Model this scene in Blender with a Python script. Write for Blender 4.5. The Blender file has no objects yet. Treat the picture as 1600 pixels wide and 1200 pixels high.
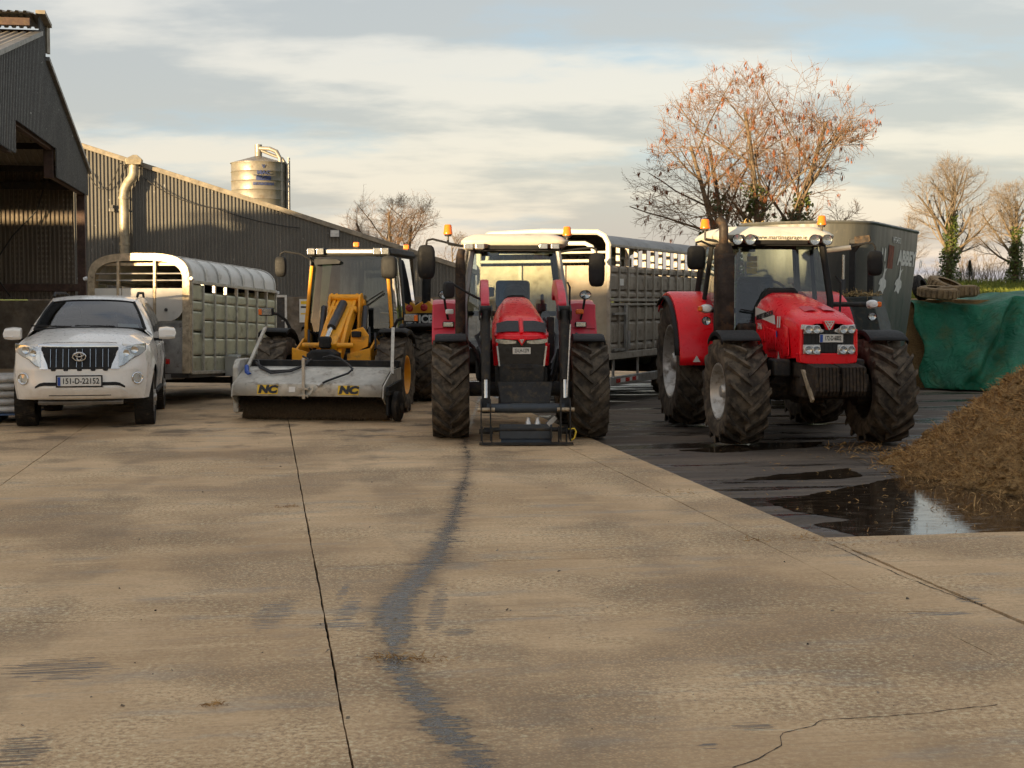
import bpy, bmesh, math, random
from mathutils import Vector, Matrix
from math import sin, cos, tan, pi, radians, sqrt, hypot, atan2
R = radians
sc = bpy.context.scene
col = sc.collection
random.seed(7)

# ------------------------------------------------------------------ camera
CH, PITCH, LENS = 1.86, 3.377, 50.0
cam_d = bpy.data.cameras.new('camera'); cam = bpy.data.objects.new('camera', cam_d); col.objects.link(cam)
cam_d.lens = LENS; cam_d.sensor_width = 36.0; cam_d.clip_start = .1; cam_d.clip_end = 3000
cam.location = (0, 0, CH); cam.rotation_euler = (R(90 - PITCH), 0, 0)
sc.camera = cam

# ------------------------------------------------------------------ light
SUN_EL, SUN_AZ = 2.9, 41.0            # light travels towards +Y and SUN_AZ degrees to the right
sun_d = bpy.data.lights.new('sun', 'SUN'); sun = bpy.data.objects.new('sun', sun_d); col.objects.link(sun)
sun_d.energy = 5.0; sun_d.angle = R(.5); sun_d.color = (1.0, .74, .42)
sdir = Vector((sin(R(SUN_AZ)) * cos(R(SUN_EL)), cos(R(SUN_AZ)) * cos(R(SUN_EL)), -sin(R(SUN_EL))))
sun.rotation_euler = sdir.to_track_quat('-Z', 'Y').to_euler()

w = bpy.data.worlds.new('World'); sc.world = w; w.use_nodes = True
nt = w.node_tree; nt.nodes.clear()
def wn(t, **k):
    n = nt.nodes.new(t)
    for a, b in k.items(): setattr(n, a, b)
    return n
def wl(a, b): nt.links.new(a, b)
def wmath(op, a, b=None, clamp=False):
    n = wn('ShaderNodeMath', operation=op, use_clamp=clamp)
    for i, v in enumerate((a, b)):
        if v is None: continue
        if isinstance(v, (int, float)): n.inputs[i].default_value = v
        else: wl(v, n.inputs[i])
    return n.outputs[0]
def wmix(f, a, b):
    n = wn('ShaderNodeMix', data_type='RGBA')
    if isinstance(f, (int, float)): n.inputs[0].default_value = f
    else: wl(f, n.inputs[0])
    for i, v in ((6, a), (7, b)):
        if isinstance(v, tuple): n.inputs[i].default_value = (*v, 1)
        else: wl(v, n.inputs[i])
    return n.outputs[2]
def wramp(x, lo, hi):
    n = wn('ShaderNodeMapRange', interpolation_type='SMOOTHSTEP'); wl(x, n.inputs[0])
    n.inputs[1].default_value = lo; n.inputs[2].default_value = hi
    return n.outputs[0]
sky = wn('ShaderNodeTexSky', sky_type='NISHITA', sun_disc=False)
sky.sun_elevation = R(SUN_EL); sky.sun_rotation = R(180 + SUN_AZ); sky.air_density = 1.0; sky.dust_density = 1.0
tc = wn('ShaderNodeTexCoord'); sep = wn('ShaderNodeSeparateXYZ'); wl(tc.outputs['Generated'], sep.inputs[0])
zz = wmath('ADD', wmath('MAXIMUM', sep.outputs[2], 0.0), .16)
cmb = wn('ShaderNodeCombineXYZ')
wl(wmath('DIVIDE', sep.outputs[0], zz), cmb.inputs[0]); wl(wmath('DIVIDE', sep.outputs[1], zz), cmb.inputs[1])
def wnoise(scale, det, rough, off, sx=1.0):
    mp = wn('ShaderNodeMapping'); wl(cmb.outputs[0], mp.inputs[0])
    mp.inputs['Location'].default_value = off; mp.inputs['Scale'].default_value = (sx, 1, 1)
    n = wn('ShaderNodeTexNoise'); wl(mp.outputs[0], n.inputs[0])
    n.inputs['Scale'].default_value = scale; n.inputs['Detail'].default_value = det; n.inputs['Roughness'].default_value = rough
    return n.outputs[0]
cover = wramp(wnoise(1.15, 9, .55, (2.3, 4.6, 0), .75), .33, .47)        # how much cloud
lit = wramp(wnoise(1.75, 8, .54, (7.7, 1.9, 3), .66), .44, .60)            # grey undersides against sunlit cloud
low = wramp(sep.outputs[2], .02, .30)
SKYG = .105
skn = wn('ShaderNodeVectorMath', operation='SCALE'); wl(sky.outputs[0], skn.inputs[0]); skn.inputs['Scale'].default_value = SKYG
haze_blue = wmix(.62, skn.outputs[0], (.27, .40, .59))
cloud_lit = wmix(low, (.50, .455, .415), (.455, .44, .43))
cloud_grey = (.29, .297, .32)
cloud = wmix(lit, cloud_grey, cloud_lit)
skc0 = wmix(cover, haze_blue, cloud)
glow = wn('ShaderNodeVectorMath', operation='SCALE'); wl(sky.outputs[0], glow.inputs[0]); glow.inputs['Scale'].default_value = SKYG      # the clear sky's own light shows through the thin cloud
addn = wn('ShaderNodeMix', data_type='RGBA', blend_type='ADD'); addn.inputs[0].default_value = .6; wl(skc0, addn.inputs[6]); wl(glow.outputs[0], addn.inputs[7]); skc = addn.outputs[2]
bg = wn('ShaderNodeBackground'); wl(skc, bg.inputs[0]); bg.inputs[1].default_value = .465
wo = wn('ShaderNodeOutputWorld'); wl(bg.outputs[0], wo.inputs[0])

vs = sc.view_settings
vs.view_transform = 'Standard'; vs.look = 'None'; vs.gamma = 1; vs.use_curve_mapping = False; vs.exposure = 1.62
sc.cycles.use_denoising = True
sc.cycles.max_bounces = 6; sc.cycles.diffuse_bounces = 3; sc.cycles.glossy_bounces = 3; sc.cycles.transparent_max_bounces = 12; sc.cycles.use_adaptive_sampling = True; sc.cycles.adaptive_threshold = .03; sc.cycles.caustics_reflective = False; sc.cycles.caustics_refractive = False

# ------------------------------------------------------------------ where a pixel of the yard lies
FPX = 1600 * LENS / 36.0
def ray(px, py):
    u, v = px - 800, 600 - py; p = R(PITCH)
    return Vector((u, FPX * cos(p) + v * sin(p), v * cos(p) - FPX * sin(p)))
def G(px, py, z=0.0):
    d = ray(px, py); t = (z - CH) / d.z
    return Vector((d.x * t, d.y * t, z))
def AT(px, py, Y):
    d = ray(px, py); t = Y / d.y
    return Vector((d.x * t, Y, CH + d.z * t))
AX = Vector((-.17, .985, 0)).normalized(); BX = Vector((AX.y, -AX.x, 0))      # the yard's own axes: along, across
def AB(a, b, z=0.0): v = AX * a + BX * b; return Vector((v.x, v.y, z))

# ------------------------------------------------------------------ materials
M = {}
class NT:
    def __init__(s, name):
        s.m = bpy.data.materials.new(name); s.m.use_nodes = True; s.t = s.m.node_tree
        s.b = s.t.nodes['Principled BSDF']; s.out = s.t.nodes['Material Output']; M[name] = s.m
    def n(s, t, **k):
        q = s.t.nodes.new(t)
        for a, b in k.items(): setattr(q, a, b)
        return q
    def l(s, a, b): s.t.links.new(a, b)
    def set(s, sock, v):
        if isinstance(v, (int, float)): sock.default_value = v
        elif isinstance(v, tuple): sock.default_value = (*v, 1) if len(v) == 3 and sock.type == 'RGBA' else v
        else: s.l(v, sock)
    def pos(s):
        if not hasattr(s, '_p'): s._p = s.n('ShaderNodeNewGeometry').outputs['Position']
        return s._p
    def sep(s, v=None):
        q = s.n('ShaderNodeSeparateXYZ'); s.l(v or s.pos(), q.inputs[0]); return q.outputs
    def map(s, scale=(1, 1, 1), rot=(0, 0, 0), loc=(0, 0, 0), v=None):
        q = s.n('ShaderNodeMapping'); s.l(v or s.pos(), q.inputs[0])
        q.inputs['Scale'].default_value = scale; q.inputs['Rotation'].default_value = rot; q.inputs['Location'].default_value = loc
        return q.outputs[0]
    def noise(s, scale, det=4, rough=.55, v=None, col=False, dist=0):
        q = s.n('ShaderNodeTexNoise'); s.l(v or s.pos(), q.inputs[0])
        q.inputs['Scale'].default_value = scale; q.inputs['Detail'].default_value = det
        q.inputs['Roughness'].default_value = rough; q.inputs['Distortion'].default_value = dist
        return q.outputs[1 if col else 0]
    def ramp(s, x, lo, hi, a=0., b=1., smooth=True):
        q = s.n('ShaderNodeMapRange', interpolation_type='SMOOTHSTEP' if smooth else 'LINEAR'); s.l(x, q.inputs[0])
        for i, v in enumerate((lo, hi, a, b)): q.inputs[i + 1].default_value = v
        return q.outputs[0]
    def math(s, op, a, b=None, clamp=False):
        q = s.n('ShaderNodeMath', operation=op, use_clamp=clamp)
        for i, v in enumerate((a, b)):
            if v is not None: s.set(q.inputs[i], v)
        return q.outputs[0]
    def mix(s, f, a, b, blend='MIX'):
        q = s.n('ShaderNodeMix', data_type='RGBA', blend_type=blend)
        s.set(q.inputs[0], f); s.set(q.inputs[6], a); s.set(q.inputs[7], b); return q.outputs[2]
    def bump(s, h, strength=.3, dist=.01):
        q = s.n('ShaderNodeBump'); s.l(h, q.inputs['Height']); q.inputs['Strength'].default_value = strength; q.inputs['Distance'].default_value = dist
        s.l(q.outputs[0], s.b.inputs['Normal']); return q
    def fin(s, c=None, rough=None, metal=None, spec=None):
        if c is not None: s.set(s.b.inputs['Base Color'], c)
        if rough is not None: s.set(s.b.inputs['Roughness'], rough)
        if metal is not None: s.set(s.b.inputs['Metallic'], metal)
        if spec is not None: s.set(s.b.inputs['Specular IOR Level'], spec)
        return s.m
def mul(c, k): return tuple(min(1, v * k) for v in c)
def plain(name, c, rough=.5, metal=0., var=.25, scale=6., dirt=0., dirtc=(.13, .095, .06), bump=0., coat=0., low=None, spec=None):
    """paint, rubber, steel: colour with soft mottling, splashed dirt of its own shape, uneven gloss.
    low=(z0,z1): road dirt thrown up that thins out between those two heights."""
    t = NT(name)
    n1 = t.noise(scale, 5, .6); n2 = t.noise(scale * 6.3, 4, .6)
    cc = t.mix(t.ramp(n1, .3, .7), mul(c, 1 - var), mul(c, 1 + var * .6))
    rr = t.ramp(n2, .25, .75, max(.02, rough - .08), min(1, rough + .12))
    if dirt:
        d = t.ramp(t.noise(scale * 1.7, 8, .68), .62 - dirt * .42, .80 - dirt * .25)
        if low:
            hgt = t.ramp(t.sep()[2], low[0], low[1], 1., .12)
            d = t.math('MULTIPLY', t.math('ADD', d, t.math('MULTIPLY', t.ramp(n2, .3, .7), .5), True), hgt, True)
        d = t.math('MULTIPLY', d, min(1, .45 + dirt))
        cc = t.mix(d, cc, dirtc); rr = t.math('ADD', rr, t.math('MULTIPLY', d, .4), True)
    t.fin(cc, rr, metal, spec)
    if coat: t.b.inputs['Coat Weight'].default_value = coat; t.b.inputs['Coat Roughness'].default_value = .06
    if bump: t.bump(n2, bump, .006)
    return t.m
def glass(name, tint=(.72, .78, .74), rough=.01, base=.05):
    t = NT(name); t.t.nodes.remove(t.b)
    tr = t.n('ShaderNodeBsdfTransparent'); tr.inputs[0].default_value = (*tint, 1)
    gl = t.n('ShaderNodeBsdfGlossy'); gl.inputs['Roughness'].default_value = rough; gl.inputs[0].default_value = (.95, .97, 1, 1)
    lw = t.n('ShaderNodeFresnel'); lw.inputs[0].default_value = 1.52
    f = t.math('ADD', lw.outputs[0], base, True)
    mx = t.n('ShaderNodeMixShader'); t.l(f, mx.inputs[0]); t.l(tr.outputs[0], mx.inputs[1]); t.l(gl.outputs[0], mx.inputs[2])
    t.l(mx.outputs[0], t.out.inputs[0]); return t.m

# ------------------------------------------------------------------ mesh helpers
class MB:
    def __init__(s): s.v = []; s.f = []
    def add(s, vs, fs):
        k = len(s.v); s.v += [tuple(p) for p in vs]; s.f += [tuple(i + k for i in q) for q in fs]; return s
    def box(s, x, y, z, sx, sy, sz, rx=0, ry=0, rz=0):
        hx, hy, hz = sx / 2, sy / 2, sz / 2
        vs = [Vector(p) for p in ((-hx, -hy, -hz), (hx, -hy, -hz), (hx, hy, -hz), (-hx, hy, -hz), (-hx, -hy, hz), (hx, -hy, hz), (hx, hy, hz), (-hx, hy, hz))]
        if rx or ry or rz:
            m = Matrix.Rotation(rz, 3, 'Z') @ Matrix.Rotation(ry, 3, 'Y') @ Matrix.Rotation(rx, 3, 'X'); vs = [m @ p for p in vs]
        c = Vector((x, y, z))
        return s.add([p + c for p in vs], [(0, 3, 2, 1), (4, 5, 6, 7), (0, 1, 5, 4), (1, 2, 6, 5), (2, 3, 7, 6), (3, 0, 4, 7)])
    def bb(s, x0, x1, y0, y1, z0, z1): return s.box((x0 + x1) / 2, (y0 + y1) / 2, (z0 + z1) / 2, abs(x1 - x0), abs(y1 - y0), abs(z1 - z0))
    def prism(s, pts, axis, a, b):
        """polygon extruded along an axis: x: pts=(y,z), y: pts=(x,z), z: pts=(x,y)"""
        ar = sum(p[0] * q[1] - q[0] * p[1] for p, q in zip(pts, pts[1:] + pts[:1]))
        if ar < 0: pts = pts[::-1]
        def P(p, t): return (t, p[0], p[1]) if axis == 'x' else (p[0], t, p[1]) if axis == 'y' else (p[0], p[1], t)
        n = len(pts); vs = [P(p, a) for p in pts] + [P(p, b) for p in pts]
        fl = (b > a) != (axis == 'y')
        fs = [tuple(range(n))[::-1], tuple(range(n, 2 * n))] + [(i, (i + 1) % n, n + (i + 1) % n, n + i) for i in range(n)]
        if not fl: fs = [q[::-1] for q in fs]
        return s.add(vs, fs)
    def rings(s, rs, cap=True, closed=True):
        n = len(rs[0]); vs = [p for r in rs for p in r]; fs = []
        for k in range(len(rs) - 1):
            for i in range(n if closed else n - 1):
                j = (i + 1) % n; fs.append((k * n + i, k * n + j, (k + 1) * n + j, (k + 1) * n + i))
        if cap and closed: fs += [tuple(range(n))[::-1], tuple(range((len(rs) - 1) * n, len(rs) * n))]
        return s.add(vs, fs)
    def grid(s, rows): return s.rings(rows, False, False)
    def tube(s, pts, r, n=8, cap=True):
        pts = [Vector(p) for p in pts]; rr = r if isinstance(r, (list, tuple)) else [r] * len(pts); rs = []
        t0 = (pts[1] - pts[0]).normalized()
        u = t0.orthogonal().normalized()
        for i, p in enumerate(pts):
            t = (pts[min(i + 1, len(pts) - 1)] - pts[max(i - 1, 0)]).normalized()
            u = (u - t * u.dot(t)); u = u.normalized() if u.length > 1e-6 else t.orthogonal().normalized()
            v = t.cross(u)
            rs.append([p + (u * cos(2 * pi * k / n) + v * sin(2 * pi * k / n)) * rr[i] for k in range(n)])
        return s.rings(rs, cap)
    def bar(s, a, b, w, h, up=(0, 0, 1)):
        a, b = Vector(a), Vector(b); t = (b - a).normalized(); x = t.cross(Vector(up)).normalized(); z = x.cross(t)
        q = [(-w / 2, -h / 2), (w / 2, -h / 2), (w / 2, h / 2), (-w / 2, h / 2)]
        return s.rings([[a + x * i + z * j for i, j in q], [b + x * i + z * j for i, j in q]])
    def lathe(s, prof, c=(0, 0, 0), axis='x', n=32, closed=False):
        """prof: (along axis, radius)"""
        rs = []
        for k in range(n):
            a = 2 * pi * k / n; r_ = []
            for t, r in prof:
                u, v = r * cos(a), r * sin(a)
                p = (t, u, v) if axis == 'x' else (u, t, v) if axis == 'y' else (u, v, t)
                r_.append((p[0] + c[0], p[1] + c[1], p[2] + c[2]))
            rs.append(r_)
        m = len(prof); vs = [p for r in rs for p in r]; fs = []
        for k in range(n):
            k2 = (k + 1) % n
            for i in range(m if closed else m - 1):
                j = (i + 1) % m; fs.append((k * m + i, k2 * m + i, k2 * m + j, k * m + j))
        return s.add(vs, fs)
    def cyl(s, a, b, r, n=16, r2=None): return s.tube([a, b], [r, r if r2 is None else r2], n)
    def build(s, name, mat, parent=None, bev=0., smooth=40, loc=None, rot=None, seg=2):
        me = bpy.data.meshes.new(name); me.from_pydata(s.v, [], s.f)
        if smooth:
            me.polygons.foreach_set('use_smooth', [True] * len(me.polygons)); me.set_sharp_from_angle(angle=R(smooth))
        me.materials.append(M[mat] if isinstance(mat, str) else mat)
        o = bpy.data.objects.new(name, me); col.objects.link(o)
        if parent: o.parent = parent
        if loc is not None: o.location = loc
        if rot is not None: o.rotation_euler = rot
        if bev:
            m = o.modifiers.new('bevel', 'BEVEL'); m.width = bev; m.segments = seg; m.limit_method = 'ANGLE'; m.angle_limit = R(32); m.harden_normals = True
        return o
def fixnormals(o):
    bm = bmesh.new(); bm.from_mesh(o.data); bmesh.ops.recalc_face_normals(bm, faces=bm.faces); bm.to_mesh(o.data); bm.free(); return o
def tag(o, label, cat, group=None):
    o['label'] = label; o['category'] = cat
    if group: o['group'] = group
    return o
def thing(name, label, cat, loc=(0, 0, 0), rz=0., group=None):
    o = bpy.data.objects.new(name, None); col.objects.link(o); o.location = loc; o.rotation_euler = (0, 0, rz)
    o.empty_display_size = .2
    return tag(o, label, cat, group)
def struct(o): o['kind'] = 'structure'; return o
def stuff(o): o['kind'] = 'stuff'; return o
def copy(o, parent, loc=None, rot=None, scale=None):
    c = o.copy(); col.objects.link(c); c.parent = parent
    if loc is not None: c.location = loc
    if rot is not None: c.rotation_euler = rot
    if scale is not None: c.scale = scale
    for ch in [q for q in bpy.data.objects if q.parent == o]: copy(ch, c)
    return c
def kids(o): return [q for q in bpy.data.objects if q.parent == o]
def lerp(a, b, t): return a + (b - a) * t
def pl(x, pts):
    """piecewise linear"""
    if x <= pts[0][0]: return pts[0][1]
    for (a, b), (c, d) in zip(pts, pts[1:]):
        if x <= c: return b + (d - b) * (x - a) / (c - a)
    return pts[-1][1]
def sm(x, pts):
    """piecewise smooth"""
    if x <= pts[0][0]: return pts[0][1]
    for (a, b), (c, d) in zip(pts, pts[1:]):
        if x <= c: t = (x - a) / (c - a); t = t * t * (3 - 2 * t); return b + (d - b) * t
    return pts[-1][1]
def lin(a, b, n): return [a + (b - a) * i / (n - 1) for i in range(n)]
def hang(a, b, sag, n=10):
    a, b = Vector(a), Vector(b); return [a.lerp(b, i / n) - Vector((0, 0, sag * 4 * (i / n) * (1 - i / n))) for i in range(n + 1)]
def text(name, s, size, mat, parent, loc, rot=(R(90), 0, 0), bold=0., ext=.002, sx=1., align='CENTER', shear=0.):
    cu = bpy.data.curves.new(name, 'FONT'); cu.body = s; cu.size = size; cu.align_x = align; cu.align_y = 'CENTER'
    cu.extrude = ext; cu.offset = bold; cu.shear = shear; cu.resolution_u = 3
    t = bpy.data.objects.new('tmp', cu); col.objects.link(t)
    dg = bpy.context.evaluated_depsgraph_get(); me = bpy.data.meshes.new_from_object(t.evaluated_get(dg))
    bpy.data.objects.remove(t); bpy.data.curves.remove(cu)
    me.name = name; me.materials.clear(); me.materials.append(M[mat])
    o = bpy.data.objects.new(name, me); col.objects.link(o); o.parent = parent; o.location = loc; o.rotation_euler = rot; o.scale = (sx, 1, 1)
    return o
# ------------------------------------------------------------------ setting: materials
def m_concrete():
    t = NT('concrete'); P = t.pos(); X, Y, Z = t.sep()
    al = t.map(rot=(0, 0, R(-9.8)))                                   # yard axes
    big = t.noise(.42, 4, .62); mid = t.noise(2.1, 5, .66, t.map(scale=(.42, 2.6, 1), v=al)); grain = t.noise(30, 5, .82)
    tamp = t.noise(6, 4, .72, t.map(scale=(.16, 6.5, 1), v=al))       # ridges left by the tamping beam
    patch = t.noise(1.15, 5, .68, t.map(loc=(4.2, 7.3, 0)))
    c = t.mix(t.ramp(big, .34, .68), (0.487, 0.318, 0.168), (0.692, 0.478, 0.272))
    c = t.mix(t.math('MULTIPLY', t.ramp(mid, .50, .70), .36), c, (0.800, 0.582, 0.350))
    c = t.mix(t.math('MULTIPLY', t.ramp(mid, .47, .30), .34), c, (0.351, 0.223, 0.118))
    c = t.mix(t.math('MULTIPLY', t.ramp(patch, .55, .66), .28), c, (0.299, 0.194, 0.106))
    c = t.mix(t.math('MULTIPLY', t.ramp(tamp, .52, .74), .5), c, (0.299, 0.194, 0.104))
    c = t.mix(t.math('MULTIPLY', t.ramp(tamp, .42, .26), .35), c, (0.800, 0.627, 0.391))
    zone = t.ramp(t.noise(.72, 5, .62, t.map(loc=(8.4, 2.2, 0))), .42, .62, .18, .66)
    c = t.mix(t.math('MULTIPLY', t.ramp(t.noise(1.7, 5, .68, t.map(scale=(.5, 1.6, 1), loc=(1.3, 5.1, 0), v=al)), .52, .68), .5), c, (0.330, 0.293, 0.243))
    bx_ = t.sep(al)[0]                                                  # faint tyre tracks along the yard
    for b0 in (-1.35, 1.15, 2.75):
        tr = t.math('SUBTRACT', 1., t.ramp(t.math('ABSOLUTE', t.math('SUBTRACT', t.math('ADD', bx_, t.math('MULTIPLY', t.math('SUBTRACT', big, .5), .9)), b0)), .12, .26))
        c = t.mix(t.math('MULTIPLY', t.math('MULTIPLY', tr, t.ramp(patch, .40, .56)), .26), c, (0.160, 0.116, 0.078))
    # worn patches where the stones of the mix lie bare
    bare = t.ramp(t.noise(.5, 3, .5, t.map(loc=(3.1, 1.7, 0))), .47, .60)
    vo = t.n('ShaderNodeTexVoronoi'); t.l(P, vo.inputs[0]); vo.inputs['Scale'].default_value = 58
    peb = t.ramp(vo.outputs['Distance'], .22, .55)
    bp_ = t.math('MULTIPLY', bare, peb)
    c = t.mix(t.math('MULTIPLY', bp_, .55), c, (0.214, 0.142, 0.083))
    c = t.mix(t.math('MULTIPLY', t.ramp(grain, .51, .58), zone), c, (0.231, 0.151, 0.083))
    c = t.mix(t.math('MULTIPLY', t.ramp(grain, .475, .40), t.math('MULTIPLY', zone, .8)), c, (0.800, 0.744, 0.481))
    # pale scuffs
    scf = t.math('MULTIPLY', t.ramp(t.noise(3.2, 3, .6, t.map(scale=(.3, 3.5, 1), rot=(0, 0, R(28)), loc=(2, 9, 0))), .70, .76), t.ramp(grain, .4, .55))
    c = t.mix(t.math('MULTIPLY', scf, .55), c, (0.800, 0.808, 0.603))
    # the wet trail that runs from under the tractor towards the camera
    def curve(pts, x0, x1, v0, v1):
        fc = t.n('ShaderNodeFloatCurve'); t.l(t.ramp(Y, x0, x1, 0, 1, False), fc.inputs['Value']); cu = fc.mapping.curves[0]
        q = [((a - x0) / (x1 - x0), (b - v0) / (v1 - v0)) for a, b in pts]
        cu.points[0].location = q[0]; cu.points[1].location = q[-1]
        for a in q[1:-1]: cu.points.new(*a)
        fc.mapping.update(); return t.math('ADD', t.math('MULTIPLY', fc.outputs[0], v1 - v0), v0)
    xc = curve([(4.2, .25), (5.64, -.16), (6.57, -.42), (7.7, -.66), (8.69, -.70), (9.7, -.60), (10.77, -.53), (13.2, -.50), (16.4, -.50), (18.65, -.62), (20.2, -.62)], 4.2, 20.2, -1, .5)
    wd = curve([(4.2, .10), (6.5, .085), (7.2, .08), (7.55, .05), (8.0, .12), (8.7, .11), (10.2, .09), (12.5, .065), (14, .05), (17, .025), (18.6, .03), (20.2, .02)], 4.2, 20.2, 0, .2)
    rag = t.noise(11, 6, .80, t.map(scale=(.55, 2.2, 1)))
    wob = t.math('ADD', t.math('MULTIPLY', t.math('SUBTRACT', t.noise(3.2, 3, .6, t.map(scale=(1, 1.2, 1))), .5), .20), t.math('MULTIPLY', t.math('SUBTRACT', rag, .47), .62))
    dd = t.math('ADD', t.math('ABSOLUTE', t.math('SUBTRACT', X, xc)), wob)
    edge = t.math('SUBTRACT', dd, wd)
    trail = t.math('SUBTRACT', 1., t.ramp(edge, -.02, .010)); damp = t.math('SUBTRACT', 1., t.ramp(edge, -.01, .16))
    trail = t.math('MULTIPLY', trail, t.ramp(grain, .40, .47, .30, 1.))
    bnz = t.math('MULTIPLY', t.math('SUBTRACT', t.noise(8, 4, .7, t.map(scale=(.55, 3.0, 1))), .5), 3.4)
    def blot(cx, cy, rx, ry, edge=.9):
        dx = t.math('DIVIDE', t.math('SUBTRACT', X, cx), rx); dy = t.math('DIVIDE', t.math('SUBTRACT', Y, cy), ry)
        r = t.math('SQRT', t.math('ADD', t.math('MULTIPLY', dx, dx), t.math('MULTIPLY', dy, dy)))
        return t.math('SUBTRACT', 1., t.ramp(t.math('ADD', r, bnz), edge - .06, edge + .08))
    bl = None
    for a in ((-2.29, 7.09, .25, .21), (-2.03, 5.75, .11, .26), (-.98, 8.4, .06, .45), (-1.42, 8.35, .12, .42), (-.45, 8.5, .05, .7), (-1.08, 9.0, .03, .3), (-.30, 7.9, .10, .08), (-1.0, 8.05, .14, .12), (2.55, 8.36, .2, .05), (2.85, 8.75, .08, .12), (.82, 5.85, .05, .05), (1.06, 6.12, .09, .07)):
        q = blot(*a); bl = q if bl is None else t.math('MAXIMUM', bl, q)
    wet = t.math('MAXIMUM', t.math('MULTIPLY', trail, t.ramp(tamp, .36, .46, .35, 1.)), t.math('MULTIPLY', bl, t.math('MULTIPLY', t.ramp(tamp, .47, .53), .85)))
    c = t.mix(t.math('MULTIPLY', damp, .38), c, (.15, .10, .06))
    c = t.mix(t.math('MULTIPLY', wet, .94), c, t.mix(t.ramp(grain, .35, .65), (.026, .024, .022), (.058, .050, .044)))
    far_dark = t.math('MULTIPLY', t.ramp(patch, .50, .66), t.ramp(Y, 14, 21, .0, .75))  # dark patches that grow stronger towards the far end
    c = t.mix(far_dark, c, (.10, .072, .045))
    t.fin(c, t.mix(wet, t.ramp(mid, .3, .7, .72, .92), (.26, .26, .26)), spec=.35)
    h = t.math('ADD', t.math('MULTIPLY', grain, .6), t.math('ADD', t.math('MULTIPLY', tamp, .7), t.math('MULTIPLY', bp_, -.5)))
    t.bump(t.math('MULTIPLY', h, t.math('SUBTRACT', 1., t.math('MULTIPLY', wet, .7))), .6, .010)
m_concrete()
def m_pit():
    t = NT('pit_floor'); al = t.map(rot=(0, 0, R(-9.8))); st = t.map(scale=(.25, 1.6, 1), v=al); X, Y, Z = t.sep()
    n = t.noise(1.1, 7, .65, st); f = t.noise(26, 5, .7); m = t.noise(4.5, 6, .7, st)
    c = t.mix(t.ramp(n, .3, .7), (.045, .034, .025), (.135, .100, .068))
    c = t.mix(t.math('MULTIPLY', t.ramp(m, .5, .75), .6), c, (.20, .15, .10))
    c = t.mix(t.math('MULTIPLY', t.ramp(f, .55, .75), .5), c, (.035, .027, .02))
    wetm = t.ramp(t.noise(.75, 5, .6, t.map(scale=(.4, 1.9, 1), loc=(1, 2, 0), v=al)), .47, .60)
    c = t.mix(t.math('MULTIPLY', wetm, .8), c, (.014, .011, .009))
    t.fin(c, t.mix(wetm, t.ramp(f, .3, .7, .75, .95), t.ramp(f, .3, .7, .10, .28)), spec=.5)
    t.bump(t.math('ADD', t.math('MULTIPLY', f, .5), m), .35, .01)
m_pit()
def m_water():
    t = NT('effluent'); f = t.noise(9, 3, .5, t.map(scale=(.5, 2.2, 1))); g = t.noise(30, 3)
    t.fin(t.mix(t.ramp(f, .4, .7), (.022, .015, .010), (.06, .042, .026)), t.ramp(f, .4, .7, .02, .16), spec=.8); t.bump(t.math('ADD', f, t.math('MULTIPLY', g, .2)), .10, .005)
m_water()
def m_clad(name, c, hi, rough=.5, streak=.6):
    t = NT(name); v = t.map(scale=(5, 5, .35)); n = t.noise(1.6, 6, .65, v); f = t.noise(24, 4, .6); big = t.noise(.5, 4)
    cc = t.mix(t.math('MULTIPLY', t.ramp(n, .45, .75), streak), c, hi)
    cc = t.mix(t.math('MULTIPLY', t.ramp(big, .45, .7), .5), cc, mul(c, .62))
    spots = t.ramp(t.noise(7.5, 2, .5, t.map(scale=(1, 1, .5))), .735, .75)
    cc = t.mix(t.math('MULTIPLY', spots, .6), cc, (.5, .49, .46))
    runs = t.ramp(t.noise(1.1, 5, .7, t.map(scale=(4.5, 4.5, .12), loc=(3, 1, 2))), .60, .74)
    cc = t.mix(t.math('MULTIPLY', runs, .45), cc, mul((.17, .13, .085), .5 + c[0] * 5))
    t.fin(cc, t.ramp(f, .3, .7, rough - .1, rough + .15), 0., .4); return t
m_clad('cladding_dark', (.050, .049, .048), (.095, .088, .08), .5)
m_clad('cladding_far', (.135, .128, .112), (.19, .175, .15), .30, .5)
m_clad('roof_sheet', (.30, .27, .23), (.20, .17, .13), .6)
def m_vent():
    t = m_clad('cladding_vented', (.14, .113, .084), (.19, .155, .112), .6)
    v = t.n('ShaderNodeTexVoronoi', distance='EUCLIDEAN'); t.l(t.map(scale=(1, 1, .8)), v.inputs[0]); v.inputs['Scale'].default_value = 9; v.inputs['Randomness'].default_value = 0
    src = t.b.inputs['Base Color'].links[0].from_socket
    t.set(t.b.inputs['Base Color'], t.mix(t.math('MULTIPLY', t.ramp(v.outputs['Distance'], .34, .26), .5), src, (.26, .22, .17)))  # lighter dots paint in the daylight coming through the vent holes
m_vent()
plain('flashing', (.26, .225, .17), .5, .1, .3, 3, .25)
plain('rust_steel', (.075, .042, .032), .7, 0, .4, 5, .3)
plain('grey_steel', (.21, .20, .18), .45, .6, .3, 5, .2)
plain('dark_steel', (.045, .042, .04), .5, .3, .3, 6, .35)
plain('block_wall', (.20, .165, .125), .9, 0, .45, 2.2, .4, bump=.5)
plain('galv', (.42, .41, .39), .42, .75, .25, 5, .22)
plain('white_frame', (.62, .60, .55), .5, 0, .15, 4, .2)
plain('black_rubber', (.022, .021, .02), .7, 0, .3, 8, .15)
plain('duct', (.33, .29, .21), .45, .35, .3, 2.5, .3)
plain('silo_steel', (.24, .22, .185), .42, .35, .25, 1.2, .25)
plain('silo_blue', (.03, .045, .13), .6)
plain('lamp_glass', (.55, .55, .53), .2)
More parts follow.
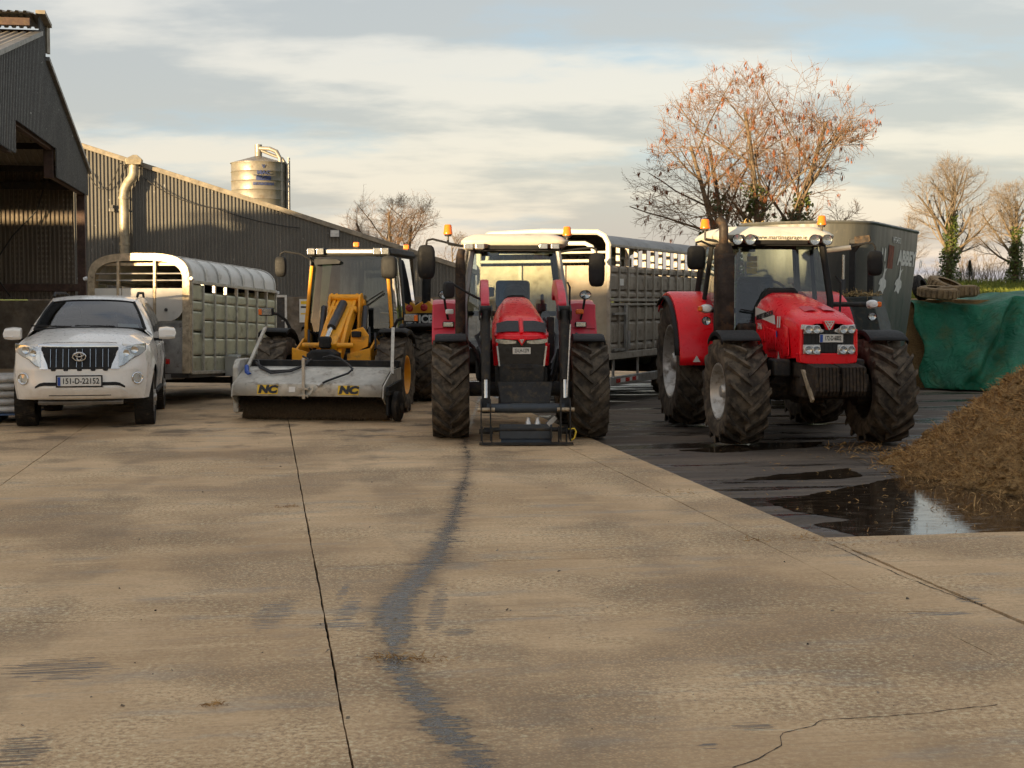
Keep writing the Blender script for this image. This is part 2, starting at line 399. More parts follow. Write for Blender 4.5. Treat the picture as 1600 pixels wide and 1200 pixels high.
plain('soil', (.035, .028, .02), .95, 0, .4, 8)
plain('yard_base', (.012, .011, .01), .95, 0, .4, 8)
def m_grass():
    t = NT('grass'); n = t.noise(.35, 5, .6); f = t.noise(9, 5, .7)
    c = t.mix(t.ramp(n, .35, .65), (.16, .19, .03), (.10, .15, .03)); c = t.mix(t.ramp(f, .4, .7), c, (.23, .22, .045))
    t.fin(c, .8, 0, .2); t.bump(f, .8, .15)
m_grass()

# ------------------------------------------------------------------ ground: one sheet to the horizon, rising to fields behind the yard
def land(x, y):
    d = x * AX.x + y * AX.y
    k = sm(x, [(7.5, 0), (10.5, 1)])
    right = sm(y, [(31.0, -.08), (34.0, 1.62), (45, 1.95), (92, 2.85), (180, 2.2), (900, -4)])
    mid = sm(y, [(72, -.08), (82, 1.2), (110, 2.4), (200, 2.2), (900, -4)])
    return lerp(mid, max(right, mid), k)
xs = [-1500, -600, -250, -120] + [-80 + 4 * i for i in range(20)] + [.5 * i for i in range(0, 61)] + [34 + 4 * i for i in range(18)] + [130, 250, 600, 1500]
ys = [-600, -250, -120, -60, -30, 0, 10, 20, 28] + [30 + .5 * i for i in range(12)] + [36 + 2 * i for i in range(0, 30)] + [98, 110, 130, 160, 200, 300, 500, 900, 1800]
g = MB().grid([[(x, y, land(x, y)) for x in xs] for y in ys]); terrain = struct(fixnormals(g.build('ground', 'grass', smooth=180)))
base = struct(MB().add([AB(-60, -30, -.045), AB(-60, 24, -.045), AB(70, 24, -.045), AB(70, -30, -.045)], [(0, 1, 2, 3)]).build('yard', 'yard_base'))
base['label'] = 'broad brown concrete farm yard with joints and a wet trail'
SK = .115
def jag(p, q, amp, step=.06):
    """a cast edge, slightly broken"""
    L = (q - p).length; n = max(2, int(L / step)); t = (q - p) / L; nrm = Vector((-t.y, t.x, 0)); out = []; w_ = 0
    for i in range(n):
        w_ = w_ * .82 + random.uniform(-amp, amp); out.append(p + (q - p) * (i / n) + nrm * (w_ if i else 0))
    return out
def slab(a0, a1, b0, b1, mat='concrete', z=0., gap=.005, amp=.003, skew=0., gl=None, gr=None, fine=True):
    gl = gap if gl is None else gl; gr = gap if gr is None else gr
    k0, k1 = (SK if a0 == 8.32 else 0), (SK if a1 == 8.32 else 0)
    cs = [AB(a0 + gap - k0 * b0, b0 + gl, z), AB(a0 + gap - k0 * b1, b1 - gr, z), AB(a1 - gap - k1 * b1, b1 - gr, z), AB(a1 - gap - k1 * b0, b0 + gl, z)]
    ring = []
    for i in range(4): ring += jag(cs[i], cs[(i + 1) % 4], amp if fine else 0.0001, .05 if fine else .5)
    n = len(ring); low = [Vector((p.x, p.y, z - .04)) for p in ring]
    m = MB().add(ring + low, [tuple(range(n))] + [(i, n + i, n + (i + 1) % n, (i + 1) % n) for i in range(n)])
    return m.build('slab', mat, base, smooth=0)
for b0, b1, rows in ((.32, 3.74, (-14, 1.5, 8.32, 9.93)), (-2.65, .32, (-14, 1.5, 8.32, 15.4, 22.5, 30, 38, 46, 54, 62))):
    for r0, r1 in zip(rows, rows[1:]): slab(r0, r1, b0, b1, skew=SK if r1 < 12 else 0, gl=.0065 if b0 > 0 else .004, gr=.004 if b0 > 0 else .0065, gap=.003, fine=r0 < 25 and r1 > 2, amp=.0022)
for r0, r1 in zip((9.93, 15.4, 22.5, 30, 38, 46, 54, 62), (15.4, 22.5, 30, 38, 46, 54, 62)):
    slab(r0, r1, .32, 3.74, gl=.0065, gr=.006, fine=r0 < 20, amp=.0025)
    slab(r0, r1, 3.74, 4.30, gl=.006, gr=.004, fine=r0 < 20, amp=.0025)
for r0, r1 in ((-14, 1.5), (1.5, 8.32), (8.32, 9.93)): slab(r0, r1, 3.74, 4.28, gl=.0005, gr=.008, gap=.003, amp=.0005 if False else .003)
for r0, r1 in ((-14, 2), (2, 10.5)): slab(r0, r1, 4.30, 14, gl=.008, amp=.006)
for b0, b1 in ((-6.4, -2.65), (-12, -6.4), (-20, -12)):
    for r0, r1 in zip((-14, 1.5, 9.8, 17.2, 25, 33, 41, 49, 57, 66), (1.5, 9.8, 17.2, 25, 33, 41, 49, 57, 66)): slab(r0, r1, b0, b1, fine=b0 > -7 and 1 < r0 < 24, gr=.010, amp=.006)
for r0, r1 in zip((10.5, 17.6, 25, 33), (17.6, 25, 33)):
    for b0, b1 in ((4.33, 9.2), (9.2, 16.0)): slab(r0, r1, b0, b1, 'pit_floor', z=-.022, fine=r0 < 20, amp=.004)
for b0, b1 in ((4.33, 10), (10, 20)): slab(33, 62, b0, b1, 'concrete', z=-.03, fine=False)
# cracks in the near slab: thin dark strips with broken edges
def crack(pts, wid, name='crack', mat='yard_base', z=.0025):
    P = []
    for a, b in zip(pts, pts[1:]):
        a, b = G(*a), G(*b); n = max(2, int((b - a).length / .03))
        P += [a.lerp(b, i / n) for i in range(n)]
    P.append(G(*pts[-1])); L, Rr = [], []; k = 0
    for i, p in enumerate(P):
        t = (P[min(i + 1, len(P) - 1)] - P[max(0, i - 1)]).normalized(); nr = Vector((-t.y, t.x, 0)); k = k * .8 + random.uniform(-.006, .006)
        ww = wid * random.uniform(.25, 1.1); L.append(p + nr * (k + ww) + Vector((0, 0, z))); Rr.append(p + nr * (k - ww) + Vector((0, 0, z)))
    o = fixnormals(MB().grid([L, Rr]).build(name, mat, base, smooth=0)); return o
crack([(1145, 1200), (1190, 1182), (1216, 1165), (1222, 1145), (1265, 1135), (1285, 1125), (1400, 1118), (1560, 1102)], .0035)
crack([(1295, 850), (1420, 905), (1500, 935), (1530, 945)], .005)
# ponded effluent at the foot of the heap
def pond(name, pts, z, seed):
    random.seed(seed); P = [G(*p) for p in pts]; ring = []
    for p, q in zip(P, P[1:] + P[:1]):
        n = max(3, int((q - p).length / .07)); nr = Vector((-(q - p).y, (q - p).x, 0)).normalized(); w_ = 0
        for i in range(n):
            w_ = w_ * .8 + random.uniform(-.03, .03); ring.append(p.lerp(q, i / n) + nr * w_ * (1 if i else 0) + Vector((0, 0, z)))
    o = MB().add(ring, [tuple(range(len(ring)))]).build(name, 'effluent', smooth=0); struct(fixnormals(o)); o['label'] = 'dark glossy effluent pooled on the clamp floor'
    return o
pond('puddle', [(1195, 780), (1300, 764), (1380, 748), (1430, 742), (1520, 752), (1640, 775), (1680, 826), (1600, 829), (1450, 834), (1345, 836), (1270, 816), (1330, 808), (1240, 796)], -.017, 3)
pond('puddle', [(1160, 748), (1230, 738), (1330, 728), (1345, 742), (1260, 747)], -.017, 5)
pond('puddle', [(1060, 702), (1180, 690), (1290, 688), (1260, 697), (1130, 705)], -.017, 6)
random.seed(11)
# small stones and litter lying on the concrete
stm = MB(); 
for i in range(520):
    a = random.uniform(5.6, 20); b = random.uniform(-3.5, 7); p = AB(a, b); r = random.choice((.003, .004, .006, .009)) * random.uniform(.6, 1.4)
    k = len(stm.v); vs = [p + Vector((random.uniform(-1, 1) * r * 1.5, random.uniform(-1, 1) * r * 1.5, random.uniform(0, 1) * r)) for _ in range(3)] + [p + Vector((0, 0, r * 1.3))]
    stm.add(vs, [(0, 1, 2), (0, 1, 3), (1, 2, 3), (2, 0, 3)])
plain('grit', (.24, .20, .15), .9, 0, .9, 4)
o = stuff(stm.build('grit', 'grit', smooth=0)); tag(o, 'loose grit scattered over the concrete yard', 'grit')

# ------------------------------------------------------------------ corrugated sheets
def corr(p0, du, width, z0, top, pitch, depth, nrm, prof=None):
    """upright profiled sheet: starts at p0, runs along du; z0, top: numbers or functions of the distance run"""
    prof = prof or ((0, 0), (.30, 0), (.42, 1), (.72, 1), (.84, 0))
    f0 = z0 if callable(z0) else (lambda s: z0); f1 = top if callable(top) else (lambda s: top)
    n = int(round(width / pitch)); pitch = width / n; lo, hi = [], []
    for i in range(n):
        for a, d in prof:
            s = (i + a) * pitch; q = p0 + du * s + nrm * d * depth; lo.append((q.x, q.y, f0(s))); hi.append((q.x, q.y, f1(s)))
    q = p0 + du * width; lo.append((q.x, q.y, f0(width))); hi.append((q.x, q.y, f1(width)))
    return MB().grid([lo, hi])
def slope_sheet(p0, du, width, dv, length, pitch, depth, up):
    prof = ((0, 0), (.30, 0), (.42, 1), (.72, 1), (.84, 0)); n = max(1, int(round(width / pitch))); pitch = width / n; A, B = [], []
    for i in range(n):
        for a, d in prof:
            q = p0 + du * ((i + a) * pitch) + up * d * depth; A.append(q); B.append(q + dv * length)
    q = p0 + du * width; A.append(q); B.append(q + dv * length)
    return MB().grid([A, B])
UP = Vector((0, 0, 1))

# ------------------------------------------------------------------ far shed: long grey wall under a falling roofline
far = thing('farm_shed', 'long dark grey corrugated shed with falling roofline behind the trailers', 'shed', AB(62.2, -7))
FA = 62.2
def froof(b): return 4.2 + (5.76 - b) * tan(R(17.4))
def F(o): o.parent = far; o.matrix_parent_inverse = Matrix.Translation(far.location).inverted(); return o
b = -9.8
while b < 8.6:
    F(corr(AB(FA, b), BX, 1.05, 2.0, lambda s, b=b: froof(b + s) - .05, .16, .055, -AX, ((0, 0), (.40, 0), (.46, 1), (.80, 1), (.86, 0))).build('cladding_sheet', 'cladding_far', smooth=0)); b += 1.05
F(MB().add([AB(FA + .1, -9.8), AB(FA + .1, 9.45), AB(FA + .1, 9.45, 2.02), AB(FA + .1, -9.8, 2.02), AB(FA - .12, -9.8), AB(FA - .12, 9.45), AB(FA - .12, 9.45, 2.0), AB(FA - .12, -9.8, 2.0)],
      [(0, 3, 2, 1), (4, 5, 6, 7), (7, 6, 2, 3), (5, 1, 2, 6), (4, 7, 3, 0)]).build('plinth_wall', 'block_wall', bev=.01))
m = MB()
for e0, e1, z0, z1 in ((-.16, .02, -.16, .05),):
    q = []
    for bb_ in (-10.0, 9.5): q.append([AB(FA + e0, bb_, froof(bb_) + z0), AB(FA + e0, bb_, froof(bb_) + z1), AB(FA + .35, bb_, froof(bb_) + z1), AB(FA + .35, bb_, froof(bb_) + z0)])
    m.rings(q)
F(m.build('verge_flashing', 'flashing', bev=.012))
rdir = (AB(0, 1, -tan(R(17.4)))).normalized()
for i in range(4):
    F(slope_sheet(AB(FA + .3 + i * 1.9, -10.0, froof(-10.0) + .02), AX, 1.9, rdir, 20.4, .16, .03, UP).build('roof_sheet', 'roof_sheet', smooth=0))
# man door, signs and floodlight on that wall
dr = thing('steel_door', 'narrow dark door in white frame in the far shed wall', 'door'); pd = AT(434, 500, 61.5)
ang = atan2(BX.y, BX.x)
def wallobj(o, px, off=.0, z=0):
    """put a thing on the far wall where the pixel column px meets it"""
    k = (px - 800) / FPX; d = FA - .14 - off
    # X = AX.x*d + BX.x*b ; Y = AX.y*d + BX.y*b ; X = k*Y
    b = (k * AX.y * d - AX.x * d) / (BX.x - k * BX.y); p = AB(d, b, z); o.location = p; o.rotation_euler = (0, 0, ang); return o
wallobj(dr, 432)
MB().bb(-.36, .36, -.06, .0, .02, 1.98).build('door_leaf', 'dark_steel', dr, bev=.01)
m = MB(); m.bb(-.46, -.36, -.1, .02, 0, 2.08); m.bb(.36, .46, -.1, .02, 0, 2.08); m.bb(-.36, .36, -.1, .02, 1.98, 2.08); m.build('door_frame', 'white_frame', dr, bev=.008)
MB().bb(.22, .30, -.11, -.06, .95, 1.0).build('handle', 'galv', dr)
plain('sign_white', (.66, .65, .60), .5, 0, .08); plain('sign_yellow', (.75, .48, .02), .5, 0, .1); plain('sign_ink', (.03, .03, .03), .6); plain('sign_red', (.45, .03, .03), .5)
sg = wallobj(thing('safety_sign', 'white safety notice board with yellow and black bands behind the loader', 'sign'), 485, .03, .9)
MB().bb(-.46, .46, -.03, 0, 0, 1.0).build('board', 'sign_white', sg, bev=.005)
MB().bb(-.40, .30, -.034, -.03, .78, .92).build('yellow_band', 'sign_yellow', sg); MB().bb(-.40, .40, -.034, -.03, .62, .70).build('black_band', 'sign_ink', sg)
MB().bb(-.40, .40, -.034, -.03, .34, .40).build('yellow_strip', 'sign_yellow', sg); MB().bb(.1, .4, -.036, -.03, .74, .92).build('warning_triangle', 'sign_ink', sg)
fl = wallobj(thing('floodlight', 'square white floodlight fixed high on the far shed wall', 'light'), 524, .05, 4.55)
MB().bb(-.22, .22, -.16, -.04, 0, .34).build('housing', 'dark_steel', fl, bev=.02); MB().bb(-.185, .185, -.172, -.16, .03, .31).build('lens', 'lamp_glass', fl); MB().bb(-.05, .05, -.04, .1, .1, .2).build('bracket', 'dark_steel', fl)
# ventilation duct
du = wallobj(thing('vent_duct', 'fat pale pipe with an elbow climbing the far shed wall', 'pipe'), 197, .36, 0)
m = MB(); m.tube([(0, 0, .3), (0, 0, 6.2), (.03, 0, 6.45), (.16, 0, 6.72), (.34, 0, 6.95), (.42, 0, 7.15), (.43, 0, 7.55)], .20, 16); m.build('pipe', 'duct', du)
for z in (6.12, 4.2, 2.2): MB().lathe([(z - .06, .205), (z - .05, .225), (z + .05, .225), (z + .06, .205)], axis='z', n=18).build('collar', 'duct', du)
MB().rings([[(.43 + a * .30, b_ * .30, 7.50) for a, b_ in ((-1, -1), (1, -1), (1, 1), (-1, 1))], [(.45 + a * .34, b_ * .34, 7.72) for a, b_ in ((-1, -1), (1, -1), (1, 1), (-1, 1))], [(.5 + a * .08, b_ * .26, 7.9) for a, b_ in ((-1, -1), (1, -1), (1, 1), (-1, 1))]]).build('cowl', 'duct', du, bev=.02)
for z in (1.6, 3.6, 5.6): MB().bb(-.24, .24, .05, .30, z, z + .05).build('bracket', 'grey_steel', du)
cb = thing('overhead_cable', 'thin black cable sagging along the top of the far shed wall', 'cable', AB(61.8, -7, 6))
def wp(px, z, off=.12):
    k = (px - 800) / FPX; d = FA - off - .12; b = (k * AX.y * d - AX.x * d) / (BX.x - k * BX.y); return AB(d, b, z)
m = MB()
for pa, pb, sg_ in (((142, 7.2), (192, 7.6), .9), ((192, 7.6), (214, 7.4), .05), ((228, 7.0), (340, 5.75), .25), ((340, 5.75), (470, 4.95), .12)): m.tube(hang(wp(*pa), wp(*pb), sg_), .022, 5)
o = m.build('cable', 'black_rubber', cb); o.matrix_parent_inverse = Matrix.Translation(cb.location).inverted()
cm = wallobj(thing('security_camera', 'small camera on a bracket beside the vent duct', 'camera'), 179, .0, 5.55)
MB().bb(-.11, .11, -.3, -.05, 0, .16).build('housing', 'grey_steel', cm, bev=.02); MB().bb(-.03, .03, -.1, .1, .14, .3).build('bracket', 'grey_steel', cm)

# ------------------------------------------------------------------ near shed: open gable on the left
near = thing('open_shed', 'open fronted dark corrugated shed with raised ridge at the left', 'shed', AB(33, -4.8))
def N(o): o.parent = near; o.matrix_parent_inverse = Matrix.Translation(near.location).inverted(); return o
GB = -4.8
def nroof(a): return 7.62 - abs(a - 32.5) * tan(R(14.0)) - (.22 if a > 33.3 else 0)
def nbot(a): return 5.38 if 29.2 <= a < 34.7 else 4.72
for a0, a1 in [(24.0 + 1.04 * i, 25.04 + 1.04 * i) for i in range(5)] + [(29.2, 30.3), (30.3, 31.4), (31.4, 32.5), (32.5, 33.32), (33.32, 34.0), (34.0, 34.7)] + [(34.7 + .99 * i, 35.69 + .99 * i) for i in range(6)]:
    am = (a0 + a1) / 2
    top = (lambda s, a0=a0: 8.0 - (a0 + s - 32.5) * .12) if 32.5 <= a0 < 33.3 else (lambda s, a0=a0: nroof(a0 + s + (.001 if a0 > 33.3 else -.001)))
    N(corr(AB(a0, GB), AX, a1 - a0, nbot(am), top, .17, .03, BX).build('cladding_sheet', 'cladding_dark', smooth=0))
m = MB()
for pa, pb in (((33.3, nroof(33.31)), (40.75, nroof(40.75))), ((24, nroof(24)), (32.4, nroof(32.4)))):
    m.bar(AB(pa[0], GB + .03, pa[1] + .02), AB(pb[0], GB + .03, pb[1] + .02), .16, .10)
N(m.build('verge_flashing', 'grey_steel', bev=.01))
m = MB(); m.bar(AB(32.45, GB + .05, 8.08), AB(33.45, GB + .05, 7.96), .2, .08); m.bar(AB(33.4, GB + .05, 7.97), AB(33.4, GB + .05, 7.35), .2, .06, up=(1, 0, 0)); N(m.build('ridge_flashing', 'flashing'))
LEN = 34
u = (AB(1, 0, tan(R(14)))).normalized(); d_ = (AB(1, 0, -tan(R(14)))).normalized()
for i in range(16):
    b0 = GB - .02 - 2.1 * i
    N(slope_sheet(AB(24, b0, nroof(24) + .03), -BX, 2.1, u, 8.3 / cos(R(14)), .16, .03, UP).build('roof_sheet', 'roof_sheet', smooth=0))
    N(slope_sheet(AB(33.3, b0, nroof(33.31) + .03), -BX, 2.1, d_, 7.5 / cos(R(14)), .16, .03, UP).build('roof_sheet', 'roof_sheet', smooth=0))
    N(slope_sheet(AB(31.4, b0, 7.86), -BX, 2.1, (AB(1.05, 0, .16)).normalized(), 1.1, .16, .04, UP).build('ridge_sheet', 'roof_sheet', smooth=0))
    N(slope_sheet(AB(32.45, b0, 8.02), -BX, 2.1, (AB(1.05, 0, -.1)).normalized(), 1.1, .16, .04, UP).build('ridge_sheet', 'roof_sheet', smooth=0))
def hbeam(a, b, z, a2, b2, z2, w_=.16, h=.22, nm='beam', mt='rust_steel'): return N(MB().bar(AB(a, b, z), AB(a2, b2, z2), w_, h).build(nm, mt, bev=.008))
hbeam(31.7, GB - .05, 7.72, 31.7, GB - LEN, 7.72, .08, .16, 'purlin'); hbeam(33.2, GB - .06, 7.74, 33.2, GB - LEN, 7.74, .08, .16, 'purlin')
for k in range(8): hbeam(31.9, GB - .12 - k * 4.5, 7.3, 31.9, GB - .12 - k * 4.5, 7.8, .1, .1, 'ridge_post')
for a in (34.75, 40.5):
    N(MB().bb(-.11, .11, -.09, .09, 0 if a > 40 else 4.7, nroof(a) - .15 if a < 40 else 5.2).build('post', 'rust_steel', bev=.01, loc=AB(a, GB - .16), rot=(0, 0, ang)))
hbeam(29.2, GB - .14, 5.46, 34.7, GB - .14, 5.46, .12, .24); hbeam(34.7, GB - .14, 4.82, 40.5, GB - .14, 4.82, .12, .2); hbeam(24, GB - .14, 4.82, 29.2, GB - .14, 4.82, .12, .2)
for a in (25.5, 27.2, 28.9, 30.6, 35, 36.7, 38.4, 40.1): hbeam(a, GB - .1, nroof(a) - .12, a, GB - LEN, nroof(a) - .12, .07, .16, 'purlin', 'dark_steel')
for k in range(1, 7):
    b0 = GB - .2 - 5.6 * k
    hbeam(24.4, b0, nroof(24.4) - .3, 32.5, b0, nroof(32.5) - .3, .2, .34, 'rafter'); hbeam(32.5, b0, nroof(32.5) - .3, 40.4, b0, nroof(40.4) - .3, .2, .34, 'rafter')
    for a in (24.4, 40.35): N(MB().bb(-.1, .1, -.1, .1, 0, 5.2).build('post', 'rust_steel', loc=AB(a, b0), rot=(0, 0, ang)))
for i in range(14):
    b0 = GB - .35 - 1.05 * i
    N(corr(AB(40.5, b0), -BX, 1.05, 2.28, 5.42, .12, .028, -AX).build('vented_sheet', 'cladding_vented', smooth=0))
    N(corr(AB(40.5, b0), -BX, 1.05, 1.88, 2.12, .12, .028, -AX).build('vented_sheet', 'cladding_vented', smooth=0))
hbeam(40.42, GB - .2, 2.2, 40.42, GB - 16, 2.2, .1, .2, 'rail', 'rust_steel')
hbeam(40.42, GB - .2, 4.95, 40.42, GB - 16, 4.95, .1, .2, 'rail', 'dark_steel')
N(MB().add([AB(40.3, GB - .1), AB(40.3, GB - LEN), AB(40.3, GB - LEN, 1.85), AB(40.3, GB - .1, 1.85), AB(40.6, GB - .1), AB(40.6, GB - LEN), AB(40.6, GB - LEN, 1.85), AB(40.6, GB - .1, 1.85)],
      [(0, 1, 2, 3), (4, 7, 6, 5), (3, 2, 6, 7), (0, 3, 7, 4)]).build('dwarf_wall', 'block_wall'))
N(MB().add([AB(24, GB - LEN), AB(40.7, GB - LEN), AB(40.7, GB - LEN, 5.4), AB(32.5, GB - LEN, 7.6), AB(24, GB - LEN, 5.4)], [(0, 1, 2, 3, 4)]).build('back_wall', 'cladding_dark'))
m = MB(); m.tube([AB(40.3, GB - 1.1, 4.9), AB(40.25, GB - 1.25, 4.3), AB(40.2, GB - 1.9, 3.6), AB(40.2, GB - 2.3, 3.0), AB(40.2, GB - 2.3, 2.4), AB(40.2, GB - 2.0, 1.95)], .02, 5); N(m.build('cable', 'black_rubber'))
for i in range(17): N(corr(AB(24.05, GB - 2.0 * i), -BX, 2.0, 0., 5.3, .2, .03, -AX).build('cladding_sheet', 'cladding_dark', smooth=0))  # unseen near-side wall, added to stop the sun shining through the open shed
# unseen shed added behind the camera to keep low sun off the yard
rear = thing('shade_caster_shed', 'long low grey unseen shed added behind the photographer to shade the yard', 'shed', AB(-20, -30))
def Q(o): o.parent = rear; o.matrix_parent_inverse = Matrix.Translation(rear.location).inverted(); return o
RH = 5.72
for i in range(24): Q(corr(AB(-20, -62 + 2.1 * i), BX, 2.1, 0., RH, .3, .035, AX).build('cladding_sheet', 'cladding_far', smooth=0))
m = MB(); m.add([AB(-20.3, -62.2, RH), AB(-20.3, -11.4, RH), AB(-19.7, -11.4, RH + .04), AB(-19.7, -62.2, RH + .04), AB(-30, -62.2, RH - 1.6), AB(-30, -11.4, RH - 1.6)], [(0, 1, 2, 3), (4, 5, 1, 0)]); Q(m.build('roof', 'roof_sheet'))
Q(MB().add([AB(-30, -62), AB(-30, -11.6), AB(-30, -11.6, RH - 1.6), AB(-30, -62, RH - 1.6), AB(-20, -62), AB(-20, -62, RH), AB(-20, -11.6), AB(-20, -11.6, RH)], [(0, 1, 2, 3), (0, 3, 5, 4), (1, 6, 7, 2)]).build('wall', 'block_wall'))

# ------------------------------------------------------------------ silo
sp = AT(405, 300, 78); silo = thing('feed_silo', 'round grey feed silo with blue lettering rising behind the long shed', 'silo', (sp.x, sp.y, 0))
SR, SH = 1.49, 9.25
for k in range(18):
    z0 = .3 + k * (SH - .3) / 18; z1 = .3 + (k + 1) * (SH - .3) / 18
    MB().lathe([(z0, SR + .012), (z0 + .03, SR + .03), (z0 + .05, SR), (z1 - .02, SR), (z1, SR + .012)], axis='z', n=40).build('ring', 'silo_steel', silo)
MB().lathe([(SH, SR + .05), (SH + .03, SR + .05), (SH + .42, .22), (SH + .42, .001)], axis='z', n=40).build('roof', 'silo_steel', silo)
MB().lathe([(0, SR - .1), (.32, SR - .1)], axis='z', n=30).build('skirt', 'dark_steel', silo)
m = MB(); m.cyl((-.02, 0, SH + .3), (-.02, 0, SH + 1.05), .20, 16); m.build('cap_pipe', 'silo_steel', silo)
m = MB(); m.tube([(-.02, -.05, SH + .85), (.65, -.3, SH + .80), (1.05, -.5, SH + .62), (1.25, -.6, SH + .25), (1.28, -.62, SH - .3), (1.28, -.62, .5)], .115, 12); m.build('fill_pipe', 'silo_steel', silo)
m = MB(); m.tube([(.1, -.05, SH + .75), (.7, -.1, SH + .5), (1.3, -.15, SH + .28), (1.55, -.2, SH - .1), (1.56, -.2, .5)], .085, 10); m.build('return_pipe', 'silo_steel', silo)
m = MB()
for y_ in (-.35, .1): m.bb(1.62, 1.68, y_ - .03, y_ + .03, .3, SH + .35)
for k in range(28): m.bb(1.63, 1.67, -.35, .1, .6 + k * .31, .63 + k * .31)
m.build('ladder', 'galv', silo)
def bend(o, z0, rad, a0):
    for v in o.data.vertices:
        x, y, z = v.co; th = a0 + x / rad; rr = rad + .012 + z; v.co = (rr * sin(th), -rr * cos(th), z0 + y)
for s, sz, z0, sx in (('V', .26, SH - .26, 1), ('MAC', .28, SH - .58, 1.2), ('SILOS', .28, SH - .88, 1.1), ('MONAGHAN', .20, SH - 1.18, .95)):
    o = text('lettering', s, sz, 'silo_blue', silo, (0, 0, 0), (0, 0, 0), .012 if s != 'SILOS' else .03, .001)
    for v in o.data.vertices: v.co.x *= sx
    bend(o, z0, SR + .03, .16 + atan2(sp.x, sp.y) * -1)
# ------------------------------------------------------------------ vehicle materials
plain('car_white', (.84, .81, .75), .30, 0, .03, 2, .07, (.42, .35, .26), coat=.6, low=(.40, .85))
plain('chrome', (.75, .75, .74), .12, 1., .1, 4)
plain('black_plastic', (.022, .022, .022), .62, 0, .2, 5, .12, (.11, .085, .06))
plain('black_gloss', (.012, .012, .013), .15, 0, .1, 5)
plain('tyre', (.030, .027, .024), .78, 0, .3, 5, .28, (.12, .092, .062), bump=.3)
plain('tyre_muddy', (.052, .044, .036), .85, 0, .35, 4, .60, (.155, .124, .09), bump=.5)
plain('rim_silver', (.52, .50, .46), .4, .55, .15, 5, .35, (.20, .16, .11))
plain('lamp_chrome', (.62, .63, .62), .12, .9, .25, 30)
glass('lamp_lens', (.9, .92, .92), .02, .06)
glass('cab_glass', (.80, .86, .80), .015, .035)
glass('dark_cab_glass', (.50, .54, .52), .015, .04)
glass('windscreen', (.52, .56, .55), .012, .10)
plain('side_glass', (.012, .014, .015), .05, 0, .1, 3)
plain('plate_white', (.70, .69, .64), .4, 0, .05, 10)
plain('plate_blue', (.02, .08, .38), .4); plain('ink', (.012, .012, .014), .5)
plain('interior', (.035, .036, .038), .8, 0, .2, 6); plain('interior_tan', (.16, .145, .12), .8)
plain('amber', (.85, .17, .01), .25, 0, .1, 10); plain('red_lens', (.5, .02, .015), .25); plain('white_lens', (.8, .8, .78), .2)
def m_check(): 
    t = NT('tread_plate'); w_ = t.n('ShaderNodeTexVoronoi'); t.l(t.pos(), w_.inputs[0]); w_.inputs['Scale'].default_value = 30; t.fin((.5, .5, .48), .4, .7); t.bump(w_.outputs[0], .4, .004)
m_check()
BLK = 'black_plastic'

def ribbed(o): return o
def tyre(Ro, W, Rr, n, lh, lw, ang, blocks=False):
    m = MB(); Rc = Ro - lh
    def rc(x): return Rc - .035 * (abs(x) / (W / 2)) ** 2.2 * (Ro / .65)
    half = [(.36 * W, Rr), (.43 * W, Rr + .025), (.475 * W, Rr + (Rc - Rr) * .3), (.50 * W, Rr + (Rc - Rr) * .58), (.485 * W, Rr + (Rc - Rr) * .82), (.455 * W, rc(.455 * W)), (.30 * W, rc(.3 * W)), (.12 * W, rc(.12 * W))]
    prof = [(-a, b) for a, b in half] + half[::-1]
    m.lathe(prof, n=56)
    for s in (-1, 1):
        for k in range(n):
            th0 = 2 * pi * (k + (.5 if s > 0 else 0)) / n; ring = []
            for t in (0., .25, .5, .75, 1., 1.07):
                x = s * W * (-.03 + .515 * min(t, 1.) + (.012 if t > 1 else 0)); th = th0 - ang * (t if blocks else t ** 1.15)
                tp = Ro - .02 * t * t * (Ro / .65) if t <= 1. else Rc - lh * .8; bs = rc(min(abs(x), .46 * W)) - .012 if t <= 1 else Rc - lh * 1.9
                wl_ = lw * (1.0 + .35 * t); hb, ht = wl_ / 2 / Ro * 1.25, wl_ / 2 / Ro * .9
                if blocks and t in (.5,): tp -= lh * .55
                def P(r, a): return (x, r * cos(a), r * sin(a))
                ring.append([P(bs, th - hb), P(tp, th - ht), P(tp, th + ht), P(bs, th + hb)])
            m.rings(ring if s > 0 else [r[::-1] for r in ring])
    return m
def rim_mesh(W, Rr, side, deep=.1):
    s = side; p = [(.30 * W, Rr - .03), (.37 * W, Rr - .01), (.405 * W, Rr + .012), (.425 * W, Rr + .01), (.425 * W, Rr - .012), (.36 * W, Rr - .035), (.20 * W, Rr - .06), (deep * W, Rr - .10), (deep * W - .02, Rr * .72), (deep * W + .02, Rr * .5), (deep * W + .05, Rr * .36), (deep * W + .05, .0)]
    m = MB().lathe([(s * a, b) for a, b in p], n=40); return m
def hub_mesh(W, Rr, side, deep=.1, nn=8):
    m = MB(); e = min(1., Rr / .4); x = side * (deep * W + .05 * min(1, e * 1.2))
    m.lathe([(x, Rr * .30), (x + side * .05 * e * e, Rr * .29), (x + side * .12 * e * e, Rr * .20), (x + side * .13 * e * e, .0)], n=24)
    for k in range(nn):
        a = 2 * pi * k / nn; r = Rr * .40; m.cyl((x - side * .05, r * cos(a), r * sin(a)), (x + side * .03, r * cos(a), r * sin(a)), .016, 6)
    return m
WCACHE = {}
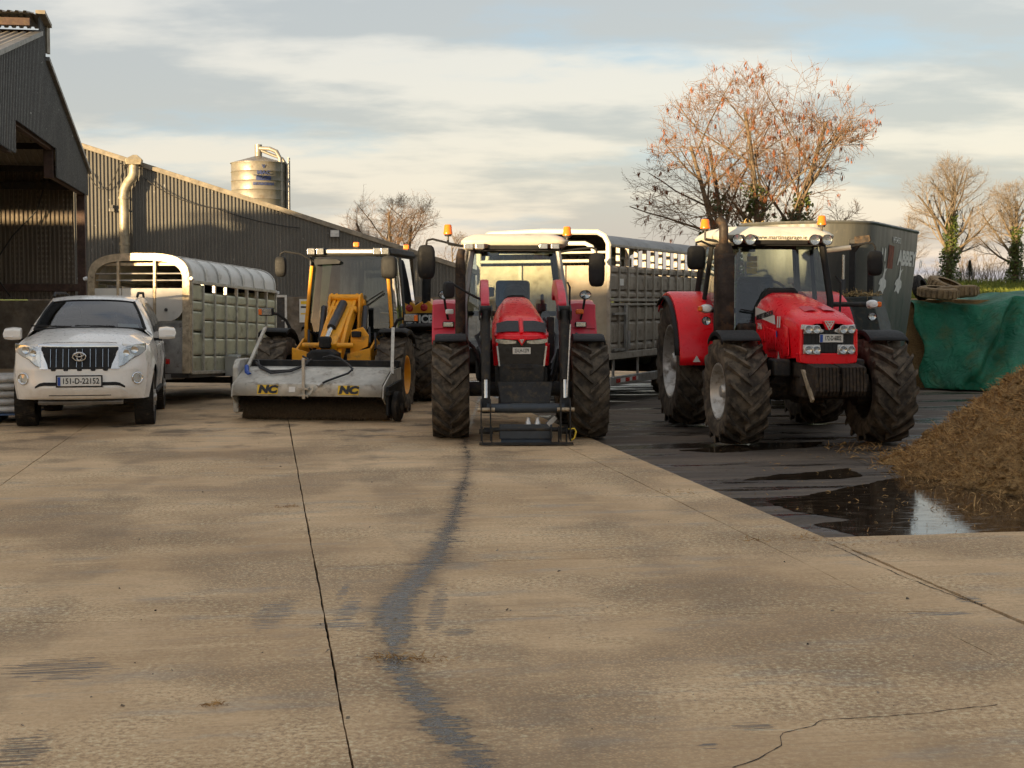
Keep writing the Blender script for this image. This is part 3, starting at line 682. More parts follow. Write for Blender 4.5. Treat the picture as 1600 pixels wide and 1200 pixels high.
def wheel(parent, key, x, y, Ro, W, Rr, side, n, lh, lw, ang, tmat='tyre_muddy', rmat='rim_silver', steer=0., deep=.1, blocks=False, hubmat=None):
    if (key, 't') not in WCACHE:
        WCACHE[(key, 't')] = tyre(Ro, W, Rr, n, lh, lw, ang, blocks)
    o = hub_mesh(W, Rr, side, deep).build('wheel', hubmat or rmat, parent, loc=(x, y, Ro - .012), rot=(random.uniform(-1, 1), 0, 0) if False else (0, 0, steer))
    fixnormals(o)
    if (key, 'm') not in WCACHE:
        t = fixnormals(WCACHE[(key, 't')].build('tyre', tmat, o, smooth=30)); WCACHE[(key, 'm')] = t.data
    else:
        t = bpy.data.objects.new('tyre', WCACHE[(key, 'm')]); col.objects.link(t); t.parent = o
    fixnormals(rim_mesh(W, Rr, side, deep).build('rim', rmat, o)); return o
def lampbox(parent, x, y, z, w_, h, d=.06, name='headlight', yaw=0., mat=BLK, n=2):
    o = MB().box(0, 0, 0, w_, d, h).build(name, mat, parent, bev=min(h, w_) * .22, loc=(x, y, z), rot=(0, 0, yaw))
    MB().box(0, -d / 2 - .002, 0, w_ * .84, .012, h * .78).build('lens', 'lamp_chrome', o, bev=.004); return o
def roundlamp(parent, x, y, z, r, yaw=0., pitch=0., name='work_light', back=BLK, sq=1.):
    o = MB().lathe([(.07, .0), (.065, r * .55), (.0, r * 1.0), (-.035, r * 1.04), (-.04, r * .92), (-.028, r * .9)], axis='y', n=20).build(name, back, parent, loc=(x, y, z), rot=(pitch, 0, yaw)); o.scale = (1, 1, sq); fixnormals(o)
    fixnormals(MB().lathe([(-.012, 0), (-.016, r * .45), (-.034, r * .9)], axis='y', n=20).build('reflector', 'lamp_chrome', o))
    MB().lathe([(-.045, 0), (-.043, r * .5), (-.036, r * .92)], axis='y', n=20).build('lens', 'lamp_lens', o); return o
def beacon(parent, x, y, z, h=.13, r=.062, stalk=.10):
    o = MB().lathe([(0, .0), (0, r * 1.05), (.02, r * 1.1), (.035, r), (h * .9, r * .86), (h, r * .7), (h + .006, 0)], axis='z', n=18).build('beacon', 'amber', parent, loc=(x, y, z))
    m = MB(); m.cyl((0, 0, -stalk), (0, 0, .0), .016, 8); m.lathe([(-.03, 0), (-.03, .045), (.0, .058), (.004, 0)], axis='z', n=14); m.build('stalk', 'dark_steel', o); return o
def mirror(parent, pts, w_, h, face=0., tilt=0., glassback=True):
    a = MB(); a.tube(pts, .016, 8); o = a.build('mirror_arm', BLK, parent); p = pts[-1]
    k = 16; ring = lambda f, yy: [(f * w_ / 2 * abs(cos(2 * pi * i / k)) ** .55 * (1 if cos(2 * pi * i / k) >= 0 else -1), yy, -h / 2 + f * h / 2 * abs(sin(2 * pi * i / k)) ** .5 * (1 if sin(2 * pi * i / k) >= 0 else -1)) for i in range(k)]
    q = MB().rings([ring(.55, -.065), ring(.85, -.055), ring(.98, -.02), ring(1., .02), ring(.95, .03)])
    h_ = fixnormals(q.build('mirror_head', BLK, o, loc=p, rot=(tilt, 0, face), smooth=50))
    return o
def plate(parent, s, x, y, z, w_, h, size, bluebar=True, tilt=0., yaw=0., name='number_plate'):
    o = MB().box(0, 0, 0, w_, .012, h).build(name, 'plate_white', parent, bev=.004, loc=(x, y, z), rot=(tilt, 0, yaw))
    k = .0
    if bluebar: MB().box(-w_ / 2 + .022, -.008, 0, .036, .006, h * .92).build('blue_band', 'plate_blue', o); k = .018
    t = text('lettering', s, size, 'ink', o, (k, -.0085, 0), bold=size * .016, ext=.001)
    ex = max(v.co.x for v in t.data.vertices) - min(v.co.x for v in t.data.vertices); t.scale = ((w_ - 2.6 * k - .05) / ex, 1, 1); return o
def ell(cx, cz, rx, rz, y, r, n=24): return [(cx + rx * cos(2 * pi * i / n), y, cz + rz * sin(2 * pi * i / n)) for i in range(n + 1)]

# ------------------------------------------------------------------ white four-wheel-drive car
def make_suv():
    c = thing('parked_car', 'white four wheel drive car parked at the left facing the camera', 'car', (-6.35, 21.2, 0), R(11)); c.scale = (1.07,) * 3
    YS, ZS = -.64, 1.095
    def zs(y): return pl(y, [(YS, ZS), (.62, 1.215), (3.8, 1.20)])
    def plan(y): return sm(y, [(YS, .925), (-.30, .985), (.3, 1.), (3.2, .99), (3.8, .93)])
    def tum(z): return sm(z, [(.40, .955), (.62, .985), (.82, 1.), (1.0, .985), (1.215, .945)])
    def wdt(y, z):
        fl = 0
        for yc in (0, 2.79):
            r = hypot(y - yc, z - .388)
            fl = max(fl, .022 * max(0, 1 - abs(r - .47) / .10))
        return .925 * plan(y) * tum(z) + fl
    def zb(y):
        z = .42
        for yc in (0., 2.79):
            d = abs(y - yc)
            if d < .455: z = max(z, .388 + sqrt(max(0, .455 ** 2 - d * d)))
        if y < -.45: z = .41
        return z
    ysd = sorted(set([round(v, 3) for v in lin(YS, 3.8, 40) + [i * .035 - .49 for i in range(29)] + [2.3 + i * .035 for i in range(29)]]))
    body = MB()
    for s in (-1, 1):
        rows = []
        for y in ysd:
            z0, z1 = zb(y), zs(y); rows.append([(s * wdt(y, z), y, z) for z in [z0 + (z1 - z0) * t for t in lin(0, 1, 13)]])
        body.grid(rows if s > 0 else [r[::-1] for r in rows])
    X0 = lambda z: wdt(YS, z)
    def yf(x, z):
        k = min(1., abs(x) / X0(min(z, ZS))); lean = sm(z, [(.38, .13), (.46, .045), (.56, .0), (.80, .02), (1.0, .075), (1.17, .15)])
        return -.93 + .29 * k ** 3.4 + lean * (1 - k ** 5)
    def ztf(x): k = min(1, abs(x) / X0(ZS)); return 1.172 - .02 * k ** 2 - .057 * k ** 4
    us = lin(-1, 1, 33)
    rows = []
    for t in lin(0, 1, 22):
        r = []
        for u in us:
            zt = ztf(u * X0(ZS)); z = .41 + (zt - .41) * t; x = u * X0(z); r.append((x, yf(x, z), z))
        rows.append(r)
    body.grid(rows)
    def zc(u): return 1.345 - .03 * u * u - .10 * u ** 6
    rows = []
    for v in lin(0, 1, 18):
        r = []
        for u in us:
            x0 = u * X0(ZS); zf = ztf(x0); y0 = yf(x0, zf); y = lerp(y0, .62 - .10 * (1 - u * u), v)
            z = lerp(zf, zc(u), v ** .8) * (1 - abs(u) ** 10) + zs(y) * abs(u) ** 10
            z += .028 * sin(pi * min(1, v * 1.0)) * (1 - abs(u) ** 3) + .014 * max(0, 1 - abs(abs(u) - .70) / .12) * min(1, v * 3) * (1 - v * .6)
            r.append((u * wdt(y, zs(y)), y, z))
        rows.append(r)
    body.grid(rows)
    # roof and pillars
    def xr(y): return sm(y, [(1.25, .585), (1.7, .63), (3.2, .62), (3.7, .55)])
    def zr(y, u): return sm(y, [(1.22, 1.735), (1.6, 1.80), (2.4, 1.815), (3.3, 1.79), (3.72, 1.74)]) - .035 * abs(u) ** 3
    rows = [[(u * xr(y), y + (.10 * u * u - .10) * max(0, 1 - (y - 1.22) / .8), zr(y, u)) for u in lin(-1, 1, 15)] for y in lin(1.22, 3.72, 16)]; body.grid(rows)
    for s in (-1, 1):
        rows = []
        for y in lin(.62, 3.78, 26):
            yb = y; yt = 1.22 + (3.72 - 1.22) * (y - .62) / 3.16; b0 = Vector((s * wdt(yb, zs(yb)), yb, zs(yb))); b1 = Vector((s * xr(yt), yt, zr(yt, 1)))
            rows.append([b0.lerp(b1, t) + Vector((s * .035 * sin(pi * t), 0, 0)) for t in lin(0, 1, 8)])
        body.grid(rows if s > 0 else [r[::-1] for r in rows])
        def wse(v): q = Vector((s * .765, .62, 1.315)).lerp(Vector((s * .575, 1.22, 1.70)), v); q.z += .03 * sin(pi * v); return q
        body.grid([[wse(v).lerp(rows[0][i], t) + Vector((s * .012, -.012, .0)) * sin(pi * t) for i, v in enumerate(lin(0, 1, 8))] for t in lin(0, 1, 5)])
        body.grid([[wse(0).lerp(rows[0][0], t) for t in lin(0, 1, 4)], [Vector((s * lerp(.765, .86, t), .50, lerp(1.30, 1.205, t))) for t in lin(0, 1, 4)]])
    # tail
    body.grid([[(u * wdt(3.8, z), 3.8 + .06 * (1 - u * u), z) for u in lin(-1, 1, 9)] for z in (.45, .8, 1.2)]); body.grid([[(u * lerp(.865, .55, t), lerp(3.8, 3.72, t), lerp(1.2, 1.74, t)) for u in lin(-1, 1, 9)] for t in (0, .5, 1)])
    o = body.build('body', 'car_white', c, smooth=60)
    bm = bmesh.new(); bm.from_mesh(o.data); bmesh.ops.remove_doubles(bm, verts=bm.verts, dist=.002); bmesh.ops.recalc_face_normals(bm, faces=bm.faces); bm.to_mesh(o.data); bm.free()
    def patch(name, mat, x0, x1, zbp, ztp, off, nx=14, nz=5, par=c, both=False, smooth=60, thick=.02):
        m = MB()
        for s in ((1, -1) if both else (1,)):
            rows = []
            for x in lin(x0, x1, nx):
                a, b_ = pl(x, zbp), pl(x, ztp); rows.append([(s * x, yf(x, z) - off, z) for z in lin(a, b_, nz)])
            back = [[(p[0], p[1] + off + thick, p[2]) for p in r] for r in rows]
            loop = lambda rr: [r[0] for r in rr] + [q for q in rr[-1][1:]] + [r[-1] for r in rr[::-1][1:]] + [q for q in rr[0][::-1][1:-1]]
            m.grid(rows); A, B = loop(rows), loop(back); m.rings([A, B], cap=False)
        return fixnormals(m.build(name, mat, par, smooth=smooth))
    # grille: dark recess with five slats, bright surround, badge
    gr = patch('grille', 'black_plastic', -.50, .50, [(-.50, 1.08), (-.41, .82), (.41, .82), (.50, 1.08)], [(-.5, 1.115), (.5, 1.115)], .006, 24, 9)
    m = MB()
    fr = [(-.53, 1.128), (.53, 1.128)]; 
    for s in (-1, 1):
        pp = [(.51, 1.125, .028), (.54, 1.10, .03), (.535, 1.05, .034), (.51, .97, .042), (.485, .89, .05), (.455, .82, .04)]
        m.rings([[(s * (a - q), yf(a - q, b_) - .012, b_) for q in (0, k * .5, k, k * 1.3)] for a, b_, k in pp], cap=False, closed=False); m.rings([[(s * (a + q), yf(a + q, b_) - .014, b_ ) for q in (-.01, .03, .055)] for a, b_, k in pp], cap=False, closed=False)
    m.rings([[(x, yf(x, z) - .022 + .01 * abs(z - 1.135) / .02, z - .012 * x * x) for z in (1.112, 1.125, 1.137, 1.150, 1.160)] for x in lin(-.54, .54, 17)], cap=False, closed=False)
    fixnormals(m.build('grille_surround', 'chrome', gr, smooth=50))
    for x in (-.335, -.175, 0., .175, .335):
        m = MB(); m.box(x, yf(x, .97) - .016, .945, .062, .03, .31, rx=-.26); m.build('grille_slat', 'black_plastic', gr, bev=.012)
        for q in (-.036, .036): MB().box(x + q, yf(x, .98) - .02, .965, .004, .02, .25, rx=-.26).build('chrome_strip', 'chrome', gr)
    yb = yf(0, 1.0) - .055
    m = MB(); m.tube(ell(0, .985, .083, .056, yb, .009), .009, 6); m.tube(ell(0, .985, .030, .050, yb - .003, .008), .007, 6); m.tube(ell(0, 1.009, .055, .026, yb - .005, .008), .007, 6); m.build('badge', 'chrome', gr)
    # headlights
    zt_h = [(.50, 1.06), (.56, 1.125), (.72, 1.16), (.86, 1.175)]; zb_h = [(.50, .865), (.57, .885), (.66, .965), (.78, 1.025), (.86, 1.10)]
    for s in (-1, 1):
        m = MB(); rows = []
        for x in lin(.50, .845, 12):
            a, b_ = pl(x, zb_h), pl(x, zt_h); rows.append([(s * x, yf(x, min(z, 1.12)) - .008 + .5 * max(0, x - .62) ** 1.2 * .25, z - .02) for z in lin(a, b_, 6)])
        m.grid(rows); h = fixnormals(m.build('headlight', 'lamp_chrome', c, smooth=60))
        m = MB(); m.grid([[(p[0], p[1] - .016, p[2]) for p in r] for r in rows]); fixnormals(m.build('lens', 'lamp_lens', h, smooth=60))
        for x, z, r in ((.60, 1.03, .042), (.705, 1.07, .046)):
            fixnormals(MB().lathe([(-.012, .0), (-.014, r * .6), (-.02, r), (-.005, r * 1.12)], axis='y', n=16).build('projector', 'lamp_lens' if False else 'chrome', h, loc=(s * x, yf(x, z) - .012, z)))
        m = MB(); rim = [rows[i][0] for i in range(12)] + [rows[-1][-1]] + [rows[i][-1] for i in range(11, -1, -1)]; m.tube([(p[0], p[1] - .008, p[2]) for p in rim + rim[:1]], .005, 6); m.build('lamp_trim', 'chrome', h)
        # fog lamps
        f = fixnormals(MB().lathe([(.03, 0), (.02, .045), (-.012, .062), (-.02, .072), (-.012, .082), (.01, .086)], axis='y', n=20).build('fog_lamp', 'chrome', c, loc=(s * .735, yf(.735, .69) - .012, .69), rot=(0, 0, s * .45)))
        MB().lathe([(-.014, 0), (-.012, .06)], axis='y', n=20).build('lens', 'lamp_lens', f)
    # bumper: dark slot, skid lip, plate
    patch('air_slot', 'black_plastic', -.58, .58, [(-.62, .545), (-.50, .60), (.50, .60), (.62, .545)], [(-.62, .56), (-.50, .645), (.50, .645), (.62, .56)], .006, 20, 4)
    patch('lower_lip', 'car_white', -.63, .63, [(-.66, .44), (-.56, .43), (.56, .43), (.66, .44)], [(-.66, .47), (-.50, .575), (.50, .575), (.66, .47)], .022, 22, 5)
    patch('lip_slot', 'black_plastic', -.40, .40, [(-.4, .463), (.4, .463)], [(-.4, .473), (.4, .473)], .026, 16, 2)
    patch('bumper_crease', 'car_white', .62, .80, [(.62, .80), (.80, .805)], [(.62, .806), (.80, .811)], .006, 6, 2, both=True)
    m = MB(); m.box(0, -.74, .385, 1.1, .14, .05, rx=.4); m.box(0, -.50, .36, 1.0, .5, .05); m.build('skid_plate', 'grey_steel', c, bev=.01)
    m = MB(); m.box(0, .9, .36, .9, 2.2, .12); m.box(0, 0, .37, 1.5, .12, .12); m.box(0, 2.79, .37, 1.5, .14, .14); m.build('chassis', 'dark_steel', c)
    MB().box(0, .0, .66, 1.45, 1.1, .5).build('wheel_well', 'black_plastic', c); MB().box(0, 2.79, .75, 1.45, 1.2, .5).build('wheel_well', 'black_plastic', c)
    plate(c, '151-D-22152', 0, yf(0, .66) - .035, .66, .56, .125, .105)
    MB().box(0, yf(0, .66) - .022, .66, .60, .02, .16).build('plate_holder', 'black_plastic', c, bev=.006)
    # glass
    def ws(u, v, off=0.):
        yb_ = .62 - .10 * (1 - u * u); a = Vector((u * .765, yb_, 1.345 - .03 * u * u)); b_ = Vector((u * .575, 1.22 + .10 * u * u - .10, 1.735 - .035 * abs(u) ** 3)); p = a.lerp(b_, v); p.z += .03 * sin(pi * v); return p
    MB().grid([[ws(u, v) for u in lin(-1, 1, 17)] for v in lin(0, 1, 9)]).build('windscreen', 'windscreen', c, smooth=60)
    m = MB()
    for s in (-1, 1): m.tube([ws(s, v) + Vector((0, -.002, .004)) for v in lin(0, 1, 9)], .022, 6)
    m.tube([ws(u, 0) + Vector((0, -.01, 0)) for u in lin(-1, 1, 15)], .018, 6); m.tube([ws(u, 1) for u in lin(-1, 1, 15)], .014, 6); m.build('windscreen_seal', 'black_plastic', c)
    m = MB()
    for s in (-1, 1):
        rows = []
        for y in lin(.62, 1.05, 5):
            yt = 1.22 + (3.72 - 1.22) * (y - .62) / 3.16; b0 = Vector((s * wdt(y, zs(y)), y, zs(y))); b1 = Vector((s * xr(yt), yt, zr(yt, 1))); rows.append([b0.lerp(b1, t) for t in (0, .5, 1)])
    for s in (-1, 1):
        for ya, yb_ in ((1.02, 1.72), (1.80, 2.62), (2.72, 3.45)):
            rows = []
            for y in lin(ya, yb_, 5):
                yt = 1.22 + (3.72 - 1.22) * (y - .62) / 3.16; b0 = Vector((s * wdt(y, zs(y)), y, zs(y))); b1 = Vector((s * xr(yt), yt, zr(yt, 1))); rows.append([b0.lerp(b1, t) + Vector((s * (.035 * sin(pi * t) + .012), 0, 0)) for t in lin(.10, .86, 6)])
            fixnormals(MB().grid(rows).build('side_window', 'side_glass', c, smooth=60))
        for ya in (1.30, 2.30): 
            xx = s * (wdt(ya, 1.08) + .02); MB().box(xx, ya + .3, 1.07, .03, .17, .03).build('door_handle', 'car_white', c, bev=.01)
        mh = fixnormals(MB().rings([[(s * (.955 + .245 * a_), yy, zc_ + b_ * hh) for a_, b_ in ((0, -.9), (.5, -1), (.92, -.85), (1, 0), (.9, .85), (.45, 1.05), (0, .9))] for yy, zc_, hh in ((.60, 1.255, .055), (.63, 1.255, .085), (.72, 1.26, .092), (.78, 1.26, .085))]).build('door_mirror', 'car_white', c, bev=.012, smooth=60))
        MB().bb(s * .88, s * 1.0, .68, .75, 1.15, 1.19).build('mirror_foot', 'black_plastic', mh)
        MB().box(s * 1.12, .592, 1.222, .13, .012, .018).build('indicator', 'white_lens', mh)
        m = MB(); m.tube([(s * .60, 1.55, 1.79), (s * .605, 1.72, 1.845), (s * .60, 3.0, 1.85), (s * .575, 3.45, 1.78)], .019, 6); m.build('roof_rail', 'black_plastic', c)
        m = MB(); m.box(s * .86, 1.4, .42, .14, 1.6, .05); m.build('side_step', 'black_plastic', c, bev=.015)
        for y in (0, 2.79): wheel(c, 'suv', s * .79, y, .388, .262, .235, s, 64, .007, .020, .05, 'tyre', 'rim_silver', deep=.3)
    for s in (-1, 1):
        for yy in (.78, 1.76, 2.66):
            m = MB(); m.tube([(s * (wdt(yy + .04 * k, z) + .0005), yy + .04 * k, z) for k, z in enumerate(lin(.52 if yy < 2.5 else .85, 1.19, 7))], .005, 4); m.build('shut_line', 'black_plastic', c)
    m = MB(); m.tube([(u * X0(ZS) * .93, yf(u * X0(ZS) * .93, ztf(u * X0(ZS) * .93)) + .012, ztf(u * X0(ZS) * .93) + .004) for u in lin(-.62, .62, 17)], .004, 4); m.build('shut_line', 'black_plastic', c)
    # inside
    m = MB(); m.box(0, .95, 1.16, 1.45, .5, .30, rx=.1); m.box(0, 1.0, 1.30, .5, .3, .08); m.build('dashboard', 'interior', c, bev=.03)
    for x in (-.37, .37):
        m = MB(); m.box(x, 1.78, 1.15, .48, .12, .62, rx=.18); m.box(x, 1.86, 1.55, .26, .08, .17, rx=.15); m.build('seat', 'interior', c, bev=.04)
    m = MB(); m.tube([(.37 + .18 * cos(a), 1.22 + .06 * sin(a), 1.28 + .17 * sin(a)) for a in lin(0, 2 * pi, 20)], .014, 6); m.build('steering_wheel', 'interior', c)
    MB().box(0, 2.3, .75, 1.5, 2.6, .1).build('floor', 'interior', c); MB().box(0, 2.9, 1.1, 1.45, .1, .8).build('rear_bench', 'interior', c)
    m = MB(); m.grid([[ws(u, v) + Vector((0, .012, -.012)) for u in lin(.52, .90, 3)] for v in (.06, .16)]); m.build('tax_discs', 'plate_white', c)
    m = MB()
    for x, y in ((-.25, .53), (.35, .55)): m.bar((x, y, 1.36), (x - .55, y + .02, 1.375), .02, .02)
    m.build('wiper', 'black_plastic', c)
make_suv()

# ------------------------------------------------------------------ galvanised livestock trailer behind the car
plain('galv_bright', (.50, .48, .43), .36, .65, .25, 7, .2); plain('trailer_roof', (.66, .64, .58), .45, 0, .12, 2, .2, (.3, .26, .2))
plain('alu_panel', (.52, .52, .38), .36, .5, .2, 2.5, .25, (.22, .2, .12)); plain('ply_white', (.60, .56, .49), .5, 0, .1, 2, .1); plain('dark_inside', (.025, .022, .02), .9)
def make_trailer():
    t = thing('livestock_trailer', 'galvanised livestock trailer with curved white roof behind the white car', 'trailer', (-6.62, 25.2, 0), R(-10))
    b0 = bpy.data.objects.new('trailer_body', None); bpy.data.objects.remove(b0)
    W, L, z0 = .93, 4.5, .50; PT = R(2.0)
    t.rotation_euler = (-PT, 0, R(-10)); t.location.z = .07
    def arch(hw, hs, hc, n=9):
        """half profile over the roof from the spring line"""
        out = []
        for i in range(2 * n + 1):
            a = pi * i / (2 * n); x = -hw * cos(a); out.append((math.copysign(abs(x / hw) ** .62 * hw, x), hs + (hc - hs) * abs(sin(a)) ** .62))
        return out
    zs_, zc_ = 2.10, 2.60
    pr = arch(W, zs_, zc_)
    # roof skin and ribs
    m = MB(); m.grid([[(x, y, z) for x, z in pr] for y in lin(.12, L, 9)]); m.build('roof', 'trailer_roof', t, smooth=60)
    for k in range(8):
        y = .14 + k * (L - .16) / 7; m = MB(); m.grid([[(x * 1.012, y - .022, z + .012) for x, z in pr], [(x * 1.02, y - .014, z + .024) for x, z in pr], [(x * 1.02, y + .014, z + .024) for x, z in pr], [(x * 1.012, y + .022, z + .012) for x, z in pr]]); m.build('roof_rib', 'galv_bright', t, smooth=60)
    # front arch
    po = arch(W + .03, zs_ - .02, zc_ + .02); pi_ = arch(W - .10, zs_ - .02, zc_ - .11)
    outer = [(-W - .03, z0)] + po + [(W + .03, z0)]; inner = [(-W + .10, z0)] + pi_ + [(W - .10, z0)]
    m = MB(); m.rings([[(x, -.05, z) for x, z in outer], [(x, .10, z) for x, z in outer], [(x, .10, z) for x, z in inner], [(x, -.05, z) for x, z in inner], [(x, -.05, z) for x, z in outer]], cap=False, closed=False)
    plain('arch_steel', (.50, .40, .27), .5, .5, .3, 9, .25); fixnormals(m.build('front_arch', 'arch_steel', t, smooth=50))
    for x in (-.39, .30): MB().bb(x - .025, x + .025, -.04, .03, 1.30, 2.56).build('front_post', 'arch_steel', t, bev=.006)
    MB().bb(-W + .14, W - .14, .02, .07, 2.40, 2.455).build('front_rail', 'arch_steel', t, bev=.006)
    for z in (2.14, 2.26): MB().cyl((-W + .12, -.01, z), (W - .12, -.01, z), .013, 8).build('front_bar', 'galv_bright', t)
    # front: white upper doors with a rounded corner, dark panel below
    q = [(.33, 1.42)] + [(.33 + .36 + .12 * 0 + .14 * 1 * 0, 1.42)] + [(.55 + .31 * sin(a), 1.73 - .31 * cos(a)) for a in lin(.2, pi / 2, 7)] + [(.86, 2.0), (.33, 2.0)]
    MB().prism(q, 'y', -.03, .01).build('front_flap', 'ply_white', t, bev=.006); MB().prism([(-x, z) for x, z in q], 'y', -.03, .01).build('front_flap', 'ply_white', t, bev=.006)
    MB().bb(-.31, .27, -.03, .01, 1.42, 2.0).build('front_flap', 'ply_white', t, bev=.006)
    MB().cyl((.52, -.05, 1.62), (.52, -.02, 1.62), .03, 10).build('catch', 'dark_steel', t)
    m = MB(); m.bb(-W + .09, W - .09, .015, .05, z0, 1.42); m.build('front_panel', 'galv', t); m = MB(); m.bb(-W, W, -.02, .04, 1.38, 1.43); m.build('front_cross_rail', 'galv_bright', t)
    for s in (-1, 1):
        o = MB().bb(s * .50 - .07, s * .50 + .07, -.03, .015, .66, .75).build('reflector', 'red_lens' if s > 0 else 'amber', t, bev=.008)
    # sides: posts and separate panels
    cols = [0.10, .62] + lin(.62, L, 8)[1:]
    for s in (-1, 1):
        for k, y in enumerate(cols): MB().bb(s * W - .03, s * W + .035, y - .022, y + .022, z0, zs_ + .05).build('side_post', 'galv_bright', t, bev=.006)
        for ya, yb_ in zip(cols, cols[1:]):
            rows = ((z0 + .02, .80), (.82, 1.12), (1.14, 1.44), (1.46, 1.76), (1.78, 1.94)) if ya > .3 else ((z0 + .02, .80), (.82, 1.22), (1.26, 1.60), (1.62, 1.78), (1.80, 2.08))
            for za, zb_ in rows:
                MB().prism([(s * W - .008 * s, za), (s * W + .004 * s, za + .03), (s * W + .004 * s, zb_ - .03), (s * W - .008 * s, zb_)][::s], 'y', ya + .022, yb_ - .022).build('side_panel', 'alu_panel', t, smooth=0)
        for z in (z0 + .01, zs_ + .02): MB().bb(s * W - .03, s * W + .04, .08, L, z - .03, z + .03).build('side_rail', 'galv_bright', t, bev=.006)
        # wheels under a tread plate guard
        for y in (2.2, 2.95): wheel(t, 'trl', s * 1.07, y, .335, .20, .19, s, 56, .006, .02, .05, 'tyre', 'rim_silver', deep=.3)
        m = MB(); m.rings([[(s * .96, 1.72 + a, .62 + b_) for a, b_ in pts] for pts in ()] or [[(s * .95, y, z) for y, z in ((1.70, .48), (1.72, .72), (1.86, .83), (3.28, .83), (3.42, .72), (3.44, .48))], [(s * 1.20, y, z) for y, z in ((1.70, .48), (1.72, .72), (1.86, .83), (3.28, .83), (3.42, .72), (3.44, .48))]], cap=False, closed=False)
        fixnormals(m.build('mudguard', 'tread_plate', t, smooth=30)); MB().bb(s * .95, s * 1.20, 1.66, 1.74, .42, .80).build('guard_front', 'tread_plate', t, bev=.01)
        o = MB().lathe([(-.06, 0), (-.06, .03), (.0, .04), (.05, .03), (.05, 0)], axis='y', n=12).build('marker_light', 'white_lens', t, loc=(s * (W + .07), -.02, 2.17)); MB().bb(-.03, .03, -.01, .02, -.01, .01).build('bracket', BLK, o, loc=(-s * .04, 0, 0))
        MB().bb(-.03, .03, -.03, .03, -.03, .03).build('rear_light', 'white_lens', t, bev=.012, loc=(s * (W + .05), L + .02, 2.1))
    for z in (.75, 1.25): MB().cyl((W + .045, .58, z - .16), (W + .045, .58, z + .16), .014, 8).build('door_hinge', 'galv_bright', t)
    MB().bb(-W, W, .0, L, z0 - .08, z0).build('floor', 'dark_steel', t); MB().bb(-W, W, L - .03, L, z0, zs_).build('rear_ramp', 'alu_panel', t)
    MB().grid([[(x * .98, L - .02, z) for x, z in pr], [(x * .98, L - .02, zs_) for x, z in pr]]).build('rear_arch', 'dark_inside', t)
    m = MB(); m.bar((-.7, .3, .44), (0, -1.15, .42), .07, .09); m.build('drawbar', 'galv', t); m = MB(); m.bar((.7, .3, .44), (0, -1.15, .42), .07, .09); m.build('drawbar', 'galv', t)
    m = MB(); m.tube([(0, -1.1, .75), (0, -1.1, .12)], .03, 10); m.lathe([(-.03, 0), (-.03, .10), (.03, .10), (.03, 0)], (0, -1.1, .10), n=16); m.build('jockey_wheel', 'dark_steel', t)
    m = MB(); m.bb(-1.0, 1.0, 2.1, 2.2, .28, .38); m.bb(-1.0, 1.0, 2.9, 3.0, .28, .38); m.build('axle', 'dark_steel', t)
make_trailer()
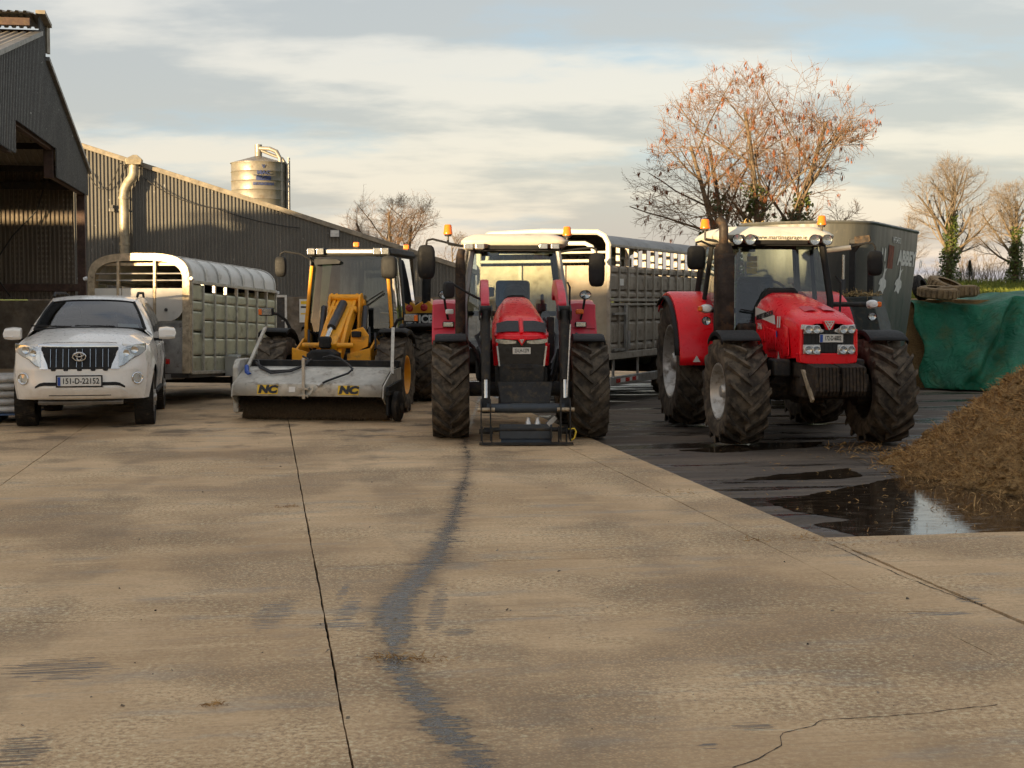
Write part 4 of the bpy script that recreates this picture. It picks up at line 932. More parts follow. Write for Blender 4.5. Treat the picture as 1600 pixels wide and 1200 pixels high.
# ------------------------------------------------------------------ yellow wheeled loader with road sweeper
plain('yellow', (.86, .37, .012), .42, 0, .12, 3, .22, (.16, .115, .06)); plain('black_paint', (.022, .022, .022), .62, 0, .25, 6, .2, (.10, .08, .055)); plain('glass_black', (.012, .013, .013), .06, 0, .1, 3)
plain('cylinder_grey', (.055, .058, .065), .4, .4, .2, 8, .15); plain('rod', (.6, .6, .58), .15, 1.); plain('hose', (.014, .014, .015), .5); plain('tarnished', (.55, .525, .455), .45, .15, .22, 3.5, .30, (.17, .13, .09))
plain('bristle', (.14, .098, .055), .9, 0, .5, 30)
def quadpane(a, b, c, d, n=1): return MB().grid([[Vector(a), Vector(b)], [Vector(d), Vector(c)]])
def make_loader():
    t = thing('wheel_loader', 'yellow and black articulated wheel loader with cab behind the road sweeper', 'loader', (-2.93, 23.7, 0), R(-6.5))
    for s in (-1, 1):
        wheel(t, 'jcb', s * 1.0, 0., .635, .47, .31, s, 15, .042, .085, .30, 'tyre_muddy', 'yellow', blocks=True, deep=.05)
        wheel(t, 'jcb', s * 1.0, 2.75, .635, .47, .31, s, 15, .042, .085, .30, 'tyre_muddy', 'yellow', blocks=True, deep=.05)
        # front mudguards: arched plates with turned-down edges
        for y0, zz_ in ((0., .0), (2.75, .04)):
            rows = []
            for a in lin(R(42), R(112), 10):
                r = .755; y = -r * cos(a) * .98 * -1; z = .635 + zz_ + r * sin(a) * 1.0
                rows.append([(s * .76, y0 + y, z - .06), (s * .77, y0 + y, z), (s * 1.16, y0 + y, z + .012), (s * 1.25, y0 + y, z - .02), (s * 1.26, y0 + y, z - .09)])
            o = fixnormals(MB().grid(rows).build('mudguard', 'black_paint', t, smooth=40)); md = o.modifiers.new('solid', 'SOLIDIFY'); md.thickness = .018
        # work light on a curved stalk
        st = MB().tube([(s * .78, .55, 1.05), (s * .88, .50, 1.30), (s * .98, .44, 1.52), (s * 1.1, .40, 1.62), (s * 1.22, .38, 1.64)] if s < 0 else [(.80, .55, 1.15), (.86, .5, 1.36), (.95, .45, 1.52), (1.1, .4, 1.56)], .026, 8).build('light_stalk', 'black_paint', t)
        xx = s * 1.30 if s < 0 else 1.20
        q = lampbox(st, xx, .38, 1.66 if s < 0 else 1.56, .25, .14, .12, 'indicator_lamp'); MB().box(s * .09, -.066, 0, .06, .01, .10).build('amber_lens', 'amber', q, bev=.01)
        # yellow front screen pillars
        MB().tube([(s * .76, .92, 1.08), (s * .75, .94, 1.5), (s * .665, 1.02, 2.45)], .032, 8).build('screen_pillar', 'yellow', t)
    # front frame: splayed yellow cheeks, boom, crowd ram, headstock
    for s in (-1, 1):
        MB().prism([(-.35, .62), (.75, .55), (.8, 1.05), (.25, 1.22), (-.32, 1.02)], 'x', s * .62 - .02, s * .62 + .02).build('frame_cheek', 'yellow', t, bev=.012)
        MB().rings([[(s * .28, -.42, .72), (s * .66, -.36, .72), (s * .66, -.36, 1.08), (s * .28, -.42, .98)], [(s * .28, -.38, .72), (s * .66, -.32, .72), (s * .66, -.32, 1.08), (s * .28, -.38, .98)]]).build('frame_wing', 'yellow', t, bev=.008)
        MB().prism([(.45, .95), (.95, .95), (.98, 1.75), (.80, 1.98), (.62, 1.92), (.52, 1.5)], 'x', s * .26 - .022, s * .26 + .022).build('tower_plate', 'yellow', t, bev=.012)
        MB().cyl((s * .26 - .06, .80, 1.80), (s * .26 + .06, .80, 1.80), .07, 16).build('pivot_pin', 'yellow', t)
        MB().tube([(s * .36, .66, 1.75), (s * .36, .45, 1.30), (s * .36, .3, .95)], .05, 10).build('lift_ram', 'cylinder_grey', t)
    MB().bar((0, .78, 1.74), (-.02, -.45, 1.02), .30, .30).build('boom', 'yellow', t, bev=.02)
    for x in (-.19, .17): MB().rings([[(x - .03, .86, 1.98), (x + .03, .86, 1.98), (x + .03, .86, 1.72), (x - .03, .86, 1.72)], [(x - .03, .1, 1.50), (x + .03, .1, 1.5), (x + .03, .1, 1.22), (x - .03, .1, 1.22)], [(x - .04, -.50, 1.02), (x + .04, -.5, 1.02), (x + .04, -.5, .80), (x - .04, -.5, .80)]]).build('boom_cheek', 'yellow', t, bev=.015)
    MB().cyl((-.28, .72, 1.90), (.28, .72, 1.90), .06, 14).build('cross_tube', 'yellow', t); MB().cyl((-.24, .50, 1.70), (.24, .5, 1.70), .055, 14).build('cross_tube', 'yellow', t)
    MB().cyl((.0, .52, 1.80), (-.04, -.16, 1.40), .075, 16).build('crowd_ram', 'cylinder_grey', t); MB().cyl((-.04, -.16, 1.40), (-.06, -.46, 1.20), .04, 12).build('ram_rod', 'rod', t)
    m = MB(); m.box(-.06, -.50, 1.17, .20, .14, .20); m.build('ram_end', 'black_paint', t, bev=.04)
    MB().cyl((-.45, -.46, 1.12), (.40, -.46, 1.12), .045, 12).build('carriage_tube', 'yellow', t)
    MB().prism([(-.42, .74), (.36, .74), (.40, .92), (.30, 1.12), (-.36, 1.12), (-.46, .92)], 'y', -.56, -.50).build('headstock', 'black_paint', t, bev=.02) if False else None
    MB().rings([[(-.27 * k, y, .72), (.19 * k + .02, y, .72), (.19 * k + .02, y, 1.0 * k2), (.10, y, 1.06 * k2), (-.18, y, 1.06 * k2), (-.27 * k, y, 1.0 * k2)] for y, k, k2 in ((-.95, .85, .97), (-.92, 1.0, 1.), (-.55, 1.0, 1.), (-.52, .9, .98))]).build('hitch_block', 'black_paint', t, bev=.012)
    MB().rings([[(.30, y, .95), (.60, y, 1.10), (.62, y, 1.28), (.52, y, 1.42), (.32, y, 1.36)] for y in (-.30, -.26)]).build('boom_guard', 'yellow', t, bev=.01)
    MB().box(.42, -.34, 1.30, .16, .06, .10).build('coupler', 'black_paint', t, bev=.02)
    for x0, x1, z in ((.40, .52, 1.3), (.45, .62, 1.2), (-.4, -.52, 1.25)): MB().tube([(x0, .6, 1.2), (x1, .2, z + .1), (x1 + .05, .0, z - .15), (x0, .1, .9)], .02, 6).build('hydraulic_hose', 'hose', t)
    # chassis
    m = MB(); m.box(0, .2, .75, .9, 1.0, .45); m.box(0, 0, .62, 1.7, .26, .26); m.box(0, 1.3, .75, .8, 1.5, .4); m.box(0, 2.75, .62, 1.7, .26, .26); m.build('chassis', 'black_paint', t, bev=.03)
    # cab
    FB, FT, RB, RT = .98, 1.10, 3.0, 3.05; wb, wt = .74, .67; z0, z1 = .95, 2.62
    def frame(pts, r=.045): return MB().tube(pts, r, 6)
    for s in (-1, 1):
        frame([(s * wb, FB, z0), (s * wb, FB + .02, 1.5), (s * wt, FT, z1)], .05).build('cab_post', 'black_gloss', t)
        frame([(s * .80, 1.85, z0), (s * .80, 1.85, 1.5), (s * .71, 1.86, z1)], .04).build('cab_post', 'black_gloss', t)
        frame([(s * wb, RB, z0), (s * wb, RB, 1.5), (s * (wt + .02), RT, z1)], .06).build('cab_post', 'black_gloss', t)
        for (ya, yb_) in ((FB, 1.85), (1.85, RB)):
            MB().grid([[(s * lerp(wb, .80, min(1, (y - FB) / .5)), y, z0), (s * lerp(wb, .81, min(1, (y - FB) / .5)), y, 1.5), (s * lerp(wt, .71, min(1, (y - FB) / .5)), lerp(y, y + .05, .5), z1)] for y in lin(ya, yb_, 4)]).build('door_glass', 'dark_cab_glass', t)
    MB().grid([[(-wb, FB, z0), (-.3, FB - .05, z0), (.3, FB - .05, z0), (wb, FB, z0)], [(-wb, FB + .02, 1.5), (-.3, FB - .03, 1.5), (.3, FB - .03, 1.5), (wb, FB + .02, 1.5)], [(-wt, FT, z1), (-.3, FT - .05, z1), (.3, FT - .05, z1), (wt, FT, z1)]]).build('windscreen', 'dark_cab_glass', t, smooth=60)
    MB().grid([[(-wb, RB, 1.4), (wb, RB, 1.4)], [(-wt, RT, z1), (wt, RT, z1)]]).build('rear_window', 'dark_cab_glass', t)
    m = MB(); m.rings([[(x * 1.01, lerp(1.02, 3.12, (y + 1) / 2), 2.62) for x, y in ((-.68, -1), (.68, -1), (.74, -.6), (.74, .9), (.66, 1), (-.66, 1), (-.74, .9), (-.74, -.6))], [(x * 1.08, lerp(1.0, 3.16, (y + 1) / 2), 2.66) for x, y in ((-.68, -1), (.68, -1), (.74, -.6), (.74, .9), (.66, 1), (-.66, 1), (-.74, .9), (-.74, -.6))], [(x * 1.03, lerp(1.04, 3.12, (y + 1) / 2), 2.76) for x, y in ((-.68, -1), (.68, -1), (.74, -.6), (.74, .9), (.66, 1), (-.66, 1), (-.74, .9), (-.74, -.6))]])
    m.build('roof', 'black_paint', t, bev=.02); MB().box(0, 1.02, 2.70, .86, .06, .08).build('sun_visor', 'galv', t, bev=.02)
    MB().box(0, 1.85, .80, 1.5, 1.5, .36).build('cab_floor', 'black_paint', t, bev=.04)
    m = MB(); m.box(0, 2.25, 1.35, .55, .14, .75, rx=.12); m.box(0, 2.0, 1.05, .52, .5, .14); m.build('seat', 'interior', t, bev=.05)
    m = MB(); m.tube([(.19 * cos(a), 1.45 + .08 * sin(a), 1.62 + .17 * sin(a)) for a in lin(0, 2 * pi, 20)], .016, 6); m.cyl((0, 1.45, 1.62), (0, 1.25, 1.1), .04, 8); m.build('steering_wheel', 'interior', t)
    MB().box(0, 1.15, 1.15, 1.0, .3, .30).build('dashboard', 'interior', t, bev=.05); MB().box(.45, 2.0, 1.3, .16, .6, .3).build('armrest', 'interior', t, bev=.04)
    m = MB(); m.bar((.62, .98, 1.98), (.10, .92, 1.60), .03, .02); m.bar((.60, 1.0, 2.02), (.05, .94, 1.66), .02, .015); m.build('wiper', 'black_paint', t)
    # roof lights, mirrors, beacons
    for x in (-.66, -.50, .50, .64): lampbox(t, x, .98, 2.70, .15, .13, .09, 'work_light')
    for x, y in ((.06, 1.3), (.70, 2.6)): 
        o = MB().box(0, 0, 0, .10, .08, .085).build('beacon', 'amber', t, bev=.015, loc=(x, y, 2.83)); MB().box(0, 0, -.055, .08, .07, .05).build('beacon_base', BLK, o)
    mirror(t, [(-.62, 1.05, 2.52), (-.85, .95, 2.66), (-1.12, .9, 2.70), (-1.19, .9, 2.66), (-1.19, .9, 2.62)], .20, .36, .0)
    mirror(t, [(.66, 1.05, 2.62), (.74, .82, 2.66), (.74, .8, 2.62)], .28, .40, .0)
    MB().rings([[(-.20 + a * .22, .93, 2.52 + b_ * .05) for a, b_ in ((-1, -1), (1, -.6), (1.1, .2), (.8, .8), (-1, 1))], [(-.20 + a * .22, 1.02, 2.52 + b_ * .05) for a, b_ in ((-1, -1), (1, -.6), (1.1, .2), (.8, .8), (-1, 1))]]).build('lamp_bracket', 'interior', t, loc=(-.18, 0, 0))
    # rear: engine cover, intake snorkel, yellow side pod with lettering
    m = MB(); m.rings([[(x * k, y, z) for x, z in ((-.62, .8), (.62, .8), (.66, 1.4), (.45, 1.62), (-.45, 1.62), (-.66, 1.4))] for y, k in ((3.1, 1.), (3.9, .98), (4.2, .85))]); m.build('engine_cover', 'yellow', t, bev=.03)
    o = MB().rings([[(.70, y, 1.28), (1.22, y, 1.28), (1.22, y, 1.62), (.98, y, 1.90), (.70, y, 1.72)] for y in (3.15, 3.7)]).build('side_pod', 'yellow', t, bev=.03)
    MB().box(.97, 3.145, 1.50, .38, .012, .24).build('name_panel', 'black_paint', o); text('lettering', 'JCB', .20, 'plate_white', o, (.97, 3.135, 1.50), bold=.008, sx=.95)
    MB().lathe([(0, 0), (-.01, .05), (0, .07)], (.93, 3.14, 1.72), 'y', 14).build('round_badge', 'red_lens', o)
    MB().tube([(.78, 3.3, 1.75), (.88, 3.25, 1.72), (.96, 3.22, 1.85), (.96, 3.25, 2.2), (.98, 3.3, 2.55), (1.0, 3.35, 2.62)], .085, 12).build('snorkel', 'black_paint', t)
    MB().box(0, 4.1, .9, 1.5, .35, .55).build('counterweight', 'black_paint', t, bev=.06)
make_loader()

def make_sweeper():
    t = thing('road_sweeper', 'galvanised road sweeper brush mounted on the yellow loader', 'sweeper', (-3.05, 22.05, 0), R(-10))
    HW = 1.18
    # hood
    m = MB(); pr = [(.62, .82), (.10, .80), (-.30, .63), (-.42, .58), (-.47, .40)]
    m.grid([[(x, y, z) for y, z in pr] for x in (-HW, -.6, 0, .6, HW)]); o = fixnormals(m.build('hood', 'tarnished', t, smooth=20)); md = o.modifiers.new('solid', 'SOLIDIFY'); md.thickness = .012
    MB().bb(-HW - .02, HW + .04, .42, .56, .80, .91).build('main_beam', 'black_paint', t, bev=.012)
    for s in (-1, 1): MB().prism([(-.46, .38), (-.42, .56), (-.30, .61), (.10, .78), (.62, .80), (.62, .30), (.1, .18), (-.3, .28)], 'x', s * (HW + .005), s * (HW + .03)).build('end_plate', 'tarnished', t, bev=.006)
    MB().rings([[(-HW - .14, y, z) for y, z in ((-.1, .1), (.5, .1), (.56, .86), (.44, .94), (.0, .94), (-.12, .82))], [(-HW - .04, y, z) for y, z in ((-.1, .1), (.5, .1), (.56, .86), (.44, .94), (.0, .94), (-.12, .82))]]).build('drive_case', 'tarnished', t, bev=.03)
    # right-hand arm and castor
    MB().prism([(-.36, .55), (.45, .62), (.45, .40), (.0, .34), (-.30, .10), (-.40, .12)], 'x', HW + .05, HW + .09).build('side_arm', 'black_paint', t, bev=.01)
    MB().bb(HW + .05, HW + .12, -.42, -.10, .42, .48).build('arm_flange', 'black_paint', t, bev=.006)
    c = fixnormals(MB().lathe([(HW + .10, .05), (HW + .10, .20), (HW + .12, .23), (HW + .19, .23), (HW + .21, .20), (HW + .21, .05)], (0, -.10, .235), n=28, closed=True).build('castor_wheel', 'tyre', t)); MB().cyl((HW + .06, -.1, .235), (HW + .225, -.1, .235), .06, 14).build('hub', 'dark_steel', c)
    MB().bb(HW + .04, HW + .06, -.20, .1, .18, .40).build('reflector_plate', 'tarnished', t)
    # centre strut with clamp, hinge ears, stays
    o = MB().bb(-.06, -.01, -.50, -.46, .36, .98).build('centre_strut', 'galv_bright', t, bev=.006); MB().bb(-.11, .05, -.53, -.44, .50, .53).build('clamp', 'galv_bright', o); MB().bb(-.11, .05, -.53, -.44, .40, .43).build('clamp', 'galv_bright', o)
    MB().prism([(.02, .42), (.14, .56), (.10, .46), (.03, .38)], 'y', -.50, -.48).build('strut_gusset', 'tarnished', o)
    MB().bar((HW - .12, .70, 1.42), (HW + .03, .05, .72), .05, .03).build('stay', 'tarnished', t); MB().bar((-HW + .12, .70, 1.42), (-HW + .02, .15, .80), .05, .03).build('stay', 'tarnished', t)
    # hoses and the loose coupling
    def hs(p, r=.017): MB().tube(p, r, 7).build('hydraulic_hose', 'hose', t)
    hs([(-HW + .12, .35, .90), (-.95, .1, .84), (-.70, -.1, .76), (-.40, -.08, .77), (-.22, .15, .84), (-.20, .4, .92)]); hs([(-HW + .10, .3, .88), (-.9, .02, .80), (-.66, -.16, .73), (-.36, -.10, .76), (-.18, .1, .86), (-.22, .3, .93), (-.35, .45, .97)])
    hs([(0., .40, .95), (.16, .30, .99), (.34, .2, .95), (.52, .05, .86), (.62, -.08, .80), (.58, -.18, .74), (.40, -.30, .67), (.28, -.40, .62), (.22, -.45, .58)]); hs([(.05, .42, .94), (.24, .3, .97), (.42, .18, .90), (.58, -.02, .82), (.63, -.12, .78)], .014)
    MB().cyl((.24, -.44, .60), (.19, -.49, .555), .026, 10).build('coupling', 'galv_bright', t)
    MB().tube([(-HW + .02, .1, .82), (-HW + .08, -.05, .74), (-HW + .15, -.12, .70)], .035, 8).build('blue_coupling', 'plate_blue', t)
    # lettering panels
    def onlip(x0, x1, z0, z1, off): 
        f = lambda z: lerp(-.42, -.47, (.58 - z) / .18) - off
        return MB().grid([[(x0, f(z0), z0), (x1, f(z0), z0)], [(x0, f(z1), z1), (x1, f(z1), z1)]])
    for x in (-.62, .66):
        o = onlip(x - .165, x + .165, .425, .565, .009).build('logo_panel', 'sign_yellow', t); text('lettering', 'NC', .155, 'ink', o, (x, -.459, .495), (R(90 - 15), 0, 0), bold=.011, sx=1.25, shear=.15)
    onlip(-.28, -.18, .46, .54, .009).build('data_plate', 'plate_white', t)
    # the brush: core and bristles
    MB().cyl((-HW + .04, .06, .33), (HW - .04, .06, .33), .15, 20).build('brush_core', 'dark_steel', t)
    random.seed(4); m = MB()
    for i in range(11000):
        x = random.uniform(-HW + .03, HW - .05) if i % 11 else random.choice((-1, 1)) * random.uniform(HW - .06, HW + .0); a = random.uniform(R(100), R(300)) if i % 6 else random.uniform(0, 2 * pi); r1 = random.uniform(.285, .338); r0 = .15; w_ = random.uniform(.004, .010)
        x += .03 * sin(a * 3 + x * 9); dx, da = random.uniform(-.035, .035), random.uniform(-.16, .16)
        P = lambda xx, r, aa: (xx, .06 - r * cos(aa - pi) * 1 if False else .06 + r * cos(aa), max(.004, .33 + r * sin(aa)))
        m.add([P(x - w_, r0, a), P(x + w_, r0, a), P(x + dx + w_ * .6, r1, a + da), P(x + dx - w_ * .6, r1, a + da)], [(0, 1, 2, 3)])
    stuff(m.build('bristles', 'bristle', t, smooth=0))
    MB().bb(-HW - .02, HW, .60, .66, .35, .82).build('back_frame', 'black_paint', t)
    for x in (-.35, .35): MB().bb(x - .06, x + .06, .50, 1.0, .72, .84).build('mount_arm', 'black_paint', t, bev=.01)
make_sweeper()
# ------------------------------------------------------------------ tractors
plain('red_paint', (.84, .007, .016), .30, 0, .03, 2, .06, (.16, .10, .07), coat=.12, spec=.3); plain('fender_red', (.62, .028, .055), .42, 0, .12, 3, .14, (.18, .11, .08), coat=.2)
plain('roof_cream', (.66, .62, .51), .5, 0, .1, 2, .18, (.33, .27, .18)); plain('pillar_grey', (.30, .295, .28), .4, .3, .15, 5, .1)
plain('grille_mesh', (.008, .008, .009), .5); plain('cast_grey', (.034, .034, .034), .55, .2, .25, 7, .35, (.11, .085, .055)); plain('mucky_iron', (.038, .031, .026), .75, .2, .5, 12, .45, (.10, .07, .045), bump=.4)
plain('exhaust', (.045, .036, .030), .6, .4, .45, 5, .35, (.14, .085, .05)); plain('sticker_yellow', (.72, .52, .05), .5); plain('loader_slate', (.045, .055, .066), .4, .2, .2, 6, .15)
plain('silver_trim', (.60, .60, .58), .3, .5, .1); plain('paper', (.55, .56, .45), .7)
for q_ in ('black_plastic', 'cast_grey', 'tyre_muddy', 'tyre', 'black_paint', 'mucky_iron', 'exhaust', 'interior'): M[q_].node_tree.nodes['Principled BSDF'].inputs['Specular IOR Level'].default_value = .2
def rr(hw, y0, y1, z, c=.18, n=4):
    """rounded rectangle ring"""
    out = []
    for cx, cy, a0 in ((hw - c, y1 - c, 0), (-hw + c, y1 - c, 90), (-hw + c, y0 + c, 180), (hw - c, y0 + c, 270)):
        for i in range(n + 1): a = R(a0 + 90 * i / n); out.append((cx + c * cos(a), cy + c * sin(a), z))
    return out
def hood(t, secs, mat, name='bonnet'):
    """secs: y, half width, low z, shoulder z, top z, top half width"""
    rows = []
    for y, hw, zl, zs_, zt, th in secs:
        half = [(hw * .97, zl), (hw, zl + (zs_ - zl) * .5), (hw * .995, zs_ - .03), (hw * .96, zs_ + .01), (lerp(hw, th, .45), lerp(zs_, zt, .55)), (th, zt - .022), (th * .75, zt - .004), (0, zt)]
        rows.append([(x, y, z) for x, z in half] + [(-x, y, z) for x, z in half[::-1][1:]])
    m = MB().grid(rows); return fixnormals(m.build(name, mat, t, smooth=45))
def fender(t, s, yc, Ra, zc, x0, x1, a0, a1, mat, name, lip=.07, n=14, sx=1.):
    rows = []
    for a in lin(R(a0), R(a1), n):
        cy, cz = Ra * cos(a) * sx, Ra * sin(a); k = .93
        rows.append([(s * x0, yc - cy * k, zc + cz * k), (s * (x0 + .02), yc - cy, zc + cz), (s * (x1 - .04), yc - cy, zc + cz), (s * x1, yc - cy * .985, zc + cz * .985), (s * (x1 + .005), yc - cy * (1 - lip / Ra), zc + cz * (1 - lip / Ra))])
    o = fixnormals(MB().grid(rows).build(name, mat, t, smooth=40)); md = o.modifiers.new('solid', 'SOLIDIFY'); md.thickness = .015; return o
def cab(t, P):
    yf0, yf1, yr0, yr1, z0, z1 = P['y']; wb, wm, wt = P['w']; zm = P['zm']; pm = P['pmat']
    for s in (-1, 1):
        MB().tube([(s * wb, yf0, z0), (s * wm, lerp(yf0, yf1, .4), zm), (s * wt, yf1, z1)], P['pr'], 8).build('cab_pillar', pm, t)
        MB().tube([(s * (wm + .04), yr0 - .75, z0 + .3), (s * (wm + .05), yr0 - .72, zm), (s * (wt + .04), yr1 - .70, z1)], .035, 6).build('cab_pillar', BLK, t)
        MB().tube([(s * (wm), yr0, z0 + .45), (s * wm, yr0, zm), (s * wt, yr1, z1)], .05, 8).build('cab_pillar', BLK, t)
        rows = []
        for k in lin(0, 1, 6):
            bx = lerp(wb, wm + .03, min(1, k * 2.2)); rows.append([(s * bx, lerp(yf0, yr0, k), z0 + .1 + .4 * max(0, k - .5)), (s * lerp(wm, wm + .05, sin(pi * k)), lerp(lerp(yf0, yf1, .4), yr0, k), zm), (s * lerp(wt, wt + .03, sin(pi * k)), lerp(yf1, yr1, k), z1)])
        MB().grid(rows).build('door_glass', 'cab_glass', t)
    ws = []
    for k, (yy, ww, zz_) in enumerate(((yf0, wb, z0), (lerp(yf0, yf1, .4), wm, zm), (yf1, wt, z1))): ws.append([(ww * u, yy - .07 * (1 - u * u), zz_) for u in lin(-1, 1, 9)])
    MB().grid(ws).build('windscreen', 'cab_glass', t, smooth=60)
    MB().grid([[(-wm, yr0, z0 + .5), (wm, yr0, z0 + .5)], [(-wt, yr1, z1), (wt, yr1, z1)]]).build('rear_window', 'cab_glass', t)
    m = MB(); m.tube([(-wm, yr0, z0 + .5), (wm, yr0, z0 + .5)], .04, 6); m.build('rear_sill', BLK, t)
    MB().box(0, lerp(yf0, yr0, .52), z0 - .05, wm * 2, yr0 - yf0 + .05, .35).build('cab_floor', BLK, t, bev=.05)
    m = MB(); m.box(0, yr0 - .38, z0 + .62, .52, .16, .78, rx=.12); m.box(0, yr0 - .66, z0 + .30, .52, .52, .16); m.build('seat', 'interior', t, bev=.05)
    sy, sz = yf0 + .40, zm + .12
    m = MB(); m.tube([(.20 * cos(a) + P.get('swx', 0), sy + .10 * sin(a), sz + .16 * sin(a)) for a in lin(0, 2 * pi, 24)], .018, 8); m.bar((P.get('swx', 0) - .19, sy, sz), (P.get('swx', 0) + .19, sy, sz), .03, .02); m.cyl((P.get('swx', 0), sy, sz), (0, sy - .15, z0 + .1), .05, 10); m.build('steering_wheel', 'interior', t)
    m = MB(); m.rings([[(-.30, y, z0), (.30, y, z0), (.26, y, zz_), (-.26, y, zz_)] for y, zz_ in ((yf0 + .03, zm - .10), (yf0 + .25, zm + .02), (yf0 + .36, zm - .05))]); m.build('dashboard', 'interior', t, bev=.04)
    m = MB(); m.box(.42, yr0 - .75, zm - .05, .14, .5, .12); m.box(.45, yr0 - .5, zm - .35, .2, .7, .5); m.box(.42, yr0 - .98, zm + .06, .05, .05, .18); m.build('armrest', 'interior', t, bev=.03)
    MB().box(-.40, yf0 + .30, zm + .18, .20, .05, .14, rz=.3).build('monitor', 'interior', t, bev=.02)
    m = MB(); m.bar((-.55, yf0 - .02, zm - .12), (.10, yf0 - .075, zm - .22), .02, .016); m.build('wiper', BLK, t)
    m = MB(); m.box(-.36, yf1 + .12, z1 - .09, .26, .04, .13); m.build('interior_mirror', 'interior', t, bev=.03)
    MB().box(.44, yf1 + .0, z1 - .07, .22, .008, .11, rx=-.08).build('tax_papers', 'paper', t)
    # roof
    rt, rb, hw, ya, yb_ = P['roof']
    m = MB(); rs = [rr(hw - .08, ya + .10, yb_ - .05, rb - .05, .15), rr(hw - .02, ya + .02, yb_, rb, .18), rr(hw, ya, yb_ + .02, rb + .05, .20), rr(hw - .05, ya + .08, yb_, rb + .10, .20), rr(hw - .14, ya + .22, yb_ - .06, rt - .02, .20), rr(hw - .20, ya + .30, yb_ - .12, rt, .18)]
    m.rings(rs); fixnormals(m.build('roof', P['rmat'], t, smooth=50))
    MB().box(0, (ya + yb_) / 2, rb - .07, hw * 1.7, yb_ - ya - .3, .05).build('headliner', 'interior', t)
    MB().bar((-hw * .5, ya + .06, rb - .045), (hw * .5, ya + .06, rb - .045), .05, .06).build('visor_bar', BLK, t)
def emblem(t, x, y, z, k, rx=R(90), rz=0., mat='silver_trim'):
    m = MB()
    for a, b_ in (((-.5, .4), (.5, .4)), ((-.5, .4), (0, -.5)), ((.5, .4), (0, -.5)), ((-.28, .18), (.28, .18)), ((-.25, .4), (.12, -.2)), ((.25, .4), (-.12, -.2))): m.bar((a[0] * k, a[1] * k, 0), (b_[0] * k, b_[1] * k, 0), k * .10, .004)
    m.build('emblem', mat, t, loc=(x, y, z), rot=(rx, 0, rz))

